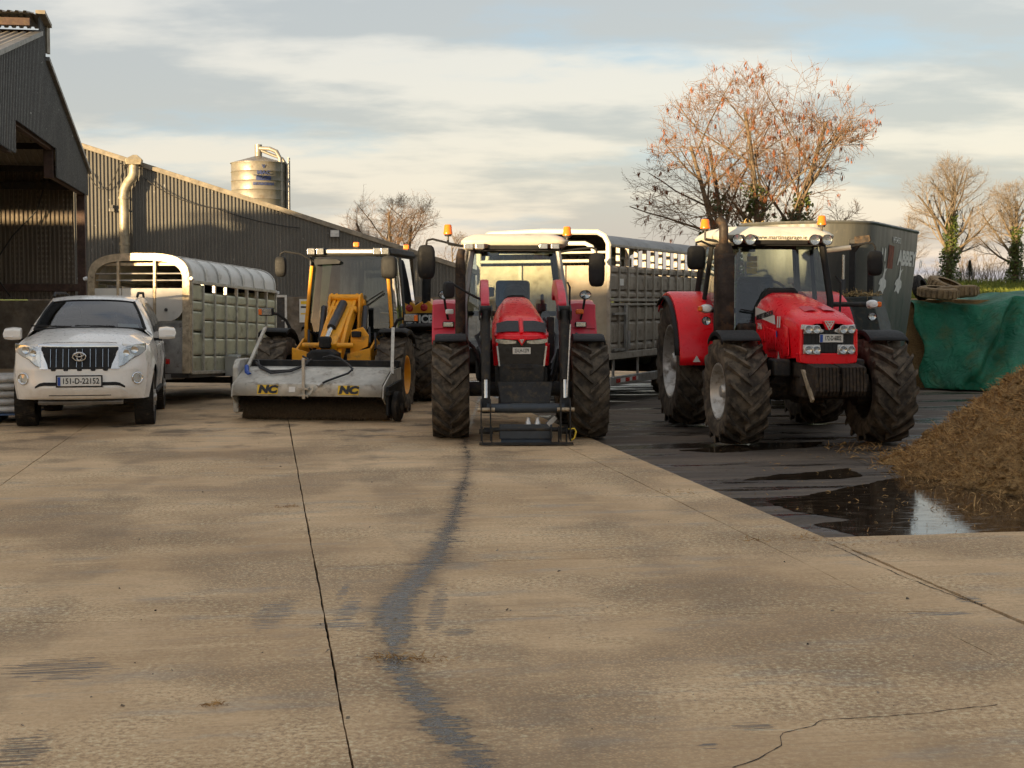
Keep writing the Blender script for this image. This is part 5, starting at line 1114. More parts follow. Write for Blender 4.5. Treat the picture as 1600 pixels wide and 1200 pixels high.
def tractor_one():
    t = thing('tractor', 'red tractor with front loader arms between loader and cattle trailer', 'tractor', (.10, 19.3, 0), R(2), 'red tractors')
    for s in (-1, 1):
        wheel(t, 't1f', s * .93, 0, .675, .50, .36, s, 17, .062, .050, .42)
        wheel(t, 't1r', s * .95, 2.6, .875, .55, .50, s, 19, .064, .056, .38)
        fender(t, s, .02, .74, .665, .70, 1.14, 62, 128, BLK, 'mudguard')
        MB().tube([(s * .45, .12, .75), (s * .62, .2, 1.2), (s * .80, .1, 1.40)], .03, 6).build('mudguard_bracket', 'cast_grey', t)
        fender(t, s, 2.6, 1.02, .85, .70, 1.22, 22, 140, 'fender_red', 'fender')
        MB().rings([[(s * x, y, z) for x, y, z in ((.70, 1.78, 1.45), (1.20, 1.74, 1.43), (1.22, 1.95, 1.80), (.98, 1.98, 1.82), (.72, 1.95, 1.80))], [(s * x, y + .05, z) for x, y, z in ((.70, 1.78, 1.45), (1.20, 1.74, 1.43), (1.22, 1.95, 1.80), (.98, 1.98, 1.82), (.72, 1.95, 1.80))]]).build('fender_front', 'fender_red', t, bev=.02)
        lampbox(t, s * .98, 1.75, 1.50, .17, .085, .06, 'fender_lamp'); st = MB().tube([(s * .98, 1.85, 1.55), (s * 1.02, 1.78, 1.75), (s * 1.04, 1.74, 1.90)], .018, 6).build('lamp_stalk', BLK, t)
        roundlamp(st, s * 1.04, 1.70, 1.94, .085, sq=.75); MB().box(s * .96, 1.72, 1.69, .12, .06, .075).build('indicator', 'amber' if s > 0 else 'white_lens', st, bev=.02)
    cab(t, dict(y=(1.38, 1.62, 2.95, 2.85, 1.15, 2.66), w=(.73, .74, .62), zm=1.80, pmat='pillar_grey', pr=.042, roof=(2.83, 2.67, .79, 1.38, 3.0), rmat='roof_cream'))
    m = MB(); m.box(.66, 1.50, 1.98, .012, .06, .36, ry=-.06, rx=-.12); m.build('warning_sticker', 'sticker_yellow', t)
    # bonnet
    hood(t, [(-.74, .315, 1.02, 1.30, 1.375, .27), (-.73, .335, 1.02, 1.335, 1.40, .27), (-.66, .352, 1.02, 1.385, 1.45, .27), (-.40, .365, 1.04, 1.44, 1.60, .26), (-.10, .368, 1.08, 1.47, 1.675, .245), (.6, .36, 1.15, 1.52, 1.80, .21), (1.05, .35, 1.2, 1.56, 1.89, .175), (1.28, .345, 1.2, 1.56, 1.905, .15)], 'red_paint')
    m = MB(); m.rings([[(x, y, z) for x, z in ((-.30, 1.1), (.30, 1.1), (.31, 1.62), (.13, 1.93), (-.13, 1.93), (-.31, 1.62))] for y in (1.26, 1.42)]); m.build('bonnet_rear', BLK, t, bev=.03)
    # two mesh panels on the sloping nose, headlights, dark grille
    for s in (-1, 1):
        def N_(x, v): return (s * x, lerp(-.665, -.42, v) - .004, lerp(1.445, 1.585, v) + .014 - .10 * max(0, x - .18) ** 1.1)
        m = MB(); m.grid([[N_(x, v) for v in lin(-.06, .92 - max(0, x - .2) * 1.3, 4)] for x in lin(.032, .325, 7)]); fixnormals(m.build('nose_mesh', 'grille_mesh', t))
        m = MB(); m.rings([[(s * x, -.755 + .22 * max(0, x - .2) ** 1.3, z) for z in (z0, z0 + hh)] for x, z0, hh in ((.07, 1.300, .03), (.12, 1.290, .045), (.22, 1.288, .055), (.30, 1.298, .055), (.34, 1.315, .04))], cap=False, closed=False)
        fixnormals(m.build('headlight', 'lamp_chrome', t, smooth=50))
        MB().rings([[(s * x, y, z) for x, y, z in ((.335, -.73, 1.28), (.375, -.66, 1.30), (.36, -.62, 1.0), (.315, -.69, 1.0))], [(s * x, y + .05, z) for x, y, z in ((.335, -.73, 1.28), (.375, -.66, 1.30), (.36, -.62, 1.0), (.315, -.69, 1.0))]]).build('grille_cheek', 'red_paint', t, bev=.012)
        MB().bar((s * .322, -.765, 1.26), (s * .292, -.755, 1.0), .014, .02).build('chrome_strip', 'silver_trim', t)
    MB().rings([[(-.33, y, 1.345), (-.325, y, 1.24), (-.28, y, 1.0), (-.20, y, .965), (.20, y, .965), (.28, y, 1.0), (.325, y, 1.24), (.33, y, 1.345)] for y in (-.735, -.60)]).build('grille', 'black_gloss', t, bev=.015)
    MB().rings([[(-.36, -.66, 1.375), (-.36, -.60, 1.42), (.0, -.60, 1.42), (.36, -.60, 1.42), (.36, -.66, 1.375), (.19, -.775, 1.345), (0, -.80, 1.335), (-.19, -.775, 1.345)], [(-.355, -.66, 1.40), (-.355, -.60, 1.45), (0, -.60, 1.45), (.355, -.60, 1.45), (.355, -.66, 1.40), (.19, -.765, 1.395), (0, -.79, 1.40), (-.19, -.765, 1.395)]]).build('nose_lip', 'red_paint', t, bev=.012)
    MB().prism([(-.075, 1.37), (.075, 1.37), (0, 1.265)], 'y', -.80, -.75).build('nose_point', 'red_paint', t, bev=.01); emblem(t, 0, -.806, 1.325, .055)
    MB().bar((0, -.71, 1.43), (0, -.40, 1.612), .05, .03).build('bonnet_spine', 'red_paint', t, bev=.01)
    plate(t, '23-LH-1279', .0, -.752, 1.20, .235, .085, .07, False)
    MB().rings([[(-.16, y, .96), (-.13, y, 1.025), (.13, y, 1.025), (.16, y, .96)] for y in (-.76, -.70)]).build('grille_chin', 'cast_grey', t, bev=.01)
    # front carrier with slots
    m = MB(); m.bb(-.34, .34, -.70, -.40, .72, .79); m.bb(-.34, .34, -.70, -.40, .90, .97); m.bb(-.34, -.24, -.70, -.4, .79, .90); m.bb(.24, .34, -.70, -.4, .79, .90); m.bb(-.02, .02, -.69, -.4, .79, .90); m.build('front_carrier', 'cast_grey', t, bev=.008)
    m = MB(); m.box(0, .35, .82, .62, 2.2, .42); m.box(0, 1.6, .85, .75, 1.6, .6); m.build('engine_block', 'cast_grey', t, bev=.04)
    m = MB(); m.cyl((-.75, 0, .655), (.75, 0, .655), .10, 14); m.box(0, 0, .66, .34, .34, .30); m.build('front_axle', 'cast_grey', t, bev=.03); MB().cyl((-.8, 2.6, .86), (.8, 2.6, .86), .13, 14).build('rear_axle', 'cast_grey', t)
    for s in (-1, 1):
        MB().box(s * .48, 1.15, .95, .2, .7, .5).build('fuel_tank', BLK, t, bev=.06); MB().box(s * .47, .75, 1.25, .10, .16, .75).build('loader_bracket', 'cast_grey', t, bev=.02)
        for k in range(3): MB().tube([(s * (.40 + .03 * k), 1.2, 1.6 - .1 * k), (s * (.55 + .02 * k), .8, 1.35), (s * .50, .3, 1.1), (s * (.42), -.1, 1.0 - .08 * k)], .016, 6).build('hydraulic_hose', 'hose', t)
    # air intake stack on the left
    MB().tube([(-.80, 1.32, 1.25), (-.80, 1.32, 2.35), (-.80, 1.33, 2.50), (-.78, 1.36, 2.58)], [.075, .075, .06, .055], 14).build('exhaust_stack', 'exhaust', t)
    # loader
    for s in (-1, 1):
        x = s * .51 + .04
        MB().rings([[(x - .055, y, z), (x + .055, y, z), (x + .055, y - h * .25, z + h), (x - .055, y - h * .25, z + h)] for y, z, h in ((.95, 1.85, .20), (.70, 1.92, .22), (.30, 1.90, .24), (-.25, 1.74, .24), (-.48, 1.62, .20))]).build('loader_arm', 'fender_red', t, bev=.02)
        MB().rings([[(x - .055, y, z), (x + .055, y, z), (x + .055, y + .18, z + .04), (x - .055, y + .18, z + .04)] for y, z in ((-.66, 1.72), (-.78, 1.3), (-.98, .75), (-1.05, .40))]).build('lower_arm', 'cast_grey', t, bev=.015)
        MB().cyl((x, -.86, 1.72), (x, -.98, .84), .058, 16).build('tilt_ram', 'exhaust' if False else 'cast_grey', t); MB().cyl((x, -.98, .84), (x, -1.03, .60), .030, 12).build('ram_rod', 'rod', t)
        MB().cyl((x - .085, -.74, 1.74), (x + .085, -.74, 1.74), .05, 12).build('pivot_pin', 'cast_grey', t)
        for q in (-.08, .08): MB().prism([(-.62, 1.66), (-.95, 1.60), (-1.0, 1.72), (-.8, 1.80)], 'x', x + q - .008, x + q + .008).build('link_plate', 'cast_grey', t)
        # headstock cheeks
        for q in (-.065, .055): MB().prism([(-1.22, .06), (-1.02, .08), (-.98, .52), (-1.10, .60), (-1.20, .50)], 'x', x + q - .008, x + q + .008).build('headstock_cheek', 'cast_grey', t, bev=.004)
        MB().cyl((x - .11, -1.14, .46), (x + .11, -1.14, .46), .026, 10).build('hook_pin', 'arch_steel', t); MB().cyl((x - .09, -1.12, .18), (x + .09, -1.12, .18), .035, 10).build('hook_pin', 'cast_grey', t)
        MB().bar((x + s * .07, -1.0, 1.55), (x + s * .02, -1.06, .62), .012, .012).build('level_rod', 'silver_trim', t) if s > 0 else None
    MB().cyl((-.46, -1.02, .47), (.54, -1.02, .47), .062, 18).build('cross_tube', 'loader_slate', t)
    MB().rings([[(.04 + u * (.36 - .04 * v), -.86 - .10 * v, .80 - .27 * v) for u in (-1, 1)] + [(.04 + u * (.36 - .04 * v), -.82 - .10 * v, .80 - .27 * v) for u in (1, -1)] for v in (0, .5, 1)]).build('guard_plate', 'cast_grey', t, bev=.01)
    MB().bb(-.56, .64, -1.25, -1.18, .015, .045).build('headstock_bar', 'cast_grey', t, bev=.004); MB().bb(-.30, .38, -1.12, -1.09, .08, .27).build('headstock_plate', 'loader_slate', t, bev=.008); MB().rings([[(-.28, -1.10, .08), (.36, -1.10, .08), (.36, -1.09, .06), (-.28, -1.09, .06)], [(-.28, -1.2, .045), (.36, -1.2, .045), (.36, -1.19, .04), (-.28, -1.19, .04)]]).build('headstock_toe', 'loader_slate', t)
    MB().cyl((-.5, -1.10, .20), (.58, -1.10, .20), .028, 10).build('headstock_shaft', 'cast_grey', t)
    for x in (.07, .19): MB().lathe([(0, 0), (0, .04), (.03, .035), (.05, .022), (.085, .026), (.09, 0)], (x, -1.10, .27), 'z', 12).build('coupling', 'silver_trim', t)
    MB().bar((.32, -1.10, .26), (.42, -1.08, .36), .05, .06).build('latch', 'galv', t); MB().tube([(.58, -1.16, .21), (.66, -1.18, .22), (.68, -1.18, .18), (.66, -1.18, .10), (.61, -1.16, .06)], .011, 6).build('latch_handle', 'sticker_yellow', t)
    for x in (-.52, -.4, .36, .46, .56): MB().bb(x - .006, x + .006, -1.22, -1.06, .04, .24).build('headstock_rib', 'cast_grey', t)
    # mirrors, beacons, roof lights
    mirror(t, [(-.66, 1.5, 2.62), (-.95, 1.42, 2.68), (-1.20, 1.38, 2.74), (-1.28, 1.36, 2.72), (-1.29, 1.36, 2.66)], .26, .50, .12)
    mirror(t, [(.66, 1.5, 2.56), (.90, 1.46, 2.60), (1.10, 1.42, 2.62), (1.17, 1.4, 2.60), (1.18, 1.4, 2.55)], .24, .50, -.12)
    mirror(t, [(-.50, .6, 1.86), (-.70, .62, 1.96), (-.93, .6, 2.10), (-.96, .6, 2.12)], .16, .24, .3)
    for x in (-.68, -.52, .40, .57): lampbox(t, x, 1.36, 2.635, .14, .085, .07, 'work_light', 0, 'roof_cream' if x < 0 else BLK)
    beacon(t, -.98, 1.60, 2.82, .14, .062, .14); MB().tube([(-.72, 1.6, 2.64), (-.98, 1.6, 2.68)], .02, 6).build('beacon_arm', BLK, t); beacon(t, .76, 1.55, 2.80, .13, .062, .14)
    MB().tube([(.78, 1.6, 1.30), (.80, 1.55, 1.5), (.80, 1.55, 2.05), (.77, 1.6, 2.12)], .014, 6).build('grab_rail', BLK, t)
tractor_one()

def tractor_two():
    t = thing('tractor', 'red tractor with front weights beside the brown heap', 'tractor', (3.86, 18.55, 0), R(5), 'red tractors')
    for s in (-1, 1):
        wheel(t, 't2f', s * .955, 0, .69, .56, .36, s, 17, .066, .052, .44, steer=R(3))
        wheel(t, 't2r', s * .97, 2.95, .955, .62, .54, s, 19, .068, .060, .40)
        fender(t, s, .05, .79, .68, .70, 1.22, 58, 125, BLK, 'mudguard')
        MB().tube([(s * .45, .12, .75), (s * .62, .25, 1.25), (s * .80, .1, 1.45)], .035, 6).build('mudguard_bracket', 'cast_grey', t)
        fender(t, s, 2.9, 1.06, .93, .72, 1.30, 0 if s < 0 else 10, 130, 'red_paint', 'fender', lip=.09, n=20)
        fender(t, s, 2.9, 1.0, .93, 1.24, 1.36, 8, 120, BLK, 'fender_edge', lip=.05)
        MB().prism([(s * 1.02, .98), (s * 1.13, .98), (s * 1.075, 1.07)], 'y', 1.80, 1.81).build('warning_triangle', 'plate_white', t)
    cab(t, dict(y=(1.42, 1.72, 3.15, 3.05, 1.2, 2.70), w=(.72, .78, .70), zm=1.85, pmat=BLK, pr=.05, roof=(2.90, 2.72, .85, 1.45, 3.2), rmat='roof_cream', swx=.02))
    o = MB().box(0, 1.452, 2.735, .98, .012, .07, rx=.0).build('name_strip', 'roof_cream', t); text('lettering', 'www.martinsgarage.ie', .085, 'sign_ink', o, (.03, 1.445, 2.735), bold=.001)
    # bonnet
    hood(t, [(-.86, .33, 1.14, 1.50, 1.57, .22), (-.84, .35, 1.14, 1.53, 1.60, .24), (-.74, .372, 1.14, 1.58, 1.645, .25), (-.45, .39, 1.12, 1.64, 1.73, .25), (-.05, .40, 1.10, 1.67, 1.80, .25), (.55, .40, 1.10, 1.71, 1.895, .24), (1.0, .385, 1.25, 1.74, 1.95, .22), (1.28, .37, 1.25, 1.74, 1.965, .19)], 'red_paint')
    m = MB(); m.rings([[(x, y, z) for x, z in ((-.34, 1.2), (.34, 1.2), (.35, 1.75), (.2, 2.03), (-.2, 2.03), (-.35, 1.75))] for y in (1.25, 1.45)]); m.build('bonnet_rear', BLK, t, bev=.04)
    MB().rings([[(-.325, y, 1.50), (-.33, y, 1.2), (.33, y, 1.2), (.325, y, 1.50)] for y in (-.872, -.80)]).build('grille', 'grille_mesh', t, bev=.01)
    for k in range(1, 12): MB().bb(-.33 + .055 * k - .004, -.33 + .055 * k + .004, -.876, -.87, 1.21, 1.49).build('grille_bar', BLK, t)
    MB().rings([[(-.36, y, 1.08), (-.375, y, 1.20), (.375, y, 1.20), (.36, y, 1.08), (.2, y, 1.06), (-.2, y, 1.06)] for y in (-.885, -.70)]).build('front_lip', 'red_paint', t, bev=.015)
    for s in (-1, 1):
        MB().bar((s * .345, -.865, 1.18), (s * .34, -.86, 1.50), .045, .05).build('grille_frame', 'red_paint', t, bev=.012)
        for z, h, x0, x1 in ((1.50, .115, .07, .35), (1.245, .125, .11, .345)):
            b_ = MB().rings([[(s * x0, y, z - h * .32), (s * (x0 + .07), y, z - h * .5), (s * (x1 - .02), y + .02, z - h * .5), (s * x1, y + .03, z - h * .2), (s * (x1 - .01), y + .03, z + h * .5), (s * (x0 + .12), y, z + h * .42), (s * x0, y, z - h * .1)] if z > 1.4 else [(s * x0, y, z - h * .5), (s * x1, y + .02, z - h * .5), (s * x1, y + .02, z + h * .5), (s * (x0 + .0), y, z + h * .5)] for y in (-.895, -.86)]); hb = fixnormals(b_.build('headlight', 'silver_trim', t, bev=.008))
            for q in ((.17, .27) if z > 1.4 else (.17, .27)): roundlamp(hb, s * q, -.898 + (.005 if q > .2 else 0), z - .002, .052, 0, 0, 'lamp_bowl', 'silver_trim')
        # side panels, stripes and lettering
        for y0, y1, za, zb_ in ((-.55, -.22, 1.15, 1.55), (.05, .55, 1.2, 1.5), (.6, 1.1, 1.3, 1.55)): MB().rings([[(s * (.402), y0, za), (s * .402, y1, za - .02), (s * .402, y1 - .02, zb_), (s * .398, y0 + .08, zb_ - .03)], [(s * .412, y0 + .02, za + .02), (s * .412, y1 - .02, za), (s * .410, y1 - .04, zb_ - .02), (s * .407, y0 + .09, zb_ - .05)]]).build('side_panel', 'red_paint', t, bev=.006)
    def side(yz, off=.014): 
        return MB().add([(-.40 - off, y, z) for y, z in yz], [tuple(range(len(yz)))])
    fixnormals(side([(.06, 1.54), (1.08, 1.64), (1.08, 1.77), (.10, 1.66)], .02).build('side_band', 'plate_white', t)); text('lettering', 'MASSEY FERGUSON', .095, 'ink', t, (-.424, .58, 1.655), (R(90), R(-5.5), R(-90)), bold=.003, sx=1.0)
    for y in (-.06, -.16): fixnormals(side([(y, 1.50), (y + .055, 1.505), (y + .03, 1.655), (y - .025, 1.645)], .02).build('side_stripe', 'plate_white', t))
    text('lettering', '7716', .11, 'plate_white', t, (-.416, .86, 1.50), (R(90), 0, R(-90)), bold=.003); fixnormals(side([(-.02, 1.38), (.04, 1.38), (.05, 1.46), (-.01, 1.46)], .016).build('blue_badge', 'plate_blue', t)); fixnormals(side([(-.02, 1.08), (-.16, 1.08), (-.09, 1.20)], .016).build('hazard_sticker', 'plate_white', t))
    for s in (-1, 1):
        m = MB(); m.grid([[(s * x, lerp(-.50, -.22, v), lerp(1.722, 1.775, v) + .012 - .035 * (x / .25) ** 4) for v in (0, .5, 1)] for x in lin(.04, .20, 4)]); fixnormals(m.build('bonnet_vent', 'fender_red', t))
    emblem(t, 0, -.90, 1.55, .12); MB().prism([(-.085, 1.60), (.085, 1.60), (.04, 1.49), (-.04, 1.49)], 'y', -.895, -.84).build('nose_point', 'red_paint', t, bev=.01)
    plate(t, '172-D-6002', .03, -.885, 1.385, .30, .10, .08, True)
    # chassis, weights
    m = MB(); m.box(0, .35, .86, .6, 2.3, .46); m.box(0, -.62, .98, .66, .5, .20); m.box(0, 1.9, .9, .8, 1.7, .6); m.build('engine_block', 'mucky_iron', t, bev=.04)
    m = MB(); m.cyl((-.8, 0, .675), (.8, 0, .675), .11, 14); m.box(0, 0, .68, .36, .4, .32); m.build('front_axle', 'mucky_iron', t, bev=.03); MB().cyl((-.8, 2.95, .94), (.8, 2.95, .94), .15, 14).build('rear_axle', 'mucky_iron', t)
    for s in (-1, 1):
        m = MB(); m.cyl((s * .62, 0, .67), (s * .80, 0, .67), .19, 18); m.build('hub_drive', 'mucky_iron', t)
        MB().box(s * .50, 1.3, .86, .25, 1.1, .6).build('fuel_tank', 'mucky_iron', t, bev=.07); MB().box(s * .48, -.35, 1.0, .22, .35, .22).build('side_box', 'cast_grey', t, bev=.03)
        for k in range(3): MB().tube([(s * .34, -.2, 1.0), (s * (.5 + .03 * k), -.1 + .1 * k, .85), (s * .55, .1, .7)], .018, 6).build('hydraulic_hose', 'hose', t)
        MB().box(s * .62, 1.45, .62, .32, .5, .05).build('step', 'mucky_iron', t, bev=.01); MB().box(s * .64, 1.42, .95, .34, .45, .05).build('step', 'mucky_iron', t, bev=.01); MB().bb(s * .78, s * .82, 1.22, 1.66, .55, 1.1).build('step_side', 'mucky_iron', t)
    for k in range(7): 
        for g in (0, 1):
            x = -.31 + g * .335 + k * .043; MB().prism([(-1.42, 1.05), (-1.05, 1.08), (-1.0, .78), (-1.18, .70), (-1.40, .70), (-1.45, .76)], 'x', x - .019 + .0, x + .017).build('front_weight', 'mucky_iron', t, bev=.006)
    MB().bb(-.34, .34, -1.38, -.8, .80, .96).build('weight_carrier', 'mucky_iron', t); MB().rings([[(-.36, -1.40, .66), (-.33, -1.40, .66), (-.33, -1.0, 1.0), (-.36, -1.0, 1.0)], [(-.36, -1.34, .62), (-.33, -1.34, .62), (-.33, -.9, 1.0), (-.36, -.9, 1.0)]]).build('weight_strap', 'arch_steel', t)
    # exhaust with heat shield
    MB().tube([(-.82, 1.30, 1.10), (-.82, 1.30, 2.55), (-.82, 1.30, 2.64)], [.13, .13, .10], 18).build('exhaust_shield', 'exhaust', t); MB().tube([(-.82, 1.30, 2.6), (-.82, 1.30, 2.84), (-.83, 1.32, 2.93), (-.87, 1.36, 2.98)], .065, 14).build('exhaust_pipe', 'exhaust', t)
    MB().rings([[(x, y, z) for x, y, z in ((-.95, 1.14, 1.2), (-.70, 1.14, 1.2), (-.70, 1.14, 2.5), (-.95, 1.14, 2.5))], [(x, y, z) for x, y, z in ((-.93, 1.12, 1.24), (-.72, 1.12, 1.24), (-.72, 1.12, 2.46), (-.93, 1.12, 2.46))]]).build('shield_plate', 'exhaust', t)
    m = MB(); m.box(-.50, 1.2, 1.36, .30, .2, .36); m.build('filter_box', 'mucky_iron', t, bev=.05)
    # mirrors, lamps, beacons
    mirror(t, [(-.72, 1.6, 2.60), (-.95, 1.5, 2.62), (-1.1, 1.46, 2.68), (-1.17, 1.45, 2.66), (-1.17, 1.45, 2.62)], .26, .34, .1)
    a = mirror(t, [(.74, 1.6, 2.58), (1.0, 1.5, 2.60), (1.25, 1.45, 2.66), (1.34, 1.42, 2.66), (1.38, 1.42, 2.60), (1.38, 1.42, 2.56)], .22, .36, -.1); MB().tube([(.74, 1.6, 2.56), (1.05, 1.48, 2.60)], .035, 8).build('arm_sleeve', 'pillar_grey', a)
    for x in (-.60, -.42, .50, .68): roundlamp(t, x, 1.42, 2.70, .075)
    beacon(t, -.98, 1.75, 2.87, .13, .066, .16); MB().tube([(-.72, 1.75, 2.68), (-.98, 1.75, 2.72)], .02, 6).build('beacon_arm', BLK, t); beacon(t, .66, 1.60, 2.92, .13, .062, .10)
    for s in (-1, 1):
        st = MB().tube([(s * .78, 1.55, 1.80), (s * 1.0, 1.5, 1.80), (s * 1.28, 1.48, 1.80)] if s > 0 else [(-.85, 1.6, 1.72), (-.98, 1.55, 1.72)], .035, 8).build('lamp_arm', 'cast_grey', t); q = 1.36 if s > 0 else 1.02
        o = MB().lathe([(-.07, 0), (-.06, .05), (0, .075), (.04, .06), (.05, 0)], axis='y', n=16).build('indicator', 'white_lens', st, loc=(s * q, 1.46, 1.80 if s > 0 else 1.74)); o.scale = (1.3, 1, .85); MB().box(s * .07, -.02, 0, .05, .09, .09).build('amber_lens', 'amber', o, bev=.02)
        roundlamp(st, s * q, 1.47, (1.80 if s > 0 else 1.74) - .17, .06)
    MB().tube([(.80, 1.55, 1.35), (.90, 1.50, 1.45), (.92, 1.5, 2.1), (.86, 1.55, 2.2)], .016, 6).build('grab_rail', BLK, t)
    m = MB(); 
    for k in range(3): MB().box(.02, 2.98, 2.30 + .09 * k, .16, .01, .08).build('sticker', 'sticker_yellow', t)
tractor_two()
# ------------------------------------------------------------------ big cattle trailer
plain('trailer_grey', (.31, .26, .195), .55, .05, .25, 3, .35, (.13, .10, .07)); plain('trailer_post', (.36, .315, .25), .5, .1, .2, 5, .25, (.14, .11, .075)); plain('tan_board', (.40, .335, .235), .6, 0, .18, 2.2, .28, (.22, .17, .11)); plain('cream_tube', (.55, .53, .45), .4, .1, .12, 4)
plain('canvas_grey', (.30, .295, .28), .7, 0, .2, 1.5, .2)
def make_cattle_trailer():
    t = thing('cattle_trailer', 'tall grey slatted cattle trailer with canvas roof between the red tractors', 'trailer', (.545, 25.5, 0), R(-23.7))
    W, L, z0, z1 = 1.25, 8.4, .92, 2.47
    n = 18; ys_ = lin(.0, L, n)
    for s in (-1, 1):
        for k, y in enumerate(ys_): MB().bb(s * W - .03, s * W + .045, y - .03, y + .03, z0, 2.80).build('side_post', 'trailer_post', t, bev=.006)
        for k, (ya, yb_) in enumerate(zip(ys_, ys_[1:])):
            for za, zb_ in ((z0 + .02, 1.08), (1.09, 1.47), (1.48, 1.76), (1.90, 2.02), (2.03, 2.33), (2.34, z1)):
                if k == 0 and za < 1.7: za_, zb2 = za, zb_
                MB().prism([(s * W - .01 * s, za), (s * W + .02 * s, za + .025), (s * W + .02 * s, zb_ - .045), (s * W - .01 * s, zb_)], 'y', ya + .03, yb_ - .03).build('side_panel', 'trailer_grey', t, smooth=0)
        for z, h in ((z0 - .05, .12), (1.86, .05), (1.78, .04), (2.82, .05)): MB().bb(s * W - .04, s * W + .055, -.02, L, z - h / 2, z + h / 2).build('side_rail', 'trailer_post', t, bev=.008)
        MB().bb(s * W - .02, s * W + .05, .06, 3.2, .34, .50).build('under_run_guard', 'galv', t, bev=.01)
        for y in (.25, 1.6, 2.9): MB().bb(s * W - .01, s * W + .02, y - .035, y + .035, .48, z0 - .05).build('guard_drop', 'galv', t)
        MB().bb(s * (W + .052), s * (W + .056), .3, 1.5, .39, .46).build('reflective_strip', 'plate_white', t); 
        for y in (.28, .78, 1.15): MB().bb(s * (W + .057), s * (W + .060), y, y + .22, .39, .46).build('red_strip', 'red_lens', t)
        for y in (3.9, 5.2): wheel(t, 'ct', s * 1.08, y, .50, .38, .27, s, 20, .015, .05, .25)
        MB().cyl((s * (W + .06), .95, .98), (s * (W + .06), .95, 1.30), .03, 8).build('door_bolt', 'galv', t); MB().bb(s * (W + .04), s * (W + .08), .12, .78, .96, 1.0).build('door_rail', 'galv', t); MB().bb(s * (W + .04), s * (W + .08), .12, .78, 1.60, 1.64).build('door_rail', 'galv', t); MB().bb(s * (W + .045), s * (W + .085), .72, .80, .94, 1.78).build('door_post', 'galv', t)
    MB().bb(-W - .01, -W + .01, 0, L, z1, 2.82).build('gap_blocking_board', 'trailer_grey', t)  # added board: closes the far-side gap so the slots look dark
    MB().bb(W + .05, W + .055, .46, .66, 2.12, 2.24).build('data_plate', 'plate_white', t)
    # canvas roof over hoops
    pr = [(-W - .04, 2.80), (-W + .02, 2.92), (-W + .25, 3.02), (-.5, 3.09), (0, 3.11), (.5, 3.09), (W - .25, 3.02), (W - .02, 2.92), (W + .04, 2.80)]
    m = MB(); m.grid([[(x, y, z - .015 * abs(sin(y * 4.2))) for x, z in pr] for y in lin(.14, L, 40)]); m.build('roof_sheet', 'canvas_grey', t, smooth=60)
    MB().tube([(x, .0, z) for x, z in [(-W, z1)] + [(-W, 2.85), (-W + .07, 2.98), (-W + .2, 3.05)] + [(0, 3.08)] + [(W - .2, 3.05), (W - .07, 2.98), (W, 2.85)] + [(W, z1)]], .05, 8).build('roof_hoop', 'cream_tube', t)
    MB().tube([(x, .03, z) for x, z in [(-W + .15, z1 + .1), (-W + .18, 2.78), (-W + .3, 2.86), (0, 2.87), (W - .45, 2.86), (W - .32, 2.80), (W - .28, 2.70), (W - .28, z1 + .1)]], .04, 8).build('front_hoop', 'cream_tube', t)
    MB().cyl((-W, .0, z1 + .08), (W, .0, z1 + .08), .03, 8).build('front_rail', 'cream_tube', t); MB().cyl((-W, .02, 2.70), (W, .02, 2.70), .022, 8).build('front_rail', 'cream_tube', t)
    # front board panels with a post between
    for xa, xb in ((-W, -.42), (-.40, .42), (.44, W)): MB().bb(xa + .01, xb - .01, -.03, .0, z0, z1).build('front_board', 'tan_board', t, bev=.006)
    for x in (-.41, .43): MB().bb(x - .035, x + .035, -.07, -.03, z0, z1).build('front_post', 'trailer_post', t, bev=.006)
    MB().bar((-.95, -.045, 2.1), (-.60, -.045, 1.15), .03, .02).build('diagonal_brace', 'trailer_post', t)
    MB().bb(-W, W, -.05, L, z0 - .14, z0 - .02).build('deck', 'dark_steel', t)
    for x in (-.45, .45): MB().bb(x - .06, x + .06, -.4, L, .55, .78).build('chassis_beam', 'dark_steel', t)
    MB().bar((-.45, .0, .68), (0, -1.9, .62), .12, .16).build('drawbar', 'dark_steel', t); MB().bar((.45, .0, .68), (0, -1.9, .62), .12, .16).build('drawbar', 'dark_steel', t)
    MB().bb(-W, W, L - .03, L, z0, z1).build('tailgate', 'trailer_grey', t); MB().bb(-1.0, 1.0, 3.8, 4.0, .42, .56).build('axle', 'dark_steel', t); MB().bb(-1.0, 1.0, 5.1, 5.3, .42, .56).build('axle', 'dark_steel', t)
    MB().bb(-.10, .10, -1.72, -1.6, .0, .7).build('parking_leg', 'dark_steel', t, bev=.02)
make_cattle_trailer()

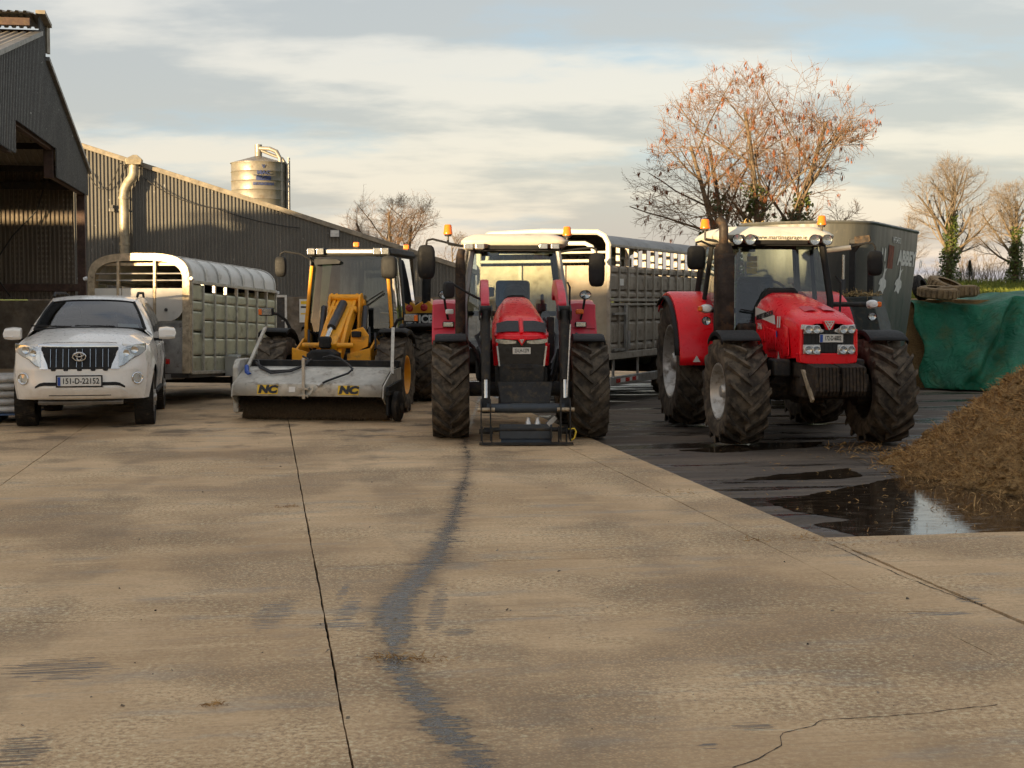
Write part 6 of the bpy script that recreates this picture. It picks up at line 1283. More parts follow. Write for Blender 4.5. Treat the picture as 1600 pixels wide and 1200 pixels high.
# ------------------------------------------------------------------ diet feeder wagon
def m_tub():
    t = NT('tub_paint'); n = t.noise(2, 6, .65, t.map(scale=(3, 3, .35))); f = t.noise(11, 5, .65)
    c = t.mix(t.ramp(n, .35, .7), (.058, .060, .056), (.085, .083, .07)); c = t.mix(t.math('MULTIPLY', t.ramp(f, .6, .75), .6), c, (.19, .165, .12))
    t.fin(c, t.ramp(n, .3, .7, .35, .55), 0., .5)
m_tub()
plain('rust_patch', (.20, .06, .03), .8, 0, .4, 9); plain('straw', (.36, .245, .10), .9, 0, .45, 25); plain('rubber_flap', (.022, .030, .026), .6, 0, .4, 7, .3); plain('decal_white', (.62, .62, .58), .5, 0, .2, 12)
def straw_tuft(n, fn, L, w0, seed, up=.5):
    random.seed(seed); m = MB()
    for i in range(n):
        p, nrm = fn(); p = Vector(p); d = Vector((random.gauss(0, 1), random.gauss(0, 1), random.gauss(0, .45))) + Vector(nrm) * up; d.normalize(); l = L * random.uniform(.4, 1.3)
        s_ = d.cross(Vector((random.gauss(0, 1), random.gauss(0, 1), random.gauss(0, 1)))).normalized() * w0 * random.uniform(.5, 1.4); q = p + d * l * .5 + Vector((0, 0, .1 * l)); e = p + d * l - Vector((0, 0, .12 * l))
        m.add([p - s_, p + s_, q + s_ * .8, q - s_ * .8, e], [(0, 1, 2, 3), (3, 2, 4)])
    return m
def make_feeder():
    t = thing('feeder_wagon', 'tall dark grey diet feeder wagon with white lettering behind the right tractor', 'wagon', (4.745, 24.02, 0), R(-27))
    L, H0, H1 = 5.2, .95, 3.16
    def ring(hw, y0, y1, z, c): return rr(hw, y0, y1, z, c, 7)
    m = MB(); m.rings([ring(.98, .28, L - .3, H0, .75), ring(1.06, .16, L - .16, 1.7, .80), ring(1.15, .03, L - .03, 2.75, .85), ring(1.17, .0, L, H1, .86), ring(1.13, .04, L - .04, H1, .84), ring(1.0, .2, L - .2, 2.4, .8)], cap=False); fixnormals(m.build('tub', 'tub_paint', t, smooth=40))
    MB().rings([ring(1.0, .2, L - .2, 2.45, .8), ring(.5, .9, L - .9, 2.6, .4)], cap=True).build('feed_load', 'straw', t)
    rim = ring(1.17, 0, L, H1, .86); MB().tube([Vector(p) for p in rim + rim[:1]], .03, 6).build('tub_rim', 'tub_paint', t)
    def f():
        a = random.choice(rim[:24]) if random.random() < .7 else random.choice(rim); k = random.gauss(0, .16); b_ = rim[(rim.index(a) + 1) % len(rim)]; p = Vector(a).lerp(Vector(b_), random.random()) + Vector((random.gauss(0, .04), random.gauss(0, .04), 0)); return p, (0, 0, 1)
    clump = [random.Random(3).randrange(len(rim)) for _ in range(9)]
    def f2():
        i = random.choice(clump); p = Vector(rim[i]).lerp(Vector(rim[(i + 1) % len(rim)]), random.random()); p.z += abs(random.gauss(0, .035)); return p, (0, 0, .4)
    stuff(straw_tuft(700, f2, .13, .006, 5).build('straw_wisps', 'straw', t, smooth=0))
    # lettering on the flank (local +x) and the nose
    tilt = atan2(1.15 - 1.06, 1.05)
    def onside(y, z, off=.006): return (lerp(1.06, 1.15, (z - 1.7) / 1.05) + off, y, z)
    rot = (R(90) + tilt * 0, 0, R(90))
    def sidetext(s_, size, y, z, bold, sx=1.): o = text('lettering', s_, size, 'decal_white', t, onside(y, z), rot, bold, .002, sx); o.rotation_euler = (Matrix.Rotation(tilt, 3, 'Y') @ Matrix.Rotation(R(90), 3, 'Z') @ Matrix.Rotation(R(90), 3, 'X')).to_euler(); return o
    sidetext('ABBEY', .36, 3.55, 2.62, .018, 1.5); sidetext('VF3450', .15, 2.55, 2.93, .003, 1.45)
    def mark(pts, mat, nm): return fixnormals(MB().add([onside(y, z, .008) for y, z in pts], [tuple(range(len(pts)))]).build(nm, mat, t))
    mark([(1.95, 2.42), (2.38, 2.42), (2.38, 2.82), (1.95, 2.84)], 'rust_patch', 'crest_panel')
    for y in (1.45, 1.66): mark([(y, 2.55), (y + .09, 2.53), (y + .07, 2.74), (y - .02, 2.78)], 'decal_white', 'stripe')
    for y in (4.75, 4.9): mark([(y, 2.47), (y + .08, 2.5), (y + .1, 2.66), (y + .02, 2.62)], 'decal_white', 'stripe')
    for y in (1.70, 3.0): mark([(y - .30, 2.00), (y - .12, 2.03), (y + .10, 1.97), (y + .16, 2.04), (y + .30, 2.10), (y + .28, 2.20), (y + .12, 2.24), (y + .16, 2.36), (y + .30, 2.44), (y + .14, 2.40), (y + .06, 2.52), (y + .02, 2.34), (y - .04, 2.26), (y - .22, 2.22), (y - .30, 2.14), (y - .16, 2.12)], 'decal_white', 'splash_mark')
    o = text('lettering', '3450', .24, 'decal_white', t, (.18, .012, 2.96), (R(90 - 4), 0, 0), .008, .002, 1.2)
    # front mast, ram, discharge conveyor with rubber flap
    for x, y, a, b_ in ((1.02, -.12, 1.2, 2.86), (1.27, .10, 1.55, 2.6)): MB().bb(x - .05, x + .05, y - .05, y + .05, a, b_).build('mast', 'black_paint', t, bev=.01)
    MB().prism([(.98, 2.72), (1.06, 2.90), (1.30, 2.92), (1.32, 2.82), (1.14, 2.74), (1.05, 2.62)], 'y', -.17, -.12).build('mast_head', 'mucky_iron', t, bev=.01)
    MB().cyl((.88, -.18, .9), (.88, -.18, 2.2), .045, 10).build('ram', 'cylinder_grey', t); MB().cyl((.88, -.18, 2.2), (.88, -.18, 2.6), .025, 10).build('ram_rod', 'rod', t)
    MB().rings([[(.75, -.50, 1.90), (1.42, -.45, 1.92), (1.44, .25, 1.92), (.80, .1, 1.9)], [(.80, -.52, 1.30), (1.62, -.5, 1.2), (1.66, .2, 1.2), (.8, .1, 1.3)], [(.85, -.54, .85), (1.85, -.55, .72), (1.9, .15, .72), (.85, .1, .85)]]).build('discharge_flap', 'rubber_flap', t, bev=.02)
    def f3(): return (random.uniform(.78, 1.42), random.uniform(-.5, .2), 1.92 + abs(random.gauss(0, .03))), (0, 0, .3)
    stuff(straw_tuft(260, f3, .14, .006, 8).build('straw_wisps', 'straw', t, smooth=0))
    MB().bb(.72, .79, -.56, -.50, .8, 1.95).build('flap_bracket', 'galv', t, bev=.006)
    MB().tube([(.30, -.30, 1.0), (.28, -.32, 1.7), (.22, -.36, 2.0), (.12, -.42, 2.15)], .045, 8).build('control_stand', 'mucky_iron', t); MB().box(.12, -.44, 2.18, .18, .1, .10).build('control_box', 'grey_steel', t, bev=.02)
    MB().box(.0, .5, .70, 1.7, .3, .3).build('cross_member', 'black_paint', t)
    for x in (-.5, .5): MB().bb(x - .08, x + .08, .0, L, .60, .90).build('chassis_beam', 'black_paint', t)
    for s in (-1, 1):
        for y in (2.4, 3.6): wheel(t, 'fw', s * .92, y, .48, .36, .26, s, 20, .015, .05, .25)
    MB().bar((-.5, .1, .72), (0, -1.9, .55), .12, .16).build('drawbar', 'black_paint', t); MB().bar((.5, .1, .72), (0, -1.9, .55), .12, .16).build('drawbar', 'black_paint', t); MB().bb(-.07, .07, -1.6, -1.46, 0, .6).build('parking_leg', 'black_paint', t)
make_feeder()

# ------------------------------------------------------------------ silage clamp: heap, green cover, tyres
def m_silage():
    t = NT('silage'); n = t.noise(2.2, 6, .65); f = t.noise(30, 6, .75, t.map(scale=(1, 1, 2.4)))
    c = t.mix(t.ramp(n, .35, .65), (.30, .175, .070), (.46, .29, .12)); c = t.mix(t.ramp(f, .45, .65), c, (.15, .088, .038)); c = t.mix(t.math('MULTIPLY', t.ramp(f, .42, .3), .7), c, (.46, .31, .14))
    t.fin(c, .9, 0, .2); t.bump(f, 1., .05)
m_silage()
def m_straws():
    t = NT('silage_straws'); oi = t.noise(14, 2, .5); c = t.mix(t.ramp(oi, .38, .62), (.23, .125, .048), (.50, .31, .125)); t.fin(c, .85, 0, .25)
m_straws()
import mathutils
nz3 = lambda x, y, z=0., s=1.: mathutils.noise.noise((x * s, y * s, z))
HX, HY, HRX, HRY, HH = 9.5, 15.5, 5.25, 3.45, 3.15
def heap_h(x, y):
    r = hypot((x - HX) / HRX, (y - HY) / HRY) + .05 * nz3(x, y, 3., 1.1) + .022 * nz3(x, y, 7., 3.4)
    return HH * max(0, 1 - r) ** .86 + (.07 * nz3(x, y, 1., 2.1) + .04 * nz3(x, y, 5., 5.5)) * min(1, max(0, 1 - r) * 8) - (.06 if r > 1 else 0)
hp = thing('silage_heap', 'brown loose silage heap spilling across the right edge', 'heap', (HX, HY, -.03))
m = MB(); m.grid([[(x - HX, y - HY, heap_h(x, y)) for x in lin(3.9, 15, 150)] for y in lin(11.8, 19.2, 90)]); m.build('heap_body', 'silage', hp, smooth=180)
def hfn():
    while True:
        x, y = random.uniform(4.0, 8.2), random.uniform(12.2, 18.6); h = heap_h(x, y)
        if h > .0 or random.random() < .06:
            e = .05; nx, ny = heap_h(x - e, y) - heap_h(x + e, y), heap_h(x, y - e) - heap_h(x, y + e); return (x - HX, y - HY, max(h, .01) + .0), (nx * 6, ny * 6, .6)
random.seed(31); m = MB()
for i in range(420):
    p, nr = hfn(); p = Vector(p); r = random.uniform(.02, .085) * random.choice((.6, 1, 1)); k = [Vector((random.gauss(0, 1), random.gauss(0, 1), random.gauss(0, .6))).normalized() * r * random.uniform(.7, 1.2) for _ in range(6)]
    q = [p + Vector((r, 0, 0)) + k[0] * .3, p + Vector((0, r, 0)) + k[1] * .3, p + Vector((-r, 0, 0)) + k[2] * .3, p + Vector((0, -r, 0)) + k[3] * .3, p + Vector((0, 0, r * .8)) + k[4] * .3, p - Vector((0, 0, r * .5))]
    m.add(q, [(0, 1, 4), (1, 2, 4), (2, 3, 4), (3, 0, 4), (1, 0, 5), (2, 1, 5), (3, 2, 5), (0, 3, 5)])
stuff(m.build('clods', 'silage', hp, smooth=180))
stuff(straw_tuft(30000, hfn, .13, .0042, 9, .5).build('loose_straw', 'silage_straws', hp, smooth=0))
# clamp face and the cover thrown over its end
cl = thing('silage_clamp', 'cut brown silage face showing under the green cover', 'silage', (11.4, 33, 0))
m = MB(); rows = []
for v in lin(0, 1, 14):
    r_ = []
    for u_ in lin(0, 1, 40):
        x = lerp(7.7, 16, u_); r_.append((x - 11.4, 30.55 - 33 + .5 * v - .05 * nz3(x * 3, v * 6, 2) , 1.86 * v))
    rows.append(r_)
rows.append([(p[0], 34.5 - 33, 1.9) for p in rows[-1]]); rows.insert(0, [(p[0], p[1], -.1) for p in rows[0]]); m.grid(rows); m.grid([[(7.7 - 11.4, y - 33, z) for z in (0, 1.86)] for y in (30.5, 34.5)]); fixnormals(m.build('silage_face', 'silage', cl))
plain('green_cover', (.010, .140, .072), .55, 0, .3, 1.4, .34, (.085, .12, .05)); M['green_cover'].node_tree.nodes['Principled BSDF'].inputs['Specular IOR Level'].default_value = .35
gm = M['green_cover'].node_tree; gq = gm.nodes.new('ShaderNodeTexNoise'); gq.inputs['Scale'].default_value = 2.6; gq.inputs['Detail'].default_value = 6; gq.inputs['Distortion'].default_value = 1.6
gw = gm.nodes.new('ShaderNodeTexNoise'); gw.inputs['Scale'].default_value = 170; gw.inputs['Detail'].default_value = 1
gp = gm.nodes.new('ShaderNodeNewGeometry'); gmx = gm.nodes.new('ShaderNodeMath'); gmx.operation = 'ABSOLUTE'; gs = gm.nodes.new('ShaderNodeMath'); gs.operation = 'SUBTRACT'; gs.inputs[1].default_value = .5
gm.links.new(gp.outputs['Position'], gq.inputs[0]); gm.links.new(gp.outputs['Position'], gw.inputs[0]); gm.links.new(gq.outputs[0], gs.inputs[0]); gm.links.new(gs.outputs[0], gmx.inputs[0])
ga = gm.nodes.new('ShaderNodeMath'); ga.operation = 'MULTIPLY_ADD'; gm.links.new(gw.outputs[0], ga.inputs[0]); ga.inputs[1].default_value = .03; gm.links.new(gmx.outputs[0], ga.inputs[2])
gb = gm.nodes.new('ShaderNodeBump'); gb.inputs['Strength'].default_value = .8; gb.inputs['Distance'].default_value = .16; gm.links.new(ga.outputs[0], gb.inputs['Height']); gm.links.new(gb.outputs[0], gm.nodes['Principled BSDF'].inputs['Normal'])
cv = thing('silage_cover', 'green plastic silage cover draped over the clamp edge', 'cover', (11, 30, 0))
rows = []; NV, NU = 46, 120
for i in range(NV):
    v = i / (NV - 1); r_ = []
    for j in range(NU):
        u_ = j / (NU - 1); left = sm(v, [(0, 8.62), (.30, 8.62), (.45, 8.58), (.66, 8.78), (.9, 8.66), (1, 8.70)]); x = lerp(left, 15.5, u_)
        front = sm(x, [(8.6, 29.9), (9.3, 29.3), (10.2, 28.4), (11.5, 28.2), (15, 28.6)])       # where the hem touches the floor
        zt = sm(x, [(8.6, 1.86), (9.2, 1.84), (10.0, 1.83), (10.9, 2.02), (15, 2.15)])
        if v < .3: k = v / .3; y = lerp(33.6, 30.6, k); z = zt + .06 * sin(k * 7 + x) * .5 - .05 * k * k
        else: k = (v - .3) / .7; y = lerp(30.6, front, k ** 1.4); z = lerp(zt - .05, .012, k)
        hang_ = min(1, max(0, (v - .26) / .1)) * (1 - .75 * max(0, (v - .9) / .1))
        fold = .22 * sin(x * 3.1 + v * 2.6 + 1.3 * nz3(x, v, 0, .9)) * (.35 + .65 * nz3(x, v, 4, .7) ** 2 * 4) + .055 * sin(x * 8.5 - v * 6 + 2 * nz3(x, v, 2, 1.7))
        diag = math.exp(-((x - 9.15 - (1 - v) * 1.9) / .22) ** 2) * .34; fold += diag - .22 * math.exp(-((x - 9.55 - (1 - v) * 1.9) / .2) ** 2)
        y -= hang_ * (fold * 1.25) ; y += .05 * nz3(x * 2.3, v * 5, 9.); z += .03 * nz3(x * 3, v * 4, 5.) * (1 - max(0, (v - .85) / .15)); z = max(z, .01)
        r_.append((x - 11, y - 30, z))
    rows.append(r_)
o = fixnormals(MB().grid(rows).build('sheet', 'green_cover', cv, smooth=180)); md = o.modifiers.new('solid', 'SOLIDIFY'); md.thickness = .006
def old_tyre(label, px, py, Y, Ro, Wd, rx, rz, mat='tyre_muddy'):
    p = AT(px, py, Y); h = thing('old_tyre', label, 'tyre', p, rz, 'tyres weighing down the silage cover'); h.rotation_euler = (rx, 0, rz)
    q = [(-.5 * Wd, Ro * .60), (-.55 * Wd, Ro * .78), (-.46 * Wd, Ro * .95), (-.2 * Wd, Ro), (.2 * Wd, Ro), (.46 * Wd, Ro * .95), (.55 * Wd, Ro * .78), (.5 * Wd, Ro * .60)]
    fixnormals(MB().lathe(q, axis='z', n=36).build('casing', mat, h)); m = MB()
    for k in range(24):
        a = 2 * pi * k / 24; m.box(Ro * 1.0 * cos(a), Ro * 1.0 * sin(a), 0, .05, .07, Wd * .7, rz=a)
    stuff(m.build('tread_blocks', mat, h))
plain('tyre_earthy', (.15, .105, .062), .95, 0, .45, 5, .75, (.27, .185, .095), bump=.8)
old_tyre('muddy brown tyre lying nearest the wagon on the green cover', 1466, 457, 30.6, .42, .22, R(7), .3, 'tyre_earthy')
old_tyre('largest muddy tyre lying flat on the green cover', 1494, 456, 30.9, .46, .24, R(-3), 1.2, 'tyre_earthy')
old_tyre('muddy tyre tipped up behind the flat tyres', 1480, 448, 31.7, .42, .22, R(24), .8, 'tyre_earthy')
old_tyre('black tyre standing against the wagon end above the cover', 1437, 450, 31.3, .26, .2, R(70), .9, 'tyre')
# ------------------------------------------------------------------ trees
plain('bark', (.13, .095, .06), .9, 0, .4, 6); plain('twig', (.185, .105, .052), .85, 0, .35, 4); plain('twig_pale', (.19, .15, .11), .85, 0, .3, 4); plain('seed_brown', (.22, .072, .022), .85, 0, .5, 9); plain('hedge_twig', (.17, .125, .085), .9)
def m_leaf(n, c1, c2):
    t = NT(n); q = t.noise(6, 3); t.fin(t.mix(t.ramp(q, .35, .65), c1, c2), .5, 0, .4)
m_leaf('ivy_leaf', (.035, .062, .012), (.115, .135, .028)); m_leaf('conifer', (.015, .03, .012), (.03, .05, .02))
def fast_tube(m, pts, rs, n):
    k0 = len(m.v)
    for i, p in enumerate(pts):
        a, b_ = pts[max(0, i - 1)], pts[min(len(pts) - 1, i + 1)]; t = (b_ - a).normalized(); u_ = t.orthogonal().normalized() if i == 0 else (u_ - t * u_.dot(t)).normalized(); v_ = t.cross(u_)
        for k in range(n): c_ = 2 * pi * k / n; q = p + (u_ * cos(c_) + v_ * sin(c_)) * rs[i]; m.v.append((q.x, q.y, q.z))
    for i in range(len(pts) - 1):
        for k in range(n): j = (k + 1) % n; m.f.append((k0 + i * n + k, k0 + i * n + j, k0 + (i + 1) * n + j, k0 + (i + 1) * n + k))
def tree(name, label, X, Y, zb, H, spread, seed, stems=1, fork=.25, levels=4, nkid=(7, 7, 6, 4), upb=.35, ivy=None, seeds=0, tmat='twig', group=None, r0=None, lean=0., twr=.011, env=None):
    rnd = random.Random(seed); root = thing(name, label, 'tree', (X, Y, zb), 0., group); trunk, crown = MB(), MB(); tips = []; stempts = []
    cz = H * .60; ez, ex = H * .46, spread
    def inside(p, tol=1.):
        c_ = Vector((0, 0, cz)); p = c_ + (p - c_) / tol
        if env: return env(p)
        return (p.x / ex) ** 2 + (p.y / ex) ** 2 + ((p.z - cz) / ez) ** 2 < 1.0
    def grow(p, d, L, r, lv):
        tol = rnd.uniform(.78, 1.06) if lv < 3 else rnd.uniform(.9, 1.14); n = 6 if lv == 0 else 5 if lv < 3 else 3; pts = [p.copy()]; rs = [r]; q = p.copy(); dd = d.copy()
        for i in range(n):
            w_ = .05 if lv == 0 else .085 if lv < 3 else .08
            dd = (dd + Vector((rnd.gauss(0, w_), rnd.gauss(0, w_), rnd.gauss(0, w_) + upb * .12 * (1 if lv else .3)))).normalized()
            nq = q + dd * (L / n)
            if lv > 0 and not inside(nq, tol):
                if lv >= 2 and i == 0: return
                break
            q = nq; pts.append(q.copy()); rs.append(max(twr * .45, r * (1 - .62 * (i + 1) / n)) if lv < levels else max(twr * .3, r * (1 - .7 * (i + 1) / n)))
        if len(pts) < 2: return
        if len(pts) <= n: rs = [max(twr * .4, r * (1 - .88 * i / (len(pts) - 1))) for i in range(len(pts))]
        fast_tube(trunk if lv < 2 else crown, pts, rs, 7 if lv == 0 else 5 if lv == 1 else 3)
        if lv == 0: stempts.append((pts, rs))
        if lv >= levels: tips.append(pts[-1]); return
        nk = nkid[lv]; 
        for k in range(nk):
            t = (fork if lv == 0 else .18) + (1 - (fork if lv == 0 else .18)) * (k + rnd.random() * .9) / nk; x = min(len(pts) - 1.001, t * (len(pts) - 1)); i = int(x); bp = pts[i].lerp(pts[i + 1], x - i); bd = (pts[i + 1] - pts[i]).normalized()
            side = Vector((rnd.gauss(0, 1), rnd.gauss(0, 1), rnd.gauss(0, .5))); side = (side - bd * side.dot(bd)).normalized(); ang_ = R(rnd.uniform(28, 62) if lv else rnd.uniform(30, 66))
            nd = (bd * cos(ang_) + side * sin(ang_)).normalized(); grow(bp, nd, L * rnd.uniform(.42, .70) * (1.15 - .45 * t), max(twr * .6, lerp(rs[i], rs[i + 1], x - i) * rnd.uniform(.42, .62)), lv + 1)
    R0 = r0 or H * .020
    for s in range(stems):
        a = 2 * pi * s / max(1, stems) + .6; d = Vector((cos(a) * (.34 if stems > 1 else lean), sin(a) * .25 if stems > 1 else 0, 1)).normalized(); p = Vector((cos(a) * .22, sin(a) * .22, 0)) if stems > 1 else Vector((0, 0, 0))
        grow(p, d, H * (.80 if stems > 1 else .86) * rnd.uniform(.9, 1.05), R0, 0)
    trunk.build('trunk', 'bark', root, smooth=180); crown.build('crown', tmat, root, smooth=180)
    if ivy:
        z0, z1, rad, n = ivy; m = MB()
        for i in range(n):
            pts, rs = rnd.choice(stempts); 
            for _ in range(20):
                x = rnd.uniform(0, len(pts) - 1.001); k = int(x); p = pts[k].lerp(pts[k + 1], x - k)
                if z0 < p.z < z1 and abs(p.x) < 1.5: break
            else: continue
            f = 1 - .55 * (p.z - z0) / (z1 - z0); a = rnd.uniform(0, 2 * pi); rr_ = (rs[k] + rad * f * rnd.random() ** .6 * (1 + .5 * sin(p.z * 5 + a * 2))); c = p + Vector((cos(a) * rr_, sin(a) * rr_, rnd.gauss(0, .1)))
            s_ = rnd.uniform(.045, .095); d1 = Vector((rnd.gauss(0, 1), rnd.gauss(0, 1), rnd.gauss(0, 1))).normalized(); d2 = d1.orthogonal().normalized()
            m.add([c - d1 * s_, c + d2 * s_ * .8, c + d1 * s_, c - d2 * s_ * .8], [(0, 1, 2, 3)])
        stuff(m.build('ivy', 'ivy_leaf', root, smooth=0))
    if seeds:
        m = MB()
        for i in range(seeds):
            p = rnd.choice(tips)
            for k in range(rnd.randint(7, 16)):
                a = rnd.uniform(0, 2 * pi); q = p + Vector((cos(a), sin(a), 0)) * rnd.uniform(.0, .09); l = rnd.uniform(.08, .19); w_ = Vector((cos(a + 1.5), sin(a + 1.5), 0)) * .014; b_ = q + Vector((rnd.gauss(0, .02), rnd.gauss(0, .02), -l)); z_ = Vector((0, 0, -rnd.uniform(0, .12)))
                m.add([q + z_, q + z_ + w_ + (b_ - q) * .5, b_ + z_, q + z_ - w_ + (b_ - q) * .5], [(0, 1, 2, 3)])
        stuff(m.build('seed_clusters', 'seed_brown', root, smooth=0))
    return root
def ground_at(px, Y): x = (px - 800) / FPX * Y; return x, land(x, Y)
x, z = ground_at(1183, 48); ZB = z
def ash_env(p):
    zz_ = p.z + ZB
    if zz_ > 10.5: return False
    l = pl(zz_, [(2.5, -3.2), (3.6, -4.1), (5.7, -4.55), (7.7, -3.6), (8.75, -2.9), (9.8, -1.3), (10.5, .8)]); r_ = pl(zz_, [(2.5, 1.5), (5.3, 2.2), (6.6, 3.6), (7.7, 3.5), (9, 2.9), (9.8, 2.3), (10.5, 1.9)])
    return l < p.x < r_ and abs(p.y) < 3.3 * sqrt(max(.05, 1 - ((zz_ - 6.6) / 4.1) ** 2))
tree('ash_tree', 'big bare ash with hanging brown seed clusters above the feeder wagon', x, 48, z, 9.4, 4.6, 21, stems=5, fork=.14, levels=4, nkid=(9, 6, 6, 4), upb=.25, ivy=(.3, 5.3, .62, 5200), seeds=420, r0=.15, twr=.011, env=ash_env)
x, z = ground_at(1480, 80)
tree('field_tree', 'bare field tree with ivy covered trunk above the tyres', x, 80, z, 6.9, 3.3, 8, levels=4, nkid=(14, 8, 6, 5), fork=.20, upb=.5, ivy=(0, 4.0, .34, 2300), tmat='twig_pale', group='bare trees along the field', r0=.24, twr=.010)
x, z = ground_at(1585, 76)
tree('field_tree', 'bare ivy trunked tree cut by the right edge', x, 76, z, 5.4, 2.7, 12, levels=4, nkid=(13, 8, 6, 5), fork=.22, upb=.5, ivy=(0, 3.0, .30, 1500), tmat='twig_pale', group='bare trees along the field', r0=.2, twr=.010)
x, z = ground_at(1412, 92)
tree('field_tree', 'hazy bare tree just right of the feeder wagon end', x, 92, z, 4.6, 1.8, 14, levels=3, nkid=(12, 9, 7, 4), fork=.15, tmat='twig_pale', group='bare trees along the field', twr=.012)
x, z = ground_at(612, 84)
tree('field_tree', 'round headed bare tree behind the end of the long shed', x, 84, max(z, 0), 7.4, 3.5, 31, stems=3, levels=4, nkid=(9, 8, 7, 4), fork=.16, tmat='twig', group='bare trees along the field', r0=.16, twr=.010)
x, z = ground_at(712, 98)
tree('field_tree', 'low dark bare tree in the gap between loader and tractor', x, 98, max(z, 0), 4.4, 2.2, 33, levels=3, nkid=(10, 9, 8, 4), fork=.1, tmat='hedge_twig', group='bare trees along the field', twr=.014)
x, z = ground_at(1310, 56)
tree('field_tree', 'small bare thorn showing above the feeder wagon rim', x, 56, z, 3.7, 1.4, 36, levels=3, nkid=(10, 8, 6, 4), fork=.1, tmat='twig', group='bare trees along the field', twr=.012)
# hedgerow along the field: one thicket of thin stems
def hedge(name, label, p0, p1, n, h, seed, mat='hedge_twig'):
    rnd = random.Random(seed); m = MB()
    for i in range(n):
        k = rnd.random(); x, y = lerp(p0[0], p1[0], k) + rnd.gauss(0, .5), lerp(p0[1], p1[1], k) + rnd.gauss(0, .8); z = land(x, y) - .1; hh = h * rnd.uniform(.45, 1.1) * (.75 + .4 * sin(k * 21 + seed)); p = Vector((x, y, z)); d = Vector((rnd.gauss(0, .25), rnd.gauss(0, .25), 1)).normalized()
        q = p + d * hh * .5; e = q + (d + Vector((rnd.gauss(0, .25), rnd.gauss(0, .25), 0))).normalized() * hh * .5; fast_tube(m, [p, q, e], [.02, .014, .006], 3)
        for j in range(5):
            t_ = rnd.uniform(.25, 1); b_ = p.lerp(e, t_); f = b_ + Vector((rnd.gauss(0, .35), rnd.gauss(0, .35), rnd.uniform(.1, .6))) * hh * .35; fast_tube(m, [b_, f], [.011, .004], 3)
    o = stuff(m.build(name, mat, smooth=180)); return tag(o, label, 'hedge')
hedge('hedge', 'thin bare hedge along the skyline of the field', (24, 90), (46, 90), 700, 2.3, 3, 'twig_pale'); hedge('hedge', 'dark scrub beyond the yard between loader and tractor', (-8, 96), (3, 96), 700, 2.0, 5)
rnd = random.Random(2); x, z = ground_at(1513, 84); r_ = thing('young_conifer', 'small dark conifer standing between the ivy trunks', 'tree', (x, 84, z)); m = MB()
for i in range(900):
    k = rnd.random() ** .7; a = rnd.uniform(0, 2 * pi); rr_ = .34 * (1 - k) * rnd.random() ** .4; c = Vector((cos(a) * rr_, sin(a) * rr_, .15 + 1.25 * k)); d = Vector((cos(a), sin(a), .5)) * .10; s_ = Vector((-sin(a), cos(a), 0)) * .025; m.add([c - s_, c + s_, c + d], [(0, 1, 2)])
m.build('crown', 'conifer', r_, smooth=0); MB().tube([(0, 0, 0), (0, 0, 1.2)], [.05, .02], 6).build('trunk', 'bark', r_)
# grass blades along the lip of the field
rnd = random.Random(6); m = MB()
for i in range(16000):
    y = 33.5 + 58 * rnd.random() ** 1.8; x = rnd.uniform(.27, .40) * y; z = land(x, y); l = rnd.uniform(.08, .22) * (1 + y / 80); a = rnd.uniform(0, 2 * pi); w_ = .006 * (1 + y / 25); s_ = Vector((cos(a), sin(a), 0)) * w_; p = Vector((x, y, z)); m.add([p - s_, p + s_, p + Vector((rnd.gauss(0, .3) * l, rnd.gauss(0, .3) * l, l))], [(0, 1, 2)])
o = stuff(m.build('grass_blades', 'grass', smooth=0)); tag(o, 'sunlit yellow green grass along the top of the field', 'grass')
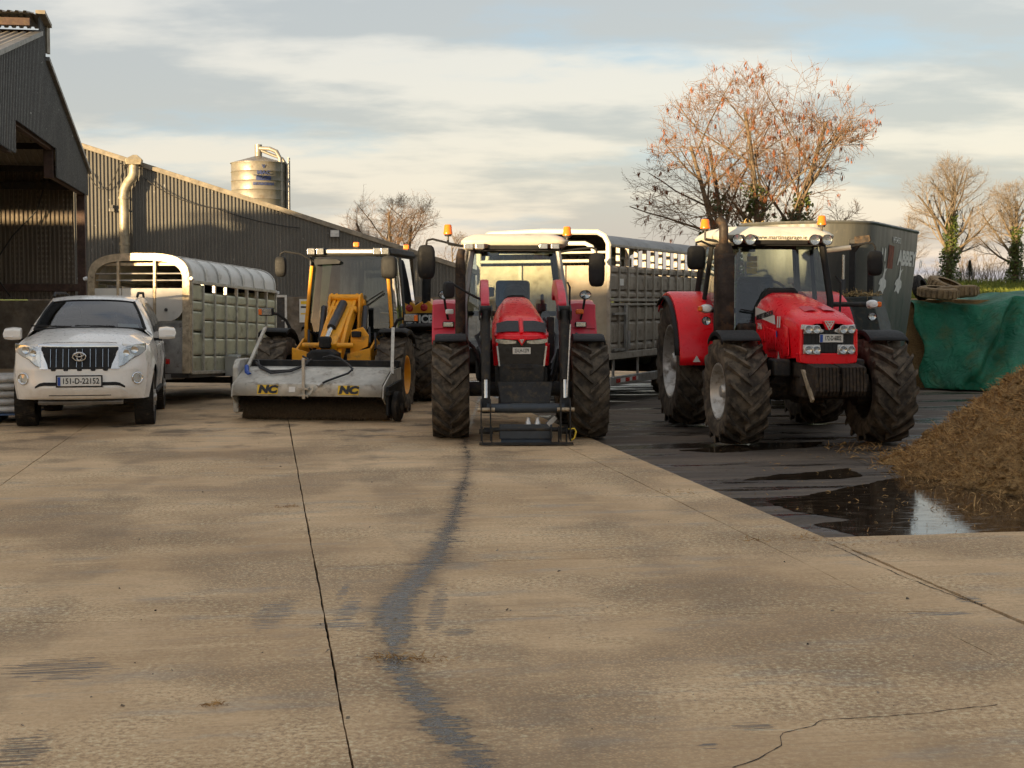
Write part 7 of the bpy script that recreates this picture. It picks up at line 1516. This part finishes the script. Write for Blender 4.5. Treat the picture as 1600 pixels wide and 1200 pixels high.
# wisps of straw dropped on the concrete
def yfn(spots):
    def f():
        px, py, r = random.choice(spots); p = G(px, py); return (p.x + random.gauss(0, r), p.y + random.gauss(0, r * .6), .008), (0, 0, .05)
    return f
o = stuff(straw_tuft(420, yfn([(620, 1028, .06), (600, 1030, .05), (665, 1032, .07), (335, 1103, .03), (450, 793, .05), (1180, 845, .10), (1260, 842, .12), (1060, 770, .15), (1350, 850, .2)]), .05, .0022, 14, .1).build('straw_wisps', 'silage_straws', smooth=0)); tag(o, 'stray wisps of straw dropped on the concrete', 'straw')
def pfn():
    while True:
        p = G(random.uniform(1120, 1600), random.uniform(700, 836))
        if random.random() < .15 + .85 * max(0, (p.x - 2.5) / 3): return (p.x, p.y, -.012), (0, 0, .05)
o = stuff(straw_tuft(350, pfn, .06, .003, 15, .1).build('silage_litter', 'silage_straws', smooth=0)); tag(o, 'loose silage litter strewn over the wet clamp floor', 'silage')
# ------------------------------------------------------------------ feed bags on a pallet at the left edge
plain('bag_white', (.50, .49, .46), .45, 0, .2, 6, .25); plain('pallet_blue', (.05, .10, .20), .7, 0, .3, 8, .3)
bp = AT(-14, 600, 21.6); pal = thing('pallet', 'blue pallet under the white feed bags at the left edge', 'pallet', (bp.x, 21.9, 0), R(10))
for y in (-.5, -.25, 0, .25, .5): MB().bb(-.6, .6, y - .05, y + .05, .12, .145).build('deck_board', 'pallet_blue', pal)
for x in (-.5, 0, .5): MB().bb(x - .05, x + .05, -.55, .55, 0, .118).build('bearer', 'pallet_blue', pal)
for k, w_ in enumerate(('lowest', 'second lowest', 'middle', 'second highest', 'topmost')):
    b_ = thing('feed_bag', 'white plastic feed bag, %s of the stack at the left edge' % w_, 'bag', (bp.x, 21.9, .147 + k * .115), R(10 + 3 * (k % 3)), 'feed bags on the pallet')
    ring = lambda f, z: [(.62 * f * abs(cos(2 * pi * i / 24)) ** .4 * (1 if cos(2 * pi * i / 24) > 0 else -1), .5 * f * abs(sin(2 * pi * i / 24)) ** .4 * (1 if sin(2 * pi * i / 24) > 0 else -1), z) for i in range(24)]
    fixnormals(MB().rings([ring(.90, .002), ring(1., .03), ring(1.02, .06), ring(.98, .09), ring(.86, .113)]).build('sack', 'bag_white', b_, smooth=60)); MB().bb(.58, .66, -.42, .42, .05, .065).build('seam', 'bag_white', b_)
